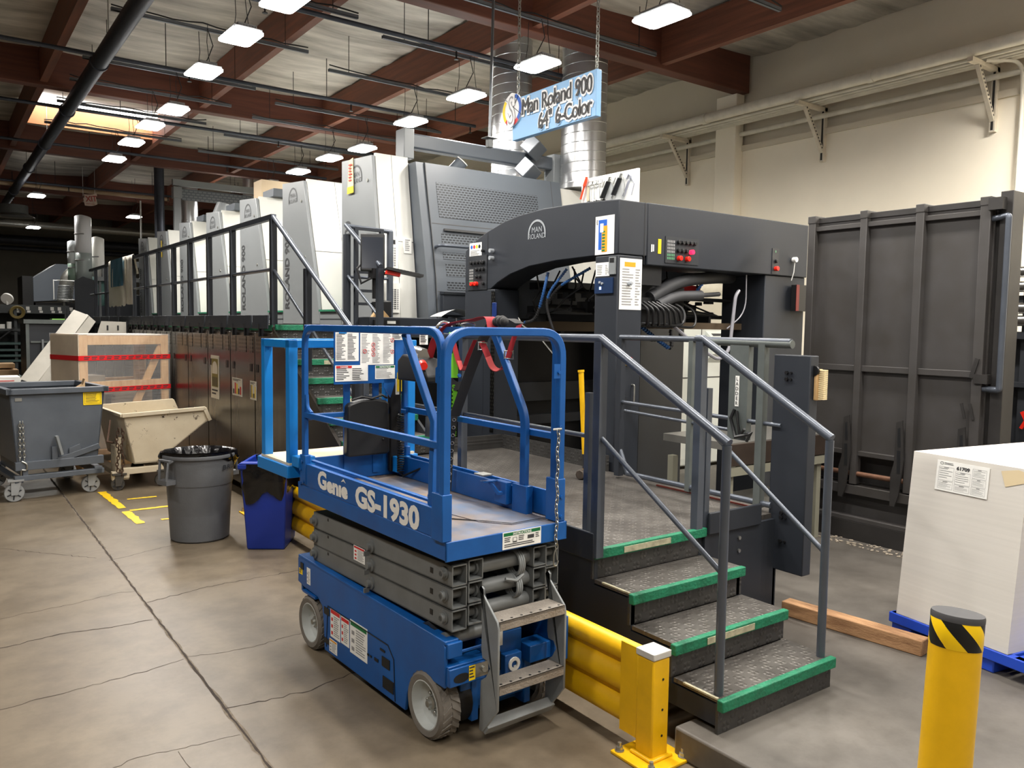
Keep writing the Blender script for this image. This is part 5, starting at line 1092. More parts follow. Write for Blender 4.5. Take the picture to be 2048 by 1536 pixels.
b = ribbon([(.70, .5, 1.96), (.66, .54, 1.86), (.65, .64, 1.68), (.63, .76, 1.42)], WV*.06); ribbon([(.71, .42, 1.965), (.70, .34, 1.985), (.71, .27, 1.955)], WV*.05, b=b); ribbon([(.64, .84, 1.62), (.65, .78, 1.585), (.66, .70, 1.61)], WV*.02+Z*.05, b=b); ribbon([(.62, .9, 1.88), (.63, .86, 1.76), (.64, .84, 1.66)], WV*.05, b=b)
for k in range(5): b.sph((.70-.01*k, .46-.03*k, 1.965+.008*(k % 2)), .026, 8)
H('black_webbing', b, RUB)
b = B(); ribbon([(.63, .76, 1.44), (.61, .77, 1.25), (.60, .78, .985)], WV*.042, b=b); b.mi = 1
for k in range(9):
    z = 1.40-.045*k; c = Vector((.622-.0022*k, .752+.0025*k, z)); b.tube([c+WV*(.009*math.cos(a))+Z*(.009*math.sin(a)) for a in [2*PI*j/10 for j in range(10)]], .0035, n=5, closed=True)
H('eyelet_strap', b, [RUB, STEEL])
b = B()
for c in ((.655, 1.1, 1.70), (.655, .525, 1.83), (.663, .30, 1.79)):
    c = Vector(c); q = WV*.023; b.tube([c+q-Z*.02, c+q+Z*.02, c-q+Z*.02, c-q-Z*.02], .004, n=6, closed=True)
H('buckle', b, STEEL)
b = B(); b.tube([Vector((.68, .95, 1.9))+WV*(.05*math.cos(a))+Z*(.06*math.sin(a)) for a in [PI*j/14 for j in range(-3, 17)]], .009, n=8); b.tube([Vector((.69, .72, 1.945))+WV*(.04*math.cos(a))+Z*(.012*math.sin(a)) for a in [2*PI*j/14 for j in range(14)]], .005, n=6, closed=True); H('snap_hook', b, STEEL)
t = thing('safety_lanyard', 'bright green shock lanyard hanging inside the scissor lift', 'lanyard', LW((.5, .47, 1.3)), LA)
b = B(); ribbon([(.66, .82, 1.9), (.655, .80, 1.84), (.65, .80, 1.78)], WV*.016, b=b); ribbon([(.66, .86, 1.9), (.655, .81, 1.84)], WV*.014, b=b); ribbon([(.65, .80, 1.78), (.65, .80, 1.64)], WV*.046, b=b, th=.02); H('lanyard_pack', b, LIME)
b = B(); rnd = random.Random(2)
ribbon([(.65, .79, 1.6), (.645, .78, 1.45), (.64, .78, 1.3)], WV*.022, b=b)
for k in range(26): z = 1.595-.0115*k; c = Vector((.648-.0003*k, .786, z)); b.beam(c-WV*.016+Z*(.005*(k % 2)), c+WV*.016-Z*(.005*(k % 2)), .007, .006)
b.lathe([(.0, -.045), (.025, -.02), (.028, .0), (.012, .04), (.0, .045)], (.66, .86, 1.2), n=10); H('elastic_strap', b, LIME)
# ================================================================ GUARD RAIL
t = thing('guard_rail', 'yellow corrugated guard rail running along the press behind the scissor lift', 'guard rail', (2.56, 5.3, 0))
prof = [(.0, .09), (.035, .11), (.05, .15), (.035, .195), (.0, .215), (.0, .235), (.035, .255), (.05, .30), (.035, .345), (.0, .365), (.0, .385), (.03, .40), (.045, .44), (.03, .475), (.0, .49)]
XG = 2.60
pl = [(XG-x, z) for x, z in prof]+[(XG-x+.008, z) for x, z in prof[::-1]]
b = B(); b.prism(pl, 'y', 2.53, 8.0); obj('corrugated_rail', b, YEL, t, smooth=50)
b = B(); b.box(2.548, 2.558, 2.5, 2.62, .08, .5); obj('end_plate', b, YEL, t)
def rail_post(x, y, lab, cap=True):
    p = thing('guard_rail_post', lab, 'post', (x, y, 0), 0, 'yellow guard rail posts')
    b = B(); b.box(x-.052, x+.052, y-.052, y+.052, .015, .475); b.box(x-.07, x+.07, y-.07, y+.07, .012, .03); obj('post_tube', b, YEL, p, bev=.008)
    b = B(); b.box(x-.13, x+.13, y-.13, y+.13, 0, .015); obj('base_plate', b, YEL, p, bev=.004)
    b = B(); b.box(x-.056, x+.056, y-.056, y+.056, .475, .505); b.add([(x-.056, y-.056, .505), (x+.056, y-.056, .505), (x+.056, y+.056, .505), (x-.056, y+.056, .505), (x, y, .535)], [(0, 1, 4), (1, 2, 4), (2, 3, 4), (3, 0, 4)]); obj('post_cap', b, mat('cap_plastic', S(196, 194, 188), 0.3), p, bev=.004)
    for sx in (-1, 1):
        for sy in (-1, 1): b = B(); c = (x+.1*sx, y+.1*sy); b.cyl((*c, .015), (*c, .02), .022, n=14); b.cyl((*c, .02), (*c, .036), .016, n=6); b.cyl((*c, .036), (*c, .055), .009, n=10); obj('anchor_bolt', b, ZINC, p)
    b = B()
    for z in (.12, .24, .38): b.cyl((x+.01, y-.0525, z), (x+.01, y-.054, z), .006, n=8)
    obj('bolt_hole', b, BLACK, p)
rail_post(2.595, 2.46, 'yellow guard rail post with a silver cap at the near end of the rail')
rail_post(2.64, 8.06, 'yellow guard rail post behind the grey trash can')
# ================================================================ BOLLARD
t = thing('bollard', 'yellow round bollard with black hazard stripes at its top, bottom right', 'bollard', (2.745, 1.26, .14))
t.rotation_euler = (math.radians(-1), math.radians(6), 0)
def lo(name, b, m, **k): return obj(name, b, m, t, local=True, **k)
b = B(); b.cyl((0, 0, 0), (0, 0, .83), .0825, n=40); lo('post', b, YEL)
STRIPE = mat('hazard_band', S(250, 206, 10), 0.35); nt = STRIPE.node_tree; p = nt.nodes['Principled BSDF']
tc = nt.nodes.new('ShaderNodeTexCoord'); sp = nt.nodes.new('ShaderNodeSeparateXYZ'); nt.links.new(tc.outputs['Object'], sp.inputs[0])
def nm(op, a, c=None):
    n = nt.nodes.new('ShaderNodeMath'); n.operation = op
    for i, v in enumerate((a, c)):
        if v is None: continue
        if isinstance(v, (int, float)): n.inputs[i].default_value = v
        else: nt.links.new(v, n.inputs[i])
    return n.outputs[0]
ang = nm('MULTIPLY', nm('ARCTAN2', sp.outputs[1], sp.outputs[0]), .0825)
f = nm('FRACT', nm('MULTIPLY', nm('ADD', nm('ADD', ang, sp.outputs[2]), .035), 7.7)); g = nm('GREATER_THAN', f, .5)
mx = nt.nodes.new('ShaderNodeMix'); mx.data_type = 'RGBA'; mx.inputs[6].default_value = S(250, 206, 10); mx.inputs[7].default_value = S(22, 22, 22); nt.links.new(g, mx.inputs[0]); nt.links.new(mx.outputs[2], p.inputs['Base Color'])
b = B(); b.lathe([(.0832, .735), (.0836, .736), (.0836, .83), (.0832, .831)], n=40); lo('hazard_band', b, STRIPE)
b = B(); b.lathe([(.084, .826), (.0845, .84), (.082, .848), (.0, .85)], n=40); lo('cap', b, mat('cap_rubber', S(66, 66, 68), 0.7))
# ================================================================ PAPER STACK ON A BLUE PALLET
PAP = mat('paper_stack', S(212, 208, 201), 0.65, var=0.08, vs_=2.0, stretch=(.3, .3, 22))
RZ = math.radians(-10)
t = thing('paper_stack', 'tall white stack of paper sheets with a job ticket, right edge', 'paper stack', (4.505, 1.77, .27), RZ)
SH = .085
def ps(name, b, m, **k):
    b.v = [(x+SH*z/.97, y, z) for x, y, z in b.v]; return obj(name, b, m, t, local=True, **k)
b = B()
for i in range(12): b.box(0, 1.3, -.0, .66, .08*i+(.0005 if i else 0), .08*i+.08)
b = B(); b.grid(lambda u, v: (0, .67*(1-u), .97*v), 1, 12); b.grid(lambda u, v: (1.35*u, 0, .97*v), 1, 12); b.grid(lambda u, v: (1.35*u, .67*v, .97), 1, 1); b.grid(lambda u, v: (1.35, .67*u, .97*v), 1, 1); b.grid(lambda u, v: (1.35*(1-u), .67, .97*v), 1, 1)
ps('sheets', b, PAP)
b = B(); o = Vector((-.004, .51, .775)); b.plate(o, -Y, Z, .31, .17, .0012); oo = o-X*.0016; b.mi = 1
for a0, b0, a1, b1 in ((.015, .06, .105, .135), (.015, .012, .105, .055), (.115, .05, .205, .118), (.115, .01, .205, .045), (.215, .1, .295, .15), (.215, .055, .295, .095), (.215, .01, .295, .05)):
    for q in ((a0, b0, a1, b0+.0012), (a0, b1, a1, b1+.0012), (a0, b0, a0+.0012, b1), (a1, b0, a1+.0012, b1)): b.rect(oo, -Y, Z, *q, .0005)
    b.rect(oo, -Y, Z, a0+.03, b1-.005, a1-.03, b1-.001, .0006); b.lines(oo, -Y, Z, a0+.005, b0+.004, a1-.005, b1-.008, 5, .0005, .25, int(a0*1000))
b.mi = 2; b.text('61709', .026, oo-Y*.16+Z*.13-X*.0008, -Y, Z, 'CENTER', d=.0005, bold=.0012, sx=1.2)
b.tube([oo-Y*(.03+.01*math.cos(a))+Z*(.155+.007*math.sin(a))-X*.0006 for a in [2*PI*k/14 for k in range(14)]], .0012, n=4, closed=True); b.lines(oo, -Y, Z, .045, .146, .11, .16, 2, .0005, .4, 9)
ps('job_ticket', b, [WHITEP, INKL, INK], label='white printed job ticket')
b = B(); b.add([(-.003, .14, .94), (-.003, .05, .96), (-.003, .0, .95), (-.003, .0, .9), (-.003, .11, .86)], [(4, 3, 2, 1, 0)]); ps('tape_patch', b, mat('tape_tan', S(214, 196, 160), 0.6))
t = thing('blue_pallet', 'blue plastic pallet under the white paper stack', 'pallet', (4.50, 1.74, .14), RZ)
PB = mat('pallet_blue', S(30, 72, 190), 0.4)
def pb(name, b, **k): return obj(name, b, PB, t, local=True, **k)
b = B()
for i in range(6): b.box(-.01, 1.4, -.35+.185*i, -.35+.185*i+.16, .09, .13)
b.box(-.015, .04, -.37, .74, .07, .13); b.box(1.35, 1.42, -.37, .74, .07, .13); pb('deck', b, bev=.005)
for yy in (-.36, .1, .6): b = B(); b.box(-.0, 1.38, yy, yy+.13, .0, .09); pb('skid', b, bev=.008)
# ================================================================ TIMBER
t = thing('timber_beam', 'rough square timber lying on the floor right of the steps', 'timber', (4.36, 2.55, .14), 0)
b = B(); b.beam((4.375, 3.02, .185), (4.46, 2.17, .185), .1, .09); obj('timber', b, TIMB, t, bev=.006)
# ================================================================ PILE TURNER GATE
GATE = mat('gate_paint', S(64, 62, 62), 0.5, var=0.2, vs_=3.0, col2=S(55, 52, 49)); GATED = mat('gate_steel', S(50, 48, 47), 0.5, 0.2, var=0.3, vs_=5)
XQ = 6.45
t = thing('steel_gate', 'tall dark steel pile turner platform with ribs standing upright at the right', 'gate', (XQ, 3.5, .14))
b = B(); b.box(XQ+.06, XQ+.09, 2.82, 4.38, .86, 2.9); obj('panel', b, GATE, t)
for y, w in ((4.335, .07), (3.84, .06), (3.36, .065), (2.865, .075)):
    b = B(); b.box(XQ, XQ+.075, y-w/2, y+w/2, .62, 2.955); b.box(XQ-.004, XQ+.14, y-w/2-.004, y+w/2+.004, 2.9, 2.965); obj('rib', b, GATE, t, bev=.004)
for z0, z1 in ((2.83, 2.87), (1.6, 1.65), (.87, .91)): b = B(); b.box(XQ+.02, XQ+.07, 2.86, 4.34, z0, z1); obj('crossbar', b, GATE, t, bev=.003)
b = B(); b.box(XQ+.05, XQ+.14, 2.83, 4.38, 2.9, 2.95); b.box(XQ+.06, XQ+.25, 2.7, 2.79, .4, 3.0); b.box(XQ+.09, XQ+.22, 2.78, 2.86, .4, 2.9); obj('edge_channel', b, GATED, t, bev=.004)
b = B(); b.cyl((XQ+.03, 4.36, .71), (XQ+.03, 2.8, .71), .022, n=12); obj('hinge_rod', b, mat('rusty_rod', S(122, 86, 66), 0.6, 0.4, var=0.4, vs_=14), t)
b = B(); b.box(XQ+.0, XQ+.09, 2.8, 4.38, .53, .61); b.box(XQ+.1, XQ+.16, 2.8, 4.3, .14, .62); b.box(XQ-.02, XQ+.08, 2.75, 4.45, .3, .34); obj('lower_beam', b, GATE, t, bev=.004)
b = B(); b.box(XQ+.17, XQ+.19, 2.75, 4.4, .3, .9); obj('dark_backing', b, GATED, t)  # added dark sheet that keeps the gap below the panel dark
b = B(); b.box(XQ-.03, XQ+.19, 2.7, 4.5, .14, .3); obj('base', b, GATED, t)
for y in (3.88, 3.41, 2.92):
    b = B(); b.prism([(y-.005, 1.22), (y+.045, 1.2), (y+.05, .86), (y+.075, .76), (y+.07, .5), (y+.03, .5), (y+.0, .6), (y-.03, .9)], 'x', XQ-.03, XQ-.015); b.mi = 1; b.prism([(y+.008, 1.16), (y+.03, 1.15), (y+.025, 1.0), (y-.002, 1.0)], 'x', XQ-.031, XQ-.014); b.prism([(y, .97), (y+.027, .97), (y+.022, .78), (y-.008, .78)], 'x', XQ-.031, XQ-.014); obj('stop_lug', b, [GATED, BLACK], t)
b = B(); b.tube(fillet([(XQ+.04, 2.83, 2.8), (XQ+.0, 2.7, 2.81), (XQ+.0, 2.7, 1.52), (XQ+.04, 2.86, 1.52)], .02), .022, n=12); obj('grab_handle', b, RAILM, t)
b = B(); b.box(XQ-.02, XQ+.05, 2.74, 2.84, 2.86, 2.95); b.box(XQ-.02, XQ+.05, 2.78, 2.88, 1.56, 1.63); b.beam((XQ-.01, 2.86, 1.75), (XQ-.01, 2.9, 1.6), .01, .03); b.beam((XQ-.01, 2.93, 1.28), (XQ-.01, 2.96, 1.4), .01, .02); b.beam((XQ-.01, 2.87, 1.28), (XQ-.01, 2.9, 1.4), .01, .02); obj('catch', b, GATED, t)
b = B(); rnd = random.Random(9)
for k in range(170):
    x, y, s = rnd.uniform(XQ-.22, XQ-.04), rnd.uniform(2.7, 4.3), rnd.uniform(.004, .016); M = Matrix.Translation((x, y, .143)) @ Matrix.Rotation(rnd.uniform(0, 3), 4, 'Z'); b.box(-s, s, -s*.6, s*.6, 0, s*.5, M)
o = solo('paper_scraps', b, mat('scrap', S(176, 164, 146), 0.8, var=0.4, vs_=30), 'strip of dusty paper scraps on the floor along the steel gate base', 'scraps'); o['kind'] = 'stuff'
# machine parts at the right edge behind the gate
t = thing('machine_rack', 'dark machine frame with chrome shafts behind the gate at the right edge', 'machine frame', (7.4, 3.0, .14))
b = B(); b.box(7.35, 7.45, 2.85, 2.93, .14, 3.02); b.box(7.35, 7.45, 2.5, 3.25, 2.2, 2.26); b.box(7.3, 7.5, 2.5, 3.25, 1.9, 1.96); b.box(7.42, 7.5, 2.4, 3.3, .14, 1.9); b.box(7.3, 7.4, 2.4, 3.3, 1.5, 1.54); obj('frame', b, DARK2, t)
b = B()
for z in (2.05, 2.15, 2.33, 2.45): b.cyl((7.3, 3.3, z), (7.3, 2.5, z), .014, n=10); b.cyl((7.3, 2.95, z), (7.3, 2.86, z), .045, n=16)
obj('shaft', b, STEEL, t)
b = B(); b.cyl((7.38, 3.4, 2.97), (7.3, 2.2, 2.93), .02, n=8); obj('handrail', b, RAILM, t)
b = B(); M = Matrix.Translation((7.3, 2.83, 1.2)); b.beam((7.3, 2.87, 1.16), (7.3, 2.80, 1.3), .02, .025); b.beam((7.3, 2.80, 1.16), (7.3, 2.87, 1.3), .02, .025); solo('red_valve', b, REDB, 'small red cross-shaped valve handle behind the gate at the right edge', 'valve')
# ================================================================ HANGING SIGN
XS_ = 4.8
t = thing('hanging_sign', 'light blue hanging sign reading Man Roland 900 64 inch 6-Color', 'sign', (XS_, 6.05, 3.8))
b = B(); b.box(XS_, XS_+.06, 5.42, 6.67, 3.80, 4.205); obj('board', b, [mat('sign_blue', S(128, 178, 222), 0.4)], t, bev=.004)
SGW = mat('sign_white', S(240, 240, 240), 0.5); SGK = mat('sign_black', S(34, 32, 34), 0.5)
def raised(s, size, y, z, sx, al='RIGHT'):
    b = B(); o = (XS_-.001, y, z)
    b.mi = 0; b.text(s, size, o, -Y, Z, al, ext=.004, bold=.02, sx=sx); b.mi = 1
    for k, dy in enumerate((-.005, 0, .005)): b.text(s, size, (XS_-.0105-.0003*k, y+dy, z), -Y, Z, al, sx=sx, d=.0005)
    return b
b = raised('Man Roland 900', .215, 5.46, 4.02, .74); b2 = raised('64" 6-Color', .215, 5.46, 3.835, .74)
obj('lettering', b, [SGW, SGK], t); obj('lettering', b2, [SGW, SGK], t)
# round emblem
b = B(); c0 = Vector((XS_-.012, 6.66, 4.10)); 
def ringseg(b, r0, r1, a0, a1, mi, d=0):
    b.mi = mi; k = 10; V = [c0-Y*(r*math.cos(a0+(a1-a0)*i/k))+Z*(r*math.sin(a0+(a1-a0)*i/k))-X*d for r in (r0, r1) for i in range(k+1)]
    b.add(V, [(i, k+1+i, k+2+i, i+1) for i in range(k)])
b.mi = 0; b.cyl(c0+X*.012, c0-X*.004, .16, n=32)
ringseg(b, .12, .16, -.8, 1.2, 1, .006); ringseg(b, .12, .16, 1.2, 2.4, 0, .006); ringseg(b, .12, .16, 2.4, 3.9, 2, .006); ringseg(b, .12, .16, 3.9, 5.48, 3, .006)
b.mi = 4
b.beam(c0-X*.008+Y*.14+Z*.14, c0-X*.008-Y*.17-Z*.08, .004, .004, up=X); b.beam(c0-X*.008-Y*.14+Z*.17, c0-X*.008+Y*.13-Z*.2, .004, .004, up=X)
b.mi = 0; b.text('S', .42, c0-X*.008-Z*.15, -Y, Z, 'CENTER', ext=.005, bold=.022, sx=.6); b.mi = 5; b.text('S', .42, c0-X*.019-Z*.15, -Y, Z, 'CENTER', bold=-.008, sx=.6, d=.0005)
obj('round_emblem', b, [SGW, BLUP, YELP, REDP, SGK, mat('emblem_grey', S(150, 150, 152), 0.5)], t)
for y in (5.45, 6.62):
    b = B(); z = 4.2
    while z < 5.47: link(b, (XS_+.03, y, z), .03, int(z/.042) % 2 == 0, .005); z += .042
    obj('chain', b, ZINC, t)
# pendant pull cable with socket
t = thing('pendant_socket', 'grey drop cable with a socket hanging left of the sign', 'cable', (4.9, 7.1, 3.9))
b = B(); b.cyl((4.95, 7.3, 3.96), (4.98, 7.3, 5.45), .016, n=8); b.cyl((4.93, 7.26, 3.95), (4.96, 7.26, 5.45), .008, n=6); obj('cable', b, mat('conduit_grey', S(120, 124, 128), 0.4, 0.6), t)
b = B(); b.box(4.92, 4.98, 7.27, 7.33, 3.86, 3.95); b.box(4.88, 5.02, 7.24, 7.36, 3.955, 3.965); obj('socket', b, SGREY, t, bev=.006)
# ================================================================ PEGBOARD WITH TOOLS
XP = 6.2
t = thing('tool_board', 'white tool board standing on top of the delivery unit', 'tool board', (XP, 6.8, 2.96))
b = B(); b.box(XP, XP+.03, 6.3, 7.22, 2.95, 3.655); obj('board', b, WHITEP, t, bev=.003)
b = B(); b.tube([(XP-.006, 6.47, 3.56), (XP-.006, 6.44, 3.61), (XP-.006, 6.4, 3.58), (XP-.006, 6.5, 3.37)], .006, n=5); b.tube([(XP-.004, 6.41, 3.58), (XP-.004, 6.35, 3.5), (XP-.004, 6.39, 3.38)], .004, n=5); b.beam((XP-.003, 6.43, 3.54), (XP-.003, 6.52, 3.38), .03, .003, up=X); obj('painted_outline', b, mat('outline_grey', S(150, 152, 164), 0.6), t)
b = B()
for k in range(9): b.cyl((XP, 7.14-.04*k, 3.375), (XP-.02, 7.14-.04*k, 3.375), .008+.003*(k % 3), n=8)
obj('hook_row', b, BLACKM, t)
def tool(name, fn, m, l, c): 
    b = B(); fn(b); solo(name, b, m, l, c)
tool('screwdriver', lambda b: (b.cyl((XP-.02, 7.22, 3.16), (XP-.02, 7.15, 3.38), .013, n=8), b.cyl((XP-.02, 7.15, 3.38), (XP-.02, 7.1, 3.53), .022, .016, n=8)), mat('handle_orange', S(232, 84, 50), 0.4), 'orange handled screwdriver at the left edge of the tool board', 'screwdriver')
for i, y in enumerate((7.06, 6.98, 6.89)):
    tool('hook_tool', lambda b: b.tube([(XP-.015, y-.015, 3.12), (XP-.015, y-.03, 3.1), (XP-.015, y-.005, 3.11), (XP-.015, y, 3.2), (XP-.015, y-.005, 3.36), (XP-.015, y+.04, 3.37), (XP-.015, y+.03, 3.42), (XP-.015, y-.05, 3.42), (XP-.015, y-.045, 3.37), (XP-.015, y-.005, 3.36)], .005, n=6), ZINC, 'thin steel hook tool on the tool board, %s of three' % ('leftmost', 'middle', 'rightmost')[i], 'tool')
for i, y in enumerate((6.78, 6.6)):
    t = thing('grease_gun', 'black grease gun on the tool board, %s of the two' % ('left', 'right')[i], 'grease gun', (XP-.03, y, 3.1))
    b = B(); b.cyl((XP-.03, y+.06, 3.1+.02*i), (XP-.03, y-.06, 3.36+.02*i), .03, n=14); obj('barrel', b, BLACK, t)
    b = B(); b.cyl((XP-.03, y-.06, 3.36+.02*i), (XP-.03, y-.09, 3.43+.02*i), .026, .018, n=12); b.beam((XP-.03, y+.02, 3.38+.02*i), (XP-.03, y+.06, 3.28+.02*i), .012, .012); b.tube([(XP-.03, y-.08, 3.42), (XP-.04, y-.13, 3.38), (XP-.03, y-.15, 3.25), (XP-.03, y-.14, 3.05)], .006, n=6); b.cyl((XP-.03, y+.065, 3.09+.02*i), (XP-.03, y+.08, 3.05+.02*i), .012, n=8); obj('head', b, ZINC, t)
tool('tool_plate', lambda b: b.box(XP-.01, XP, 7.07, 7.12, 3.1, 3.36), mat('plate_beige', S(196, 186, 160), 0.5), 'small beige plate hung beside the orange screwdriver', 'plate')
for o in list(COL.objects):
    if o.parent is None and o.get('category') in ('screwdriver', 'tool', 'grease gun', 'plate') and abs(o.location.x-XP) < .1: o.location.z = 3.37+(o.location.z-3.05)*.5; o.scale = (1, .85, .66)
# ================================================================ MONITOR ARM BY THE NEAREST UNIT
t = thing('control_monitor', 'black control monitor with keyboard tray on an arm beside the stair railing', 'monitor', (3.66, 7.35, 2.3))
M = Matrix.Translation((3.62, 7.42, 2.66)) @ Matrix.Rotation(math.radians(-28), 4, 'Z') @ Matrix.Rotation(math.radians(-6), 4, 'X')
b = B(); b.box(-.11, .13, -.03, .03, -.19, .19, M); b.box(-.09, .09, .03, .11, -.12, .14, M); obj('display', b, BLACK, t, bev=.012)
b = B(); b.box(-.095, .115, -.032, -.03, -.165, .15, M); obj('screen', b, mat('screen_dark', S(44, 48, 56), 0.15), t)
b = B(); b.cyl((3.66, 7.4, 2.2), (3.66, 7.4, 2.5), .04, n=12); b.box(3.6, 3.72, 7.34, 7.46, 2.4, 2.5); b.beam((3.66, 7.4, 2.45), (3.75, 7.22, 2.45), .03, .03); b.tube([(3.6, 7.5, 2.6), (3.5, 7.5, 2.5), (3.52, 7.45, 2.35), (3.6, 7.4, 2.4)], .01, n=6); obj('arm', b, BLACKM, t)
M = Matrix.Translation((3.82, 7.15, 2.46)) @ Matrix.Rotation(math.radians(-18), 4, 'Z') @ Matrix.Rotation(math.radians(10), 4, 'Y')
b = B(); b.box(-.16, .2, -.1, .1, -.01, .015, M); b.mi = 1
for i in range(9):
    for j in range(4): b.box(-.14+.034*i, -.112+.034*i, -.08+.036*j, -.05+.036*j, .015, .02, M)
obj('keyboard_tray', b, [BLACK, INK], t)
b = B(); b.box(-.16, -.02, -.05, .03, -.05, -.015, M); obj('red_grip', b, REDB, t)
t = thing('bar_stand', 'narrow dark frame of bars mounted behind the control monitor', 'frame', (3.75, 8.0, 1.92))
b = B()
for x in (3.72, 4.02): b.box(x-.02, x+.02, 7.98, 8.02, 1.92, 2.96)
for z in (2.96, 2.5, 2.3, 2.16): b.box(3.7, 4.04, 7.985, 8.015, z-.015, z+.015)
obj('bars', b, DARK, t)
t = thing('feed_board', 'dark long beam with small boxes lying below the slate vent panel', 'beam', (4.8, 7.9, 1.9))
b = B(); b.box(3.75, 4.9, 7.75, 8.05, 1.9, 2.02); b.box(4.9, 6.6, 7.6, 8.05, 1.72, 2.04); b.box(4.9, 6.6, 7.6, 7.62, .9, 1.72); obj('beam', b, DARK, t, bev=.008)
b = B(); b.box(3.8, 4.1, 7.72, 7.76, 1.9, 1.99); b.mi = 1; b.box(3.95, 4.05, 7.718, 7.72, 1.95, 1.98); obj('box', b, [BLACK, CREAM], t)
b = B(); b.tube([(4.8, 7.7, 2.02), (4.78, 7.66, 1.95), (4.84, 7.66, 1.88), (4.82, 7.7, 1.8)], .012, n=6); b.sph((4.82, 7.68, 1.94), .035, 8); obj('chain_knot', b, BLACKM, t)
b = B(); b.grid(lambda u, v: (4.62+.5*u, 7.85+.25*(v-.5), 2.04+.09*math.sin(PI*min(1, u*1.05))*(1-.25*v)), 14, 4); solo('paper_sheet', b, WHITEP, 'curled white paper sheet lying on the dark beam by the vent panel', 'paper')
b = B(); b.prism([(3.82, 2.02), (3.9, 2.14), (4.02, 2.02)], 'y', 7.8, 7.86); solo('wood_wedge', b, BRUSH, 'small wooden wedge on the dark beam beside the black bin', 'wedge')
b = B(); b.box(3.9, 4.08, 7.86, 8.0, 2.02, 2.2); solo('black_bin', b, BLACK, 'small black bin on the dark beam beside the wooden wedge', 'bin', bev=.015)
# ================================================================ TRASH CAN
TC = Vector((1.93, 7.43, 0)); GB = mat('bin_grey', S(98, 100, 103), 0.55, var=0.15, vs_=7, bump=0.1, bs=60)
t = thing('trash_can', 'round grey trash can with a black liner on the open floor', 'trash can', TC)
b = B(); b.lathe([(.0, .0), (.235, .0), (.25, .015), (.275, .5), (.282, .505), (.285, .52), (.30, .74), (.318, .745), (.322, .76), (.318, .775), (.30, .775), (.292, .74), (.25, .05), (.0, .04)], n=48); obj('can', b, GB, t, local=True, smooth=30)
b = B()
for a in (math.radians(200), math.radians(20)):
    M = Matrix.Rotation(a, 4, 'Z')
    b.tube([M @ Vector(p) for p in ((.29, -.07, .74), (.345, -.06, .72), (.36, -.055, .56), (.285, -.055, .53))], .012, n=6); b.tube([M @ Vector(p) for p in ((.29, .07, .74), (.345, .06, .72), (.36, .055, .56), (.285, .055, .53))], .012, n=6); b.box(.28, .37, -.07, .07, .53, .57, M); b.box(.28, .35, -.075, .075, .73, .745, M)
obj('handle', b, GB, t, local=True)
b = B(); a0 = math.radians(-62)
for i, ch in enumerate('BRUTE'):
    a = a0+.17*i; b.text(ch, .055, (.306*math.cos(a), .306*math.sin(a), .645), Vector((-math.sin(a), math.cos(a), 0)), Z, 'CENTER', bold=.002, sx=1.3, d=.002)
obj('lettering', b, DARK2, t, local=True)
LINER = mat('bin_liner', S(14, 14, 16), 0.22, bump=0.9, bs=14)
def wob(a, k, s): return noise.noise((math.cos(a)*k+s, math.sin(a)*k, s))
b = B()
def liner_f(u, v):
    a = 2*PI*u; w = .5+.5*math.cos(a-math.radians(70))   # folded over mostly on one side
    if v < .45: q = v/.45; r = .15+.13*q+.02*wob(a, 6, 1)*q; z = .45+.34*q+.03*wob(a, 7, 5)
    else:
        q = (v-.45)/.55; dr = (.02+.30*max(0, w)**1.3+.05*wob(a, 3, 2)); r = .30+.035*math.sin(PI*min(1, q*1.2))+.012*wob(a, 9, q*3); z = .79+.02*math.sin(PI*min(1, q*3))-dr*q**1.1
        if dr < .08: r = .31
    return (r*math.cos(a), r*math.sin(a), z)
b.grid(liner_f, 96, 26); obj('bin_liner', b, LINER, t, local=True, smooth=60)
# ================================================================ BLUE RECYCLING BIN
BB = mat('recycling_blue', S(14, 46, 142), 0.4)
RB = math.radians(-33)
t = thing('recycling_bin', 'slim blue recycling bin with a black liner beside the scissor lift', 'recycling bin', (2.39, 6.87, 0), RB)
def frame(hw, hd, z): return [(-hw, -hd, z), (hw, -hd, z), (hw, hd, z), (-hw, hd, z)]
b = B()
rings = [frame(.155, .2, 0), frame(.16, .205, .02), frame(.195, .255, .70), frame(.215, .275, .705), frame(.215, .275, .75), frame(.19, .25, .75), frame(.15, .2, .05)]
vs = [v for r in rings for v in r]; fs = [(0, 3, 2, 1)]
for i in range(len(rings)-1):
    for k in range(4): fs.append((4*i+k, 4*i+(k+1) % 4, 4*i+4+(k+1) % 4, 4*i+4+k))
fs.append(tuple(24+k for k in range(4))); b.add(vs, fs); obj('bin', b, BB, t, local=True, bev=.014)
b = B(); b.prism([(-.215, .74), (.215, .74), (.19, .765), (-.19, .765)], 'y', -.275, -.2); obj('front_lip', b, BB, t, local=True, bev=.01)
b = B()
def lin2(u, v):
    a = 2*PI*u; n = 4.0; hw, hd = .222, .282
    c, s_ = math.cos(a), math.sin(a); k = 1/(abs(c)**n+abs(s_)**n)**(1/n)
    drop = .30+.10*noise.noise((c*1.6, s_*1.6, .3))+.03*noise.noise((c*5, s_*5, 2))
    q = v; z = .76-.02*(1-v)-drop*q if v > .15 else .75+.02*v
    f = 1-.085*q+.05*math.sin(PI*q)+.03*noise.noise((c*4, s_*4, q*4))
    return (hw*k*c*f, hd*k*s_*f, z)
b.grid(lin2, 96, 18); obj('bin_liner', b, LINER, t, local=True, smooth=60)
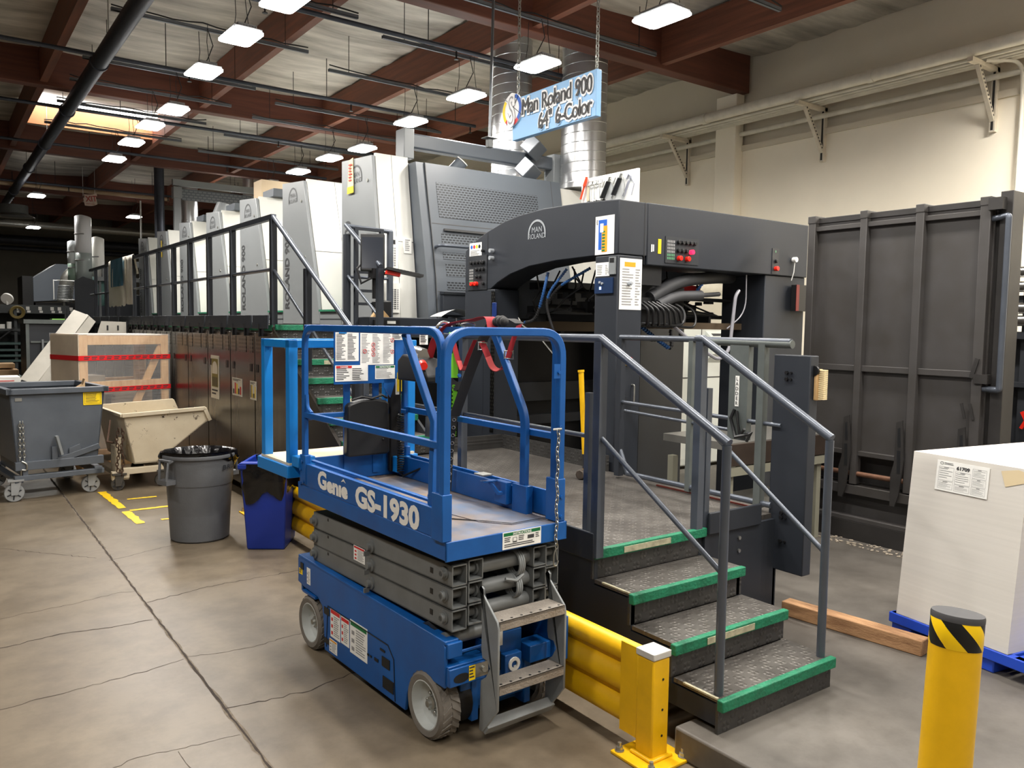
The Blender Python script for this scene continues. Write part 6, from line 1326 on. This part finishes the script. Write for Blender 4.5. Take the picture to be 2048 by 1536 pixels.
# ================================================================ GREY TIPPING HOPPER
HG = mat('hopper_grey', S(90, 96, 104), 0.42, var=0.12, vs_=2.5, col2=S(78, 84, 92)); CAS = mat('caster_grey', S(150, 152, 152), 0.6, var=0.2, vs_=9)
def caster(root, x, y, r, m, face_y=-1, rot=0.0, w=.05):
    b = B(); b.lathe([(.0, -w/2), (r*.75, -w/2), (r-.006, -w/2), (r, -w/2+.008), (r, w/2-.008), (r-.006, w/2), (.0, w/2)], (x, y, r), n=28, ax='y', M=Matrix.Rotation(rot, 4, 'Z')); o = obj('caster_wheel', b, m, root)
    b = B(); s = -w/2-.002
    for k in range(3): a = PI*k/3+.4; b.beam((x-math.cos(a)*r*.75, y+s, r-math.sin(a)*r*.75), (x+math.cos(a)*r*.75, y+s, r+math.sin(a)*r*.75), .012, .006, up=(0, 1, 0))
    b.cyl((x, y+s-.01, r), (x, y, r), .025, n=12); obj('spokes', b, DARK2, o)
    b = B(); b.prism([(x-.03, r-.02), (x+.03, r-.02), (x+.07, r*2+.04), (x-.03, r*2+.04)], 'y', y-w/2-.02, y-w/2-.012); b.prism([(x-.03, r-.02), (x+.03, r-.02), (x+.07, r*2+.04), (x-.03, r*2+.04)], 'y', y+w/2+.012, y+w/2+.02); b.box(x-.06, x+.09, y-w/2-.03, y+w/2+.03, r*2+.03, r*2+.05); obj('caster_fork', b, m, root)
t = thing('tipping_hopper', 'dark grey steel tipping hopper on casters at the left edge', 'hopper', (1.1, 10.4, 0), 0)
R = Matrix.Translation((.66, 9.93, 0)) @ Matrix.Rotation(math.radians(7), 4, 'Z')
def G(name, b, m, **k): b.v = [tuple(R @ Vector(v)) for v in b.v]; return obj(name, b, m, t, **k)
b = B()   # body shell: front plate, left plate sloping, back, open top
b.prism([(.0, 1.14), (.93, 1.14), (.85, .42), (.05, .40)], 'y', 0, .012); b.prism([(.0, 1.14), (.93, 1.14), (.85, .42), (.05, .40)], 'y', 1.1, 1.112)
b.prism([(.0, 1.14), (.012, 1.14), (.062, .40), (.05, .40)], 'y', 0, 1.11); b.prism([(.93, 1.14), (.918, 1.14), (.838, .42), (.85, .42)], 'y', 0, 1.11); b.box(.05, .85, 0, 1.11, .40, .415)
G('body', b, HG)
b = B(); b.box(-.03, .965, -.035, .03, 1.14, 1.2); b.box(-.03, .965, 1.08, 1.15, 1.14, 1.2); b.box(-.035, .03, -.035, 1.15, 1.14, 1.2); b.box(.905, .97, -.035, 1.15, 1.14, 1.2); G('rim', b, HG, bev=.006)
b = B(); b.box(.03, .9, -.04, .02, .33, .42); b.box(.1, .15, -.03, 1.1, .26, .4); b.box(.02, .9, -.05, .03, .22, .275); b.box(.02, .9, 1.08, 1.14, .22, .275); b.box(.02, .1, -.05, 1.14, .2, .24); b.box(.8, .88, -.05, 1.14, .22, .3); b.beam((.42, -.02, .4), (.86, -.02, .53), .03, .06); b.box(.38, .44, -.035, -.01, .36, .56); b.prism([(.55, .46), (.68, .5), (.66, .57), (.55, .53)], 'y', -.03, -.01); G('base_frame', b, HG, bev=.004)
b = B(); b.beam((.42, -.06, .68), (.47, -.055, .47), .055, .025); G('release_lever', b, PRESSG)
b = B(); b.plate((.71, -.004, .995), X, Z, .19, .145, .002); oo = (.71, -.0065, .995); b.mi = 1
for q in ((.012, .012, .178, .015), (.012, .13, .178, .133), (.012, .012, .015, .133), (.175, .012, .178, .133)): b.rect(oo, X, Z, *q, .0006)
b.lines(oo, X, Z, .025, .02, .165, .125, 8, .0006, .35, 5, .3); G('warning_plate', b, [YELP, INK])
b = B(); b.plate((.05, -.004, 1.07), X, Z, .065, .035, .002); G('maker_plate', b, ZINC)
b = B()
for j, x in enumerate((.085, .11)):
    for k in range(13): z = .84-.032*k; c = Vector((x+.01*(j*2-1)*(k/14), -.03, z)); u = X if k % 2 else Y; b.tube([c+Z*(.022*math.sin(a))+u*(.012*math.cos(a)) for a in [2*PI*i/10 for i in range(10)]], .004, n=5, closed=True)
b.tube(fillet([(.09, -.04, .43), (.14, -.05, .40), (.13, -.05, .33), (.09, -.04, .34)], .03), .009, n=6); b.tube([(.085, -.03, .33), (.08, -.03, .25)], .007, n=5); G('safety_chain', b, ZINC)
for x, y in ((.02, .0), (.78, .05), (.05, 1.05), (.8, 1.08)):
    p = R @ Vector((x, y, 0)); caster(t, p.x, p.y, .095, CAS)
b = B(); b.prism([(1.34, 1.17), (1.4, 1.21), (1.42, 1.27), (1.42, 1.17)], 'y', 10.25, 10.4); solo('cardboard_piece', b, mat('cardboard', S(202, 170, 130), 0.8), 'brown cardboard piece sticking out of the grey hopper', 'cardboard')
# ================================================================ CREAM HOPPER
HC = mat('hopper_cream', S(206, 194, 170), 0.55, var=0.2, vs_=2.5, col2=S(192, 178, 152)); nt = HC.node_tree; p = nt.nodes['Principled BSDF']; base = p.inputs['Base Color'].links[0].from_socket
n = nt.nodes.new('ShaderNodeTexNoise'); n.inputs['Scale'].default_value = 9; n.inputs['Detail'].default_value = 8; n.inputs['Roughness'].default_value = .75
tc = nt.nodes.new('ShaderNodeTexCoord'); nt.links.new(tc.outputs['Object'], n.inputs['Vector']); r = nt.nodes.new('ShaderNodeValToRGB'); r.color_ramp.elements[0].position = .345; r.color_ramp.elements[1].position = .385
nt.links.new(n.outputs['Fac'], r.inputs[0]); mx = nt.nodes.new('ShaderNodeMix'); mx.data_type = 'RGBA'; mx.inputs[6].default_value = S(70, 56, 44); nt.links.new(r.outputs[0], mx.inputs[0]); nt.links.new(base, mx.inputs[7]); nt.links.new(mx.outputs[2], p.inputs['Base Color'])
t = thing('cream_hopper', 'worn cream tipping hopper with sloped nose beside the grey hopper', 'hopper', (2.2, 10.5, 0))
R2 = Matrix.Translation((1.755, 9.98, 0)) @ Matrix.Rotation(math.radians(4), 4, 'Z')
def K(name, b, m, **k): b.v = [tuple(R2 @ Vector(v)) for v in b.v]; return obj(name, b, m, t, **k)
PR = [(.0, .87), (.92, .905), (.985, .75), (.93, .72), (.45, .36), (.36, .29), (.12, .29)]
b = B(); b.prism(PR, 'y', 0, .012); b.prism(PR, 'y', 1.2, 1.212); b.prism([(.0, .87), (.12, .29), (.13, .30), (.012, .87)], 'y', 0, 1.21); b.prism([(.12, .29), (.36, .29), (.45, .36), (.95, .735), (.95, .75), (.36, .305), (.12, .305)], 'y', 0, 1.21); K('body', b, HC)
b = B(); b.beam((-.01, -.015, .86), (.93, -.015, .895), .035, .045); b.beam((.92, -.015, .9), (.985, -.015, .745), .035, .045); b.beam((-.01, 1.22, .86), (.93, 1.22, .895), .035, .045); b.beam((.92, 1.22, .9), (.985, 1.22, .745), .035, .045); b.beam((-.005, -.02, .86), (-.005, 1.22, .86), .045, .035); K('rim', b, HC, bev=.004)
b = B(); b.box(-.02, .55, -.02, .06, .18, .25); b.box(-.02, .55, 1.1, 1.18, .18, .25); b.box(-.05, .06, -.02, 1.18, .14, .2); b.box(.4, .48, 0, 1.18, .16, .22); b.box(-.12, .06, .0, .06, .12, .22); b.beam((-.05, .06, .2), (-.02, .1, .6), .05, .05); b.box(-.06, .0, .1, .3, .2, .5); K('base_frame', b, HC, bev=.004)
b = B()
for j, (x, y) in enumerate(((-.015, -.03), (-.055, .0))):
    for k in range(15): z = .7-.036*k; c = Vector((x+.012*math.sin(k*.8+j*2), y, z)); u = X if k % 2 else Y; b.tube([c+Z*(.024*math.sin(a))+u*(.014*math.cos(a)) for a in [2*PI*i/10 for i in range(10)]], .006, n=5, closed=True)
b.tube([(-.06, .3, .78), (-.1, .2, .66), (-.14, .1, .56), (-.09, .05, .55)], .012, n=6); K('rusty_chain', b, mat('rusty_iron', S(84, 62, 48), 0.8, 0.3, var=0.4, vs_=20))
for x, y in ((-.06, .02), (.42, .02), (-.1, 1.1), (.44, 1.1)): p_ = R2 @ Vector((x, y, 0)); caster(t, p_.x, p_.y, .075, mat('caster_dark', S(70, 66, 60), 0.7, var=0.3, vs_=12))
# ================================================================ CRATE
t = thing('wooden_crate', 'pine slat crate wrapped in clear film with red tape stripes', 'crate', (2.2, 12.5, 0), 0)
R3 = Matrix.Translation((1.545, 11.58, .0)) @ Matrix.Rotation(math.radians(20), 4, 'Z')
def C_(name, b, m, **k): b.v = [tuple(R3 @ Vector(v)) for v in b.v]; return obj(name, b, m, t, **k)
CW, CD, CZ0, CZ1 = 1.25, .70, .12, 1.76
def slat(*a): b = B(); b.box(*a); return C_('slat', b, WOOD, bev=.004)
for y in (0, CD-.03):
    slat(.0, .11, y, y+.03, CZ0, CZ1); slat(CW-.11, CW, y, y+.03, CZ0, CZ1); slat(.11, CW-.11, y, y+.03, CZ1-.14, CZ1-.02); slat(.11, CW-.11, y, y+.03, 1.04, 1.14); slat(.11, CW-.11, y, y+.03, .74, .82); slat(.11, CW-.11, y, y+.03, CZ0, CZ0+.12)
b = B(); b.beam((.62, .035, .5), (1.16, .035, 1.6), .1, .025, up=(0, 1, 0)); b.v = [(x, y, z) for x, y, z in b.v]; C_('diagonal_slat', b, WOOD)
for x in (.0, CW-.03):
    slat(x, x+.03, .03, .14, CZ0, CZ1); slat(x, x+.03, CD-.14, CD-.03, CZ0, CZ1); slat(x, x+.03, .14, CD-.14, CZ1-.14, CZ1-.02); slat(x, x+.03, .14, CD-.14, CZ0, CZ0+.12)
b = B(); b.box(.0, CW, .0, CD, CZ1-.015, CZ1); C_('lid', b, mat('crate_lid', S(232, 218, 204), 0.4, var=0.1, vs_=2))
b = B(); b.box(-.012, -.004, .0, CD, CZ0, CZ1-.01); C_('wrapped_side', b, mat('kraft_cover', S(236, 220, 194), 0.45, var=0.35, vs_=2.2, col2=S(206, 188, 160), bump=0.6, bs=3))
b = B(); b.box(.1, .5, .3, .65, .2, 1.2); b.box(.55, 1.15, .25, .65, .2, 1.1); b.box(.14, .6, .2, .3, .95, 1.05); C_('packed_parts', b, mat('packed_grey', S(176, 162, 140), 0.6, var=0.3, vs_=3))
FILM = mat('stretch_film', S(250, 250, 250), 0.1, alpha=0.16, bump=1.0, bs=9, stretch=(.5, .5, 5)); 
b = B(); b.box(-.016, CW+.014, -.014, CD+.014, CZ0, CZ1+.006); C_('stretch_film', b, FILM)
for z in (1.42, 1.0):
    b = B(); b.box(-.02, CW+.018, -.019, -.016, z, z+.062); b.box(-.021, -.018, -.018, CD, z, z+.062); b.mi = 1
    for k in range(12): b.rect((.05+.1*k, -.0192, z), X, Z, 0, .036, .075, .048, .0006); b.rect((.05+.1*k, -.0192, z), X, Z, .0, .014, .06, .026, .0006)
    C_('red_tape', b, [mat('red_tape', S(226, 40, 46), 0.35), INK])
b = B(); b.box(0, CW, 0, CD, 0, .12); C_('pallet_base', b, WOOD)
# ================================================================ LEFT BACKGROUND
t = thing('grey_guard_panel', 'pale grey bent sheet metal guard leaning behind the wooden crate', 'panel', (1.7, 13.8, .7))
LG = mat('guard_grey', S(186, 182, 172), 0.5, var=0.15, vs_=4)
b = B()
o = Vector((1.16, 14.9, .8)); e = Vector((2.13, 15.6, 2.06)); d = e-o
side_ = Vector((.24, -.1, .02)); up_ = Vector((.05, -.16, -.06))
def par(b, a, u, v): b.add([a, a+u, a+u+v, a+v], [(0, 1, 2, 3)])
b.beam(o, e, .26, .05, up=(-.4, -.9, .3)); b.beam(o+Vector((.2, -.02, -.08)), e+Vector((.14, -.02, -.08)), .2, .04, up=(.6, -.7, .4)); obj('panel', b, LG, t, bev=.006)
b = B(); b.beam(o+d*.0+Vector((0, -.04, 0)), o+d*.1+Vector((0, -.04, 0)), .2, .06, up=(-.4, -.9, .3)); obj('black_end', b, BLACK, t)
b = B(); b.prism([(2.24, 1.6), (2.34, 1.93), (2.72, 1.92), (2.72, 1.6)], 'y', 14.98, 15.0); b.mi = 1
for x in (2.42, 2.58): b.box(x, x+.025, 14.97, 14.98, 1.78, 1.86)
b.box(2.72, 2.74, 14.97, 15.01, 1.4, 1.93); solo('slotted_panel', b, [LG, BLACK], 'small pale slotted panel standing behind the crate near the press', 'panel')
t = thing('dark_cabinet', 'dark steel cabinet with ledges behind the crate at left', 'cabinet', (1.6, 16.2, 0))
b = B(); b.box(1.33, 2.25, 16, 17, 0, 1.9); obj('body', b, DARK2, t, bev=.01)
b = B(); b.box(1.3, 2.3, 15.95, 17.0, 1.87, 1.94); b.box(1.4, 2.2, 15.975, 16.0, 1.54, 1.57); b.box(1.4, 2.2, 15.975, 16.0, 1.1, 1.13); b.box(1.33, 1.38, 15.97, 16.0, .3, 1.9); obj('ledge', b, GRG, t)
b = B(); b.box(1.56, 1.59, 15.94, 15.965, .95, 1.6); obj('bar', b, PRESSG, t)
b = B(); b.box(1.75, 1.95, 16.2, 16.5, 1.94, 1.96); solo('green_cloth', b, mat('cloth_green', S(130, 190, 90), 0.8), 'light green cloth lying on the dark cabinet', 'cloth')
t = thing('storage_rack', 'long dark storage rack with green beams and shelf labels at the far left', 'shelf', (0, 20.5, 0))
RK = mat('rack_dark', S(56, 62, 64), 0.5); RKG = mat('rack_green', S(66, 92, 90), 0.5)
b = B(); b.box(-4, 2.75, 22, 23, 2.08, 2.28); b.box(-4, 2.75, 22.9, 23, 0, 2.1); obj('top_shelf', b, RK, t)
b = B()
for x in (-2, .2, 1.6, 2.69): b.box(x, x+.06, 21.95, 22.05, 0, 2.2)
obj('upright', b, RK, t)
for z in (1.72, 1.4, 1.25, 1.12, 1.0, .6): b = B(); b.box(-4, 2.75, 21.9, 22.6, z-.05, z); obj('shelf_beam', b, RKG if z < 1.5 else RK, t)
b = B(); b.beam((.2, 21.88, .5), (1.6, 21.88, 1.75), .05, .03); obj('diagonal_brace', b, BLACKM, t)
b = B()
for x in (1.62, 1.85, 2.1, 2.35, 2.5, 2.75): b.box(x, x+.07, 21.985, 21.99, 2.16, 2.24); b.box(x+.02, x+.09, 21.985, 21.99, 2.1, 2.15)
obj('shelf_label', b, WHITEP, t)
for i, (x0, x1, l) in enumerate(((1.45, 1.55, 'white spool'), (1.25, 1.42, 'low white tub'), (.9, 1.1, 'beige box'), (1.75, 1.9, 'small white box'))):
    b = B(); b.cyl(((x0+x1)/2, 21.95, 1.721), ((x0+x1)/2, 21.95, 1.721+(.1 if i else .16)), (x1-x0)/2, n=14); solo('stored_item', b, WHITEP if i != 2 else CREAM, l+' on the middle board of the dark storage rack', 'container')
b = B(); b.cyl((1.47, 21.95, 2.40), (1.49, 21.99, 2.42), .13, n=28); b.box(1.46, 1.5, 21.97, 22.0, 2.27, 2.45); solo('white_disc', b, WHITEP, 'round white disc facing the camera above the storage rack at the far left', 'disc')
b = B()
for k in range(5): b.tube([(1.66+(.1+.012*k)*math.cos(a), 21.85-.01*k, 2.1+(.1+.01*k)*math.sin(a)) for a in [2*PI*j/20 for j in range(20)]], .014, n=5, closed=True)
solo('hose_coil', b, mat('coil_olive', S(120, 104, 54), 0.7), 'coiled olive hose hung on the storage rack shelf edge', 'hose')
CARD = mat('cardboard', S(202, 170, 130), 0.8)
for i, (x0, x1, y0, z0, z1, m, l) in enumerate(((.72, 1.12, 14.5, .6, 1.05, WHITEP, 'white carton with torn flap behind the grey hopper'), (.7, 1.25, 17.2, 1.05, 1.13, CARD, 'flattened brown cardboard on the left, topmost of the small pile'), (.6, 1.3, 17.1, .9, 1.02, CARD, 'brown cardboard tray at left under the flattened cardboard'))):
    b = B(); b.box(x0, x1, y0, y0+.5, z0, z1); b.mi = 1
    if i == 0: b.prism([(.78, 1.02), (1.0, 1.0), (.95, .88), (.8, .9)], 'y', y0-.01, y0-.005); b.mi = 2; b.lines((.8, y0-.012, .95), X, Z, 0, 0, .25, .05, 2, .001)
    solo('carton', b, [m, WHITEP, REDP], l, 'carton', 'cartons at the far left', bev=.006)
b = B(); b.box(.5, 1.35, 14.3, 15.1, 0, .6); solo('low_table', b, RK, 'low dark table under the white carton at left', 'table')
b = B(); b.box(.5, 1.35, 17.0, 17.9, 0, .9); solo('low_bench', b, RKG, 'low green bench under the brown cardboard at left', 'bench')
# hood, elbow and box in the far left
t = thing('extraction_hood', 'grey sheet metal extraction box with sloped top at the far left', 'hood', (2.6, 26, 2.3))
b = B(); b.prism([(2.3, 2.42), (2.3, 3.05), (2.85, 3.46), (3.9, 3.46), (3.9, 2.55)], 'y', 25.2, 26.6); obj('hood_box', b, mat('hood_grey', S(104, 112, 122), 0.5), t, bev=.01)
b = B(); b.box(2.05, 2.3, 25.2, 26.6, 2.3, 3.1); obj('dark_side', b, BLACK, t)
b = B(); b.box(2.35, 3.6, 25.25, 26.5, 0, 2.4); solo('machine_block', b, BLACKM, 'dark equipment block below the extraction box', 'machine')
t = thing('duct_elbow', 'ribbed grey duct elbow with a square wire frame behind the rolled plates', 'duct', (2.9, 23.2, 2.4))
b = B(); pts = fillet([(3.6, 23.4, 3.18), (2.92, 23.4, 3.18), (2.82, 23.4, 2.4)], .32, 10); b.tube(pts, .17, n=18)
for p_ in pts[::2]: pass
b.cyl((2.82, 23.4, 0), (2.82, 23.4, 2.4), .05, n=8); obj('elbow', b, ZINC, t)
b = B()
for k in range(9): b.lathe([(.172, 0), (.185, .02), (.172, .04)], (2.86-.004*k, 23.4, 2.78-.04*k), n=18)
obj('ribs', b, SGREY, t)
b = B(); b.sq([(2.55, 23.1, 2.45), (2.55, 23.1, 2.93), (3.15, 23.1, 2.93), (3.15, 23.1, 2.45)], .02, closed=True); obj('wire_frame', b, WHITEP, t)
# rolled plates standing at the feeder
PL = [((3.06, 21.9), .17, 2.9, 4.45, 'tallest white rolled printing plate, standing in the middle', S(238, 240, 244), S(150, 160, 158)), ((2.88, 22.1), .13, 2.9, 3.85, 'shorter white rolled printing plate on the left', S(228, 236, 240), S(140, 165, 150)), ((3.40, 22.05), .13, 2.3, 3.98, 'white and teal rolled printing plate on the right', S(240, 240, 234), S(110, 150, 146))]
for (x, y), r, z0, z1, l, c1, c2 in PL:
    b = B(); zm = z0+(z1-z0)*.42
    def rol(u, v, x=x, y=y, r=r): a = PI*.75+u*PI*1.6; return (x+r*math.cos(a)*(1+.15*u), y+r*math.sin(a), z0+(zm-z0)*v)
    def rol2(u, v, x=x, y=y, r=r): a = PI*.75+u*PI*1.6; return (x+r*math.cos(a)*(1+.15*u), y+r*math.sin(a), zm+(z1-zm-.15*abs(u-.4))*v)
    b.mi = 0; b.grid(rol2, 24, 3); b.mi = 1; b.grid(rol, 24, 3)
    b.mi = 2
    for zz in (.3, .7): b.grid(lambda u, v: (x+(r+.003)*math.cos(PI*(1.0+.5*u))*(1.06), y+(r+.003)*math.sin(PI*(1.0+.5*u)), z0+(z1-z0)*zz+.03*v), 8, 1)
    o = solo('rolled_plate', b, [mat('plate_a%.2f' % x, c1, 0.3), mat('plate_b%.2f' % x, c2, 0.35), INKL], l, 'rolled plate', 'rolled printing plates')
    md = o.modifiers.new('thick', 'SOLIDIFY'); md.thickness = .006
b = B(); b.prism([(2.83, .2), (2.83, 2.88), (3.0, 2.98), (3.24, 2.9), (3.24, .2)], 'y', 21.62, 21.7); b.prism([(2.83, .2), (3.24, .2), (3.24, 2.0), (2.83, 2.0)], 'y', 21.7, 22.3); solo('plate_bin', b, DARK, 'dark bin holding the rolled printing plates', 'bin')
# printed sheets over the railing
t = thing('printed_sheet', 'white sheets with a blue printed square draped over the far walkway railing', 'printed sheet', (2.8, 15.8, 2.2))
def drape(b, y0, y1, zb, x, seed, zt=3.03):
    def f(u, v):
        y = y0+(y1-y0)*u; w = .02*noise.noise((u*5, v*2, seed)); q = v
        if q < .7: z = zb+.03*noise.noise((u*8, 0, seed))*(1-q)+(zt-zb)*q/.7; xx = x+w
        else: a = (q-.7)/.3; z = zt+.025*math.sin(PI*min(a*1.4, 1))-.5*max(0, a-.4); xx = x+.1*a
        return (xx, y, z)
    b.grid(f, 24, 14)
b = B(); drape(b, 14.62, 15.4, 2.22, 2.765, 1); drape(b, 15.2, 16.75, 2.2, 2.755, 4); obj('sheets', b, mat('sheet_white', S(226, 222, 210), 0.6), t, smooth=60)
b = B(); b.grid(lambda u, v: (2.742+.02*noise.noise((u*5, v*2, 4)), 15.3+1.15*u, 2.55+.49*v), 16, 6); obj('blue_print', b, mat('sheet_blue', S(64, 112, 136), 0.5), t, smooth=60)
# exit sheet, fan and rod
t = thing('exit_sheet', 'white paper sheet with red XIT lettering hung from the far ceiling', 'sign', (3.3, 24, 4.9))
EX = 3.36
def exf(u, v): return (EX+.3*u+.05*v-.0+(.04 if v < .3 else 0), 24-.12*math.sin(PI*u)-.06*v, 4.95+.3*(1-v)-.04*math.sin(PI*u)+.06*u)
b = B(); b.grid(lambda u, v: exf(u, 1-v), 12, 8); b.mi = 1
b.text('XIT', .2, (EX+.06, 23.8, 5.04), Vector((1, 0, .12)).normalized(), Vector((-.12, 0, 1)).normalized(), sx=.85, bold=.004); b.lines((EX+.06, 23.81, 4.97), X, Z, 0, 0, .22, .02, 1, .0)
obj('sheet', b, [mat('sheet_exit', S(226, 206, 190), 0.6), mat('exit_red', S(170, 60, 50), 0.6)], t)
b = B(); b.cyl((EX+.02, 24, 5.2), (EX+.02, 24, 5.95), .005, n=5); b.cyl((EX+.3, 24, 5.25), (EX+.3, 24, 5.95), .005, n=5); obj('string', b, WHITEP, t)
t = thing('ceiling_fan_hood', 'round grey ceiling ventilator at the far left', 'ventilator', (1.9, 26, 4.75))
b = B(); b.lathe([(.0, .22), (.36, .22), (.36, .0), (.4, -.02), (.42, -.05), (.4, -.06), (.0, -.06)], (1.95, 26, 4.82), n=28); obj('drum', b, SGREY, t)
b = B(); b.lathe([(.37, 0), (.5, -.05), (.52, -.07), (.37, -.03)], (1.95, 26, 4.8), n=28); obj('rim', b, ZINC, t)
b = B(); b.cyl((1.95, 26, 5.04), (1.95, 26, 5.95), .01, n=6); obj('rod', b, BLACKM, t)
b = B(); b.cyl((4.46, 22.4, 2.95), (4.46, 22.4, 5.0), .02, n=8); solo('drop_pole', b, WHITEP, 'thin white vertical pole rising behind the far end of the press', 'pole')
b = B(); b.tube([(3.4, 21.85, 0), (3.4, 21.85, 2.95)], .03, n=8); b.box(3.3, 4.3, 21.75, 21.95, 2.9, 3.0); b.prism([(3.45, 3.0), (4.4, 3.3), (4.4, 3.45), (3.45, 3.2)], 'y', 21.75, 21.95); solo('feeder_conveyor', b, PRESSG, 'pale slanted feeder arm beyond the hung printed sheets', 'machine arm')
# far wall corrugated doors
b = B()
for k in range(40): b.box(-6+.19*k, -6+.19*k+.12, 34.95, 35.0, .5, 3.6)
b.box(-6, 1.6, 34.9, 35, 3.6, 3.7); struct('door_1', b, mat('door_ribbed', S(108, 106, 96), 0.6))
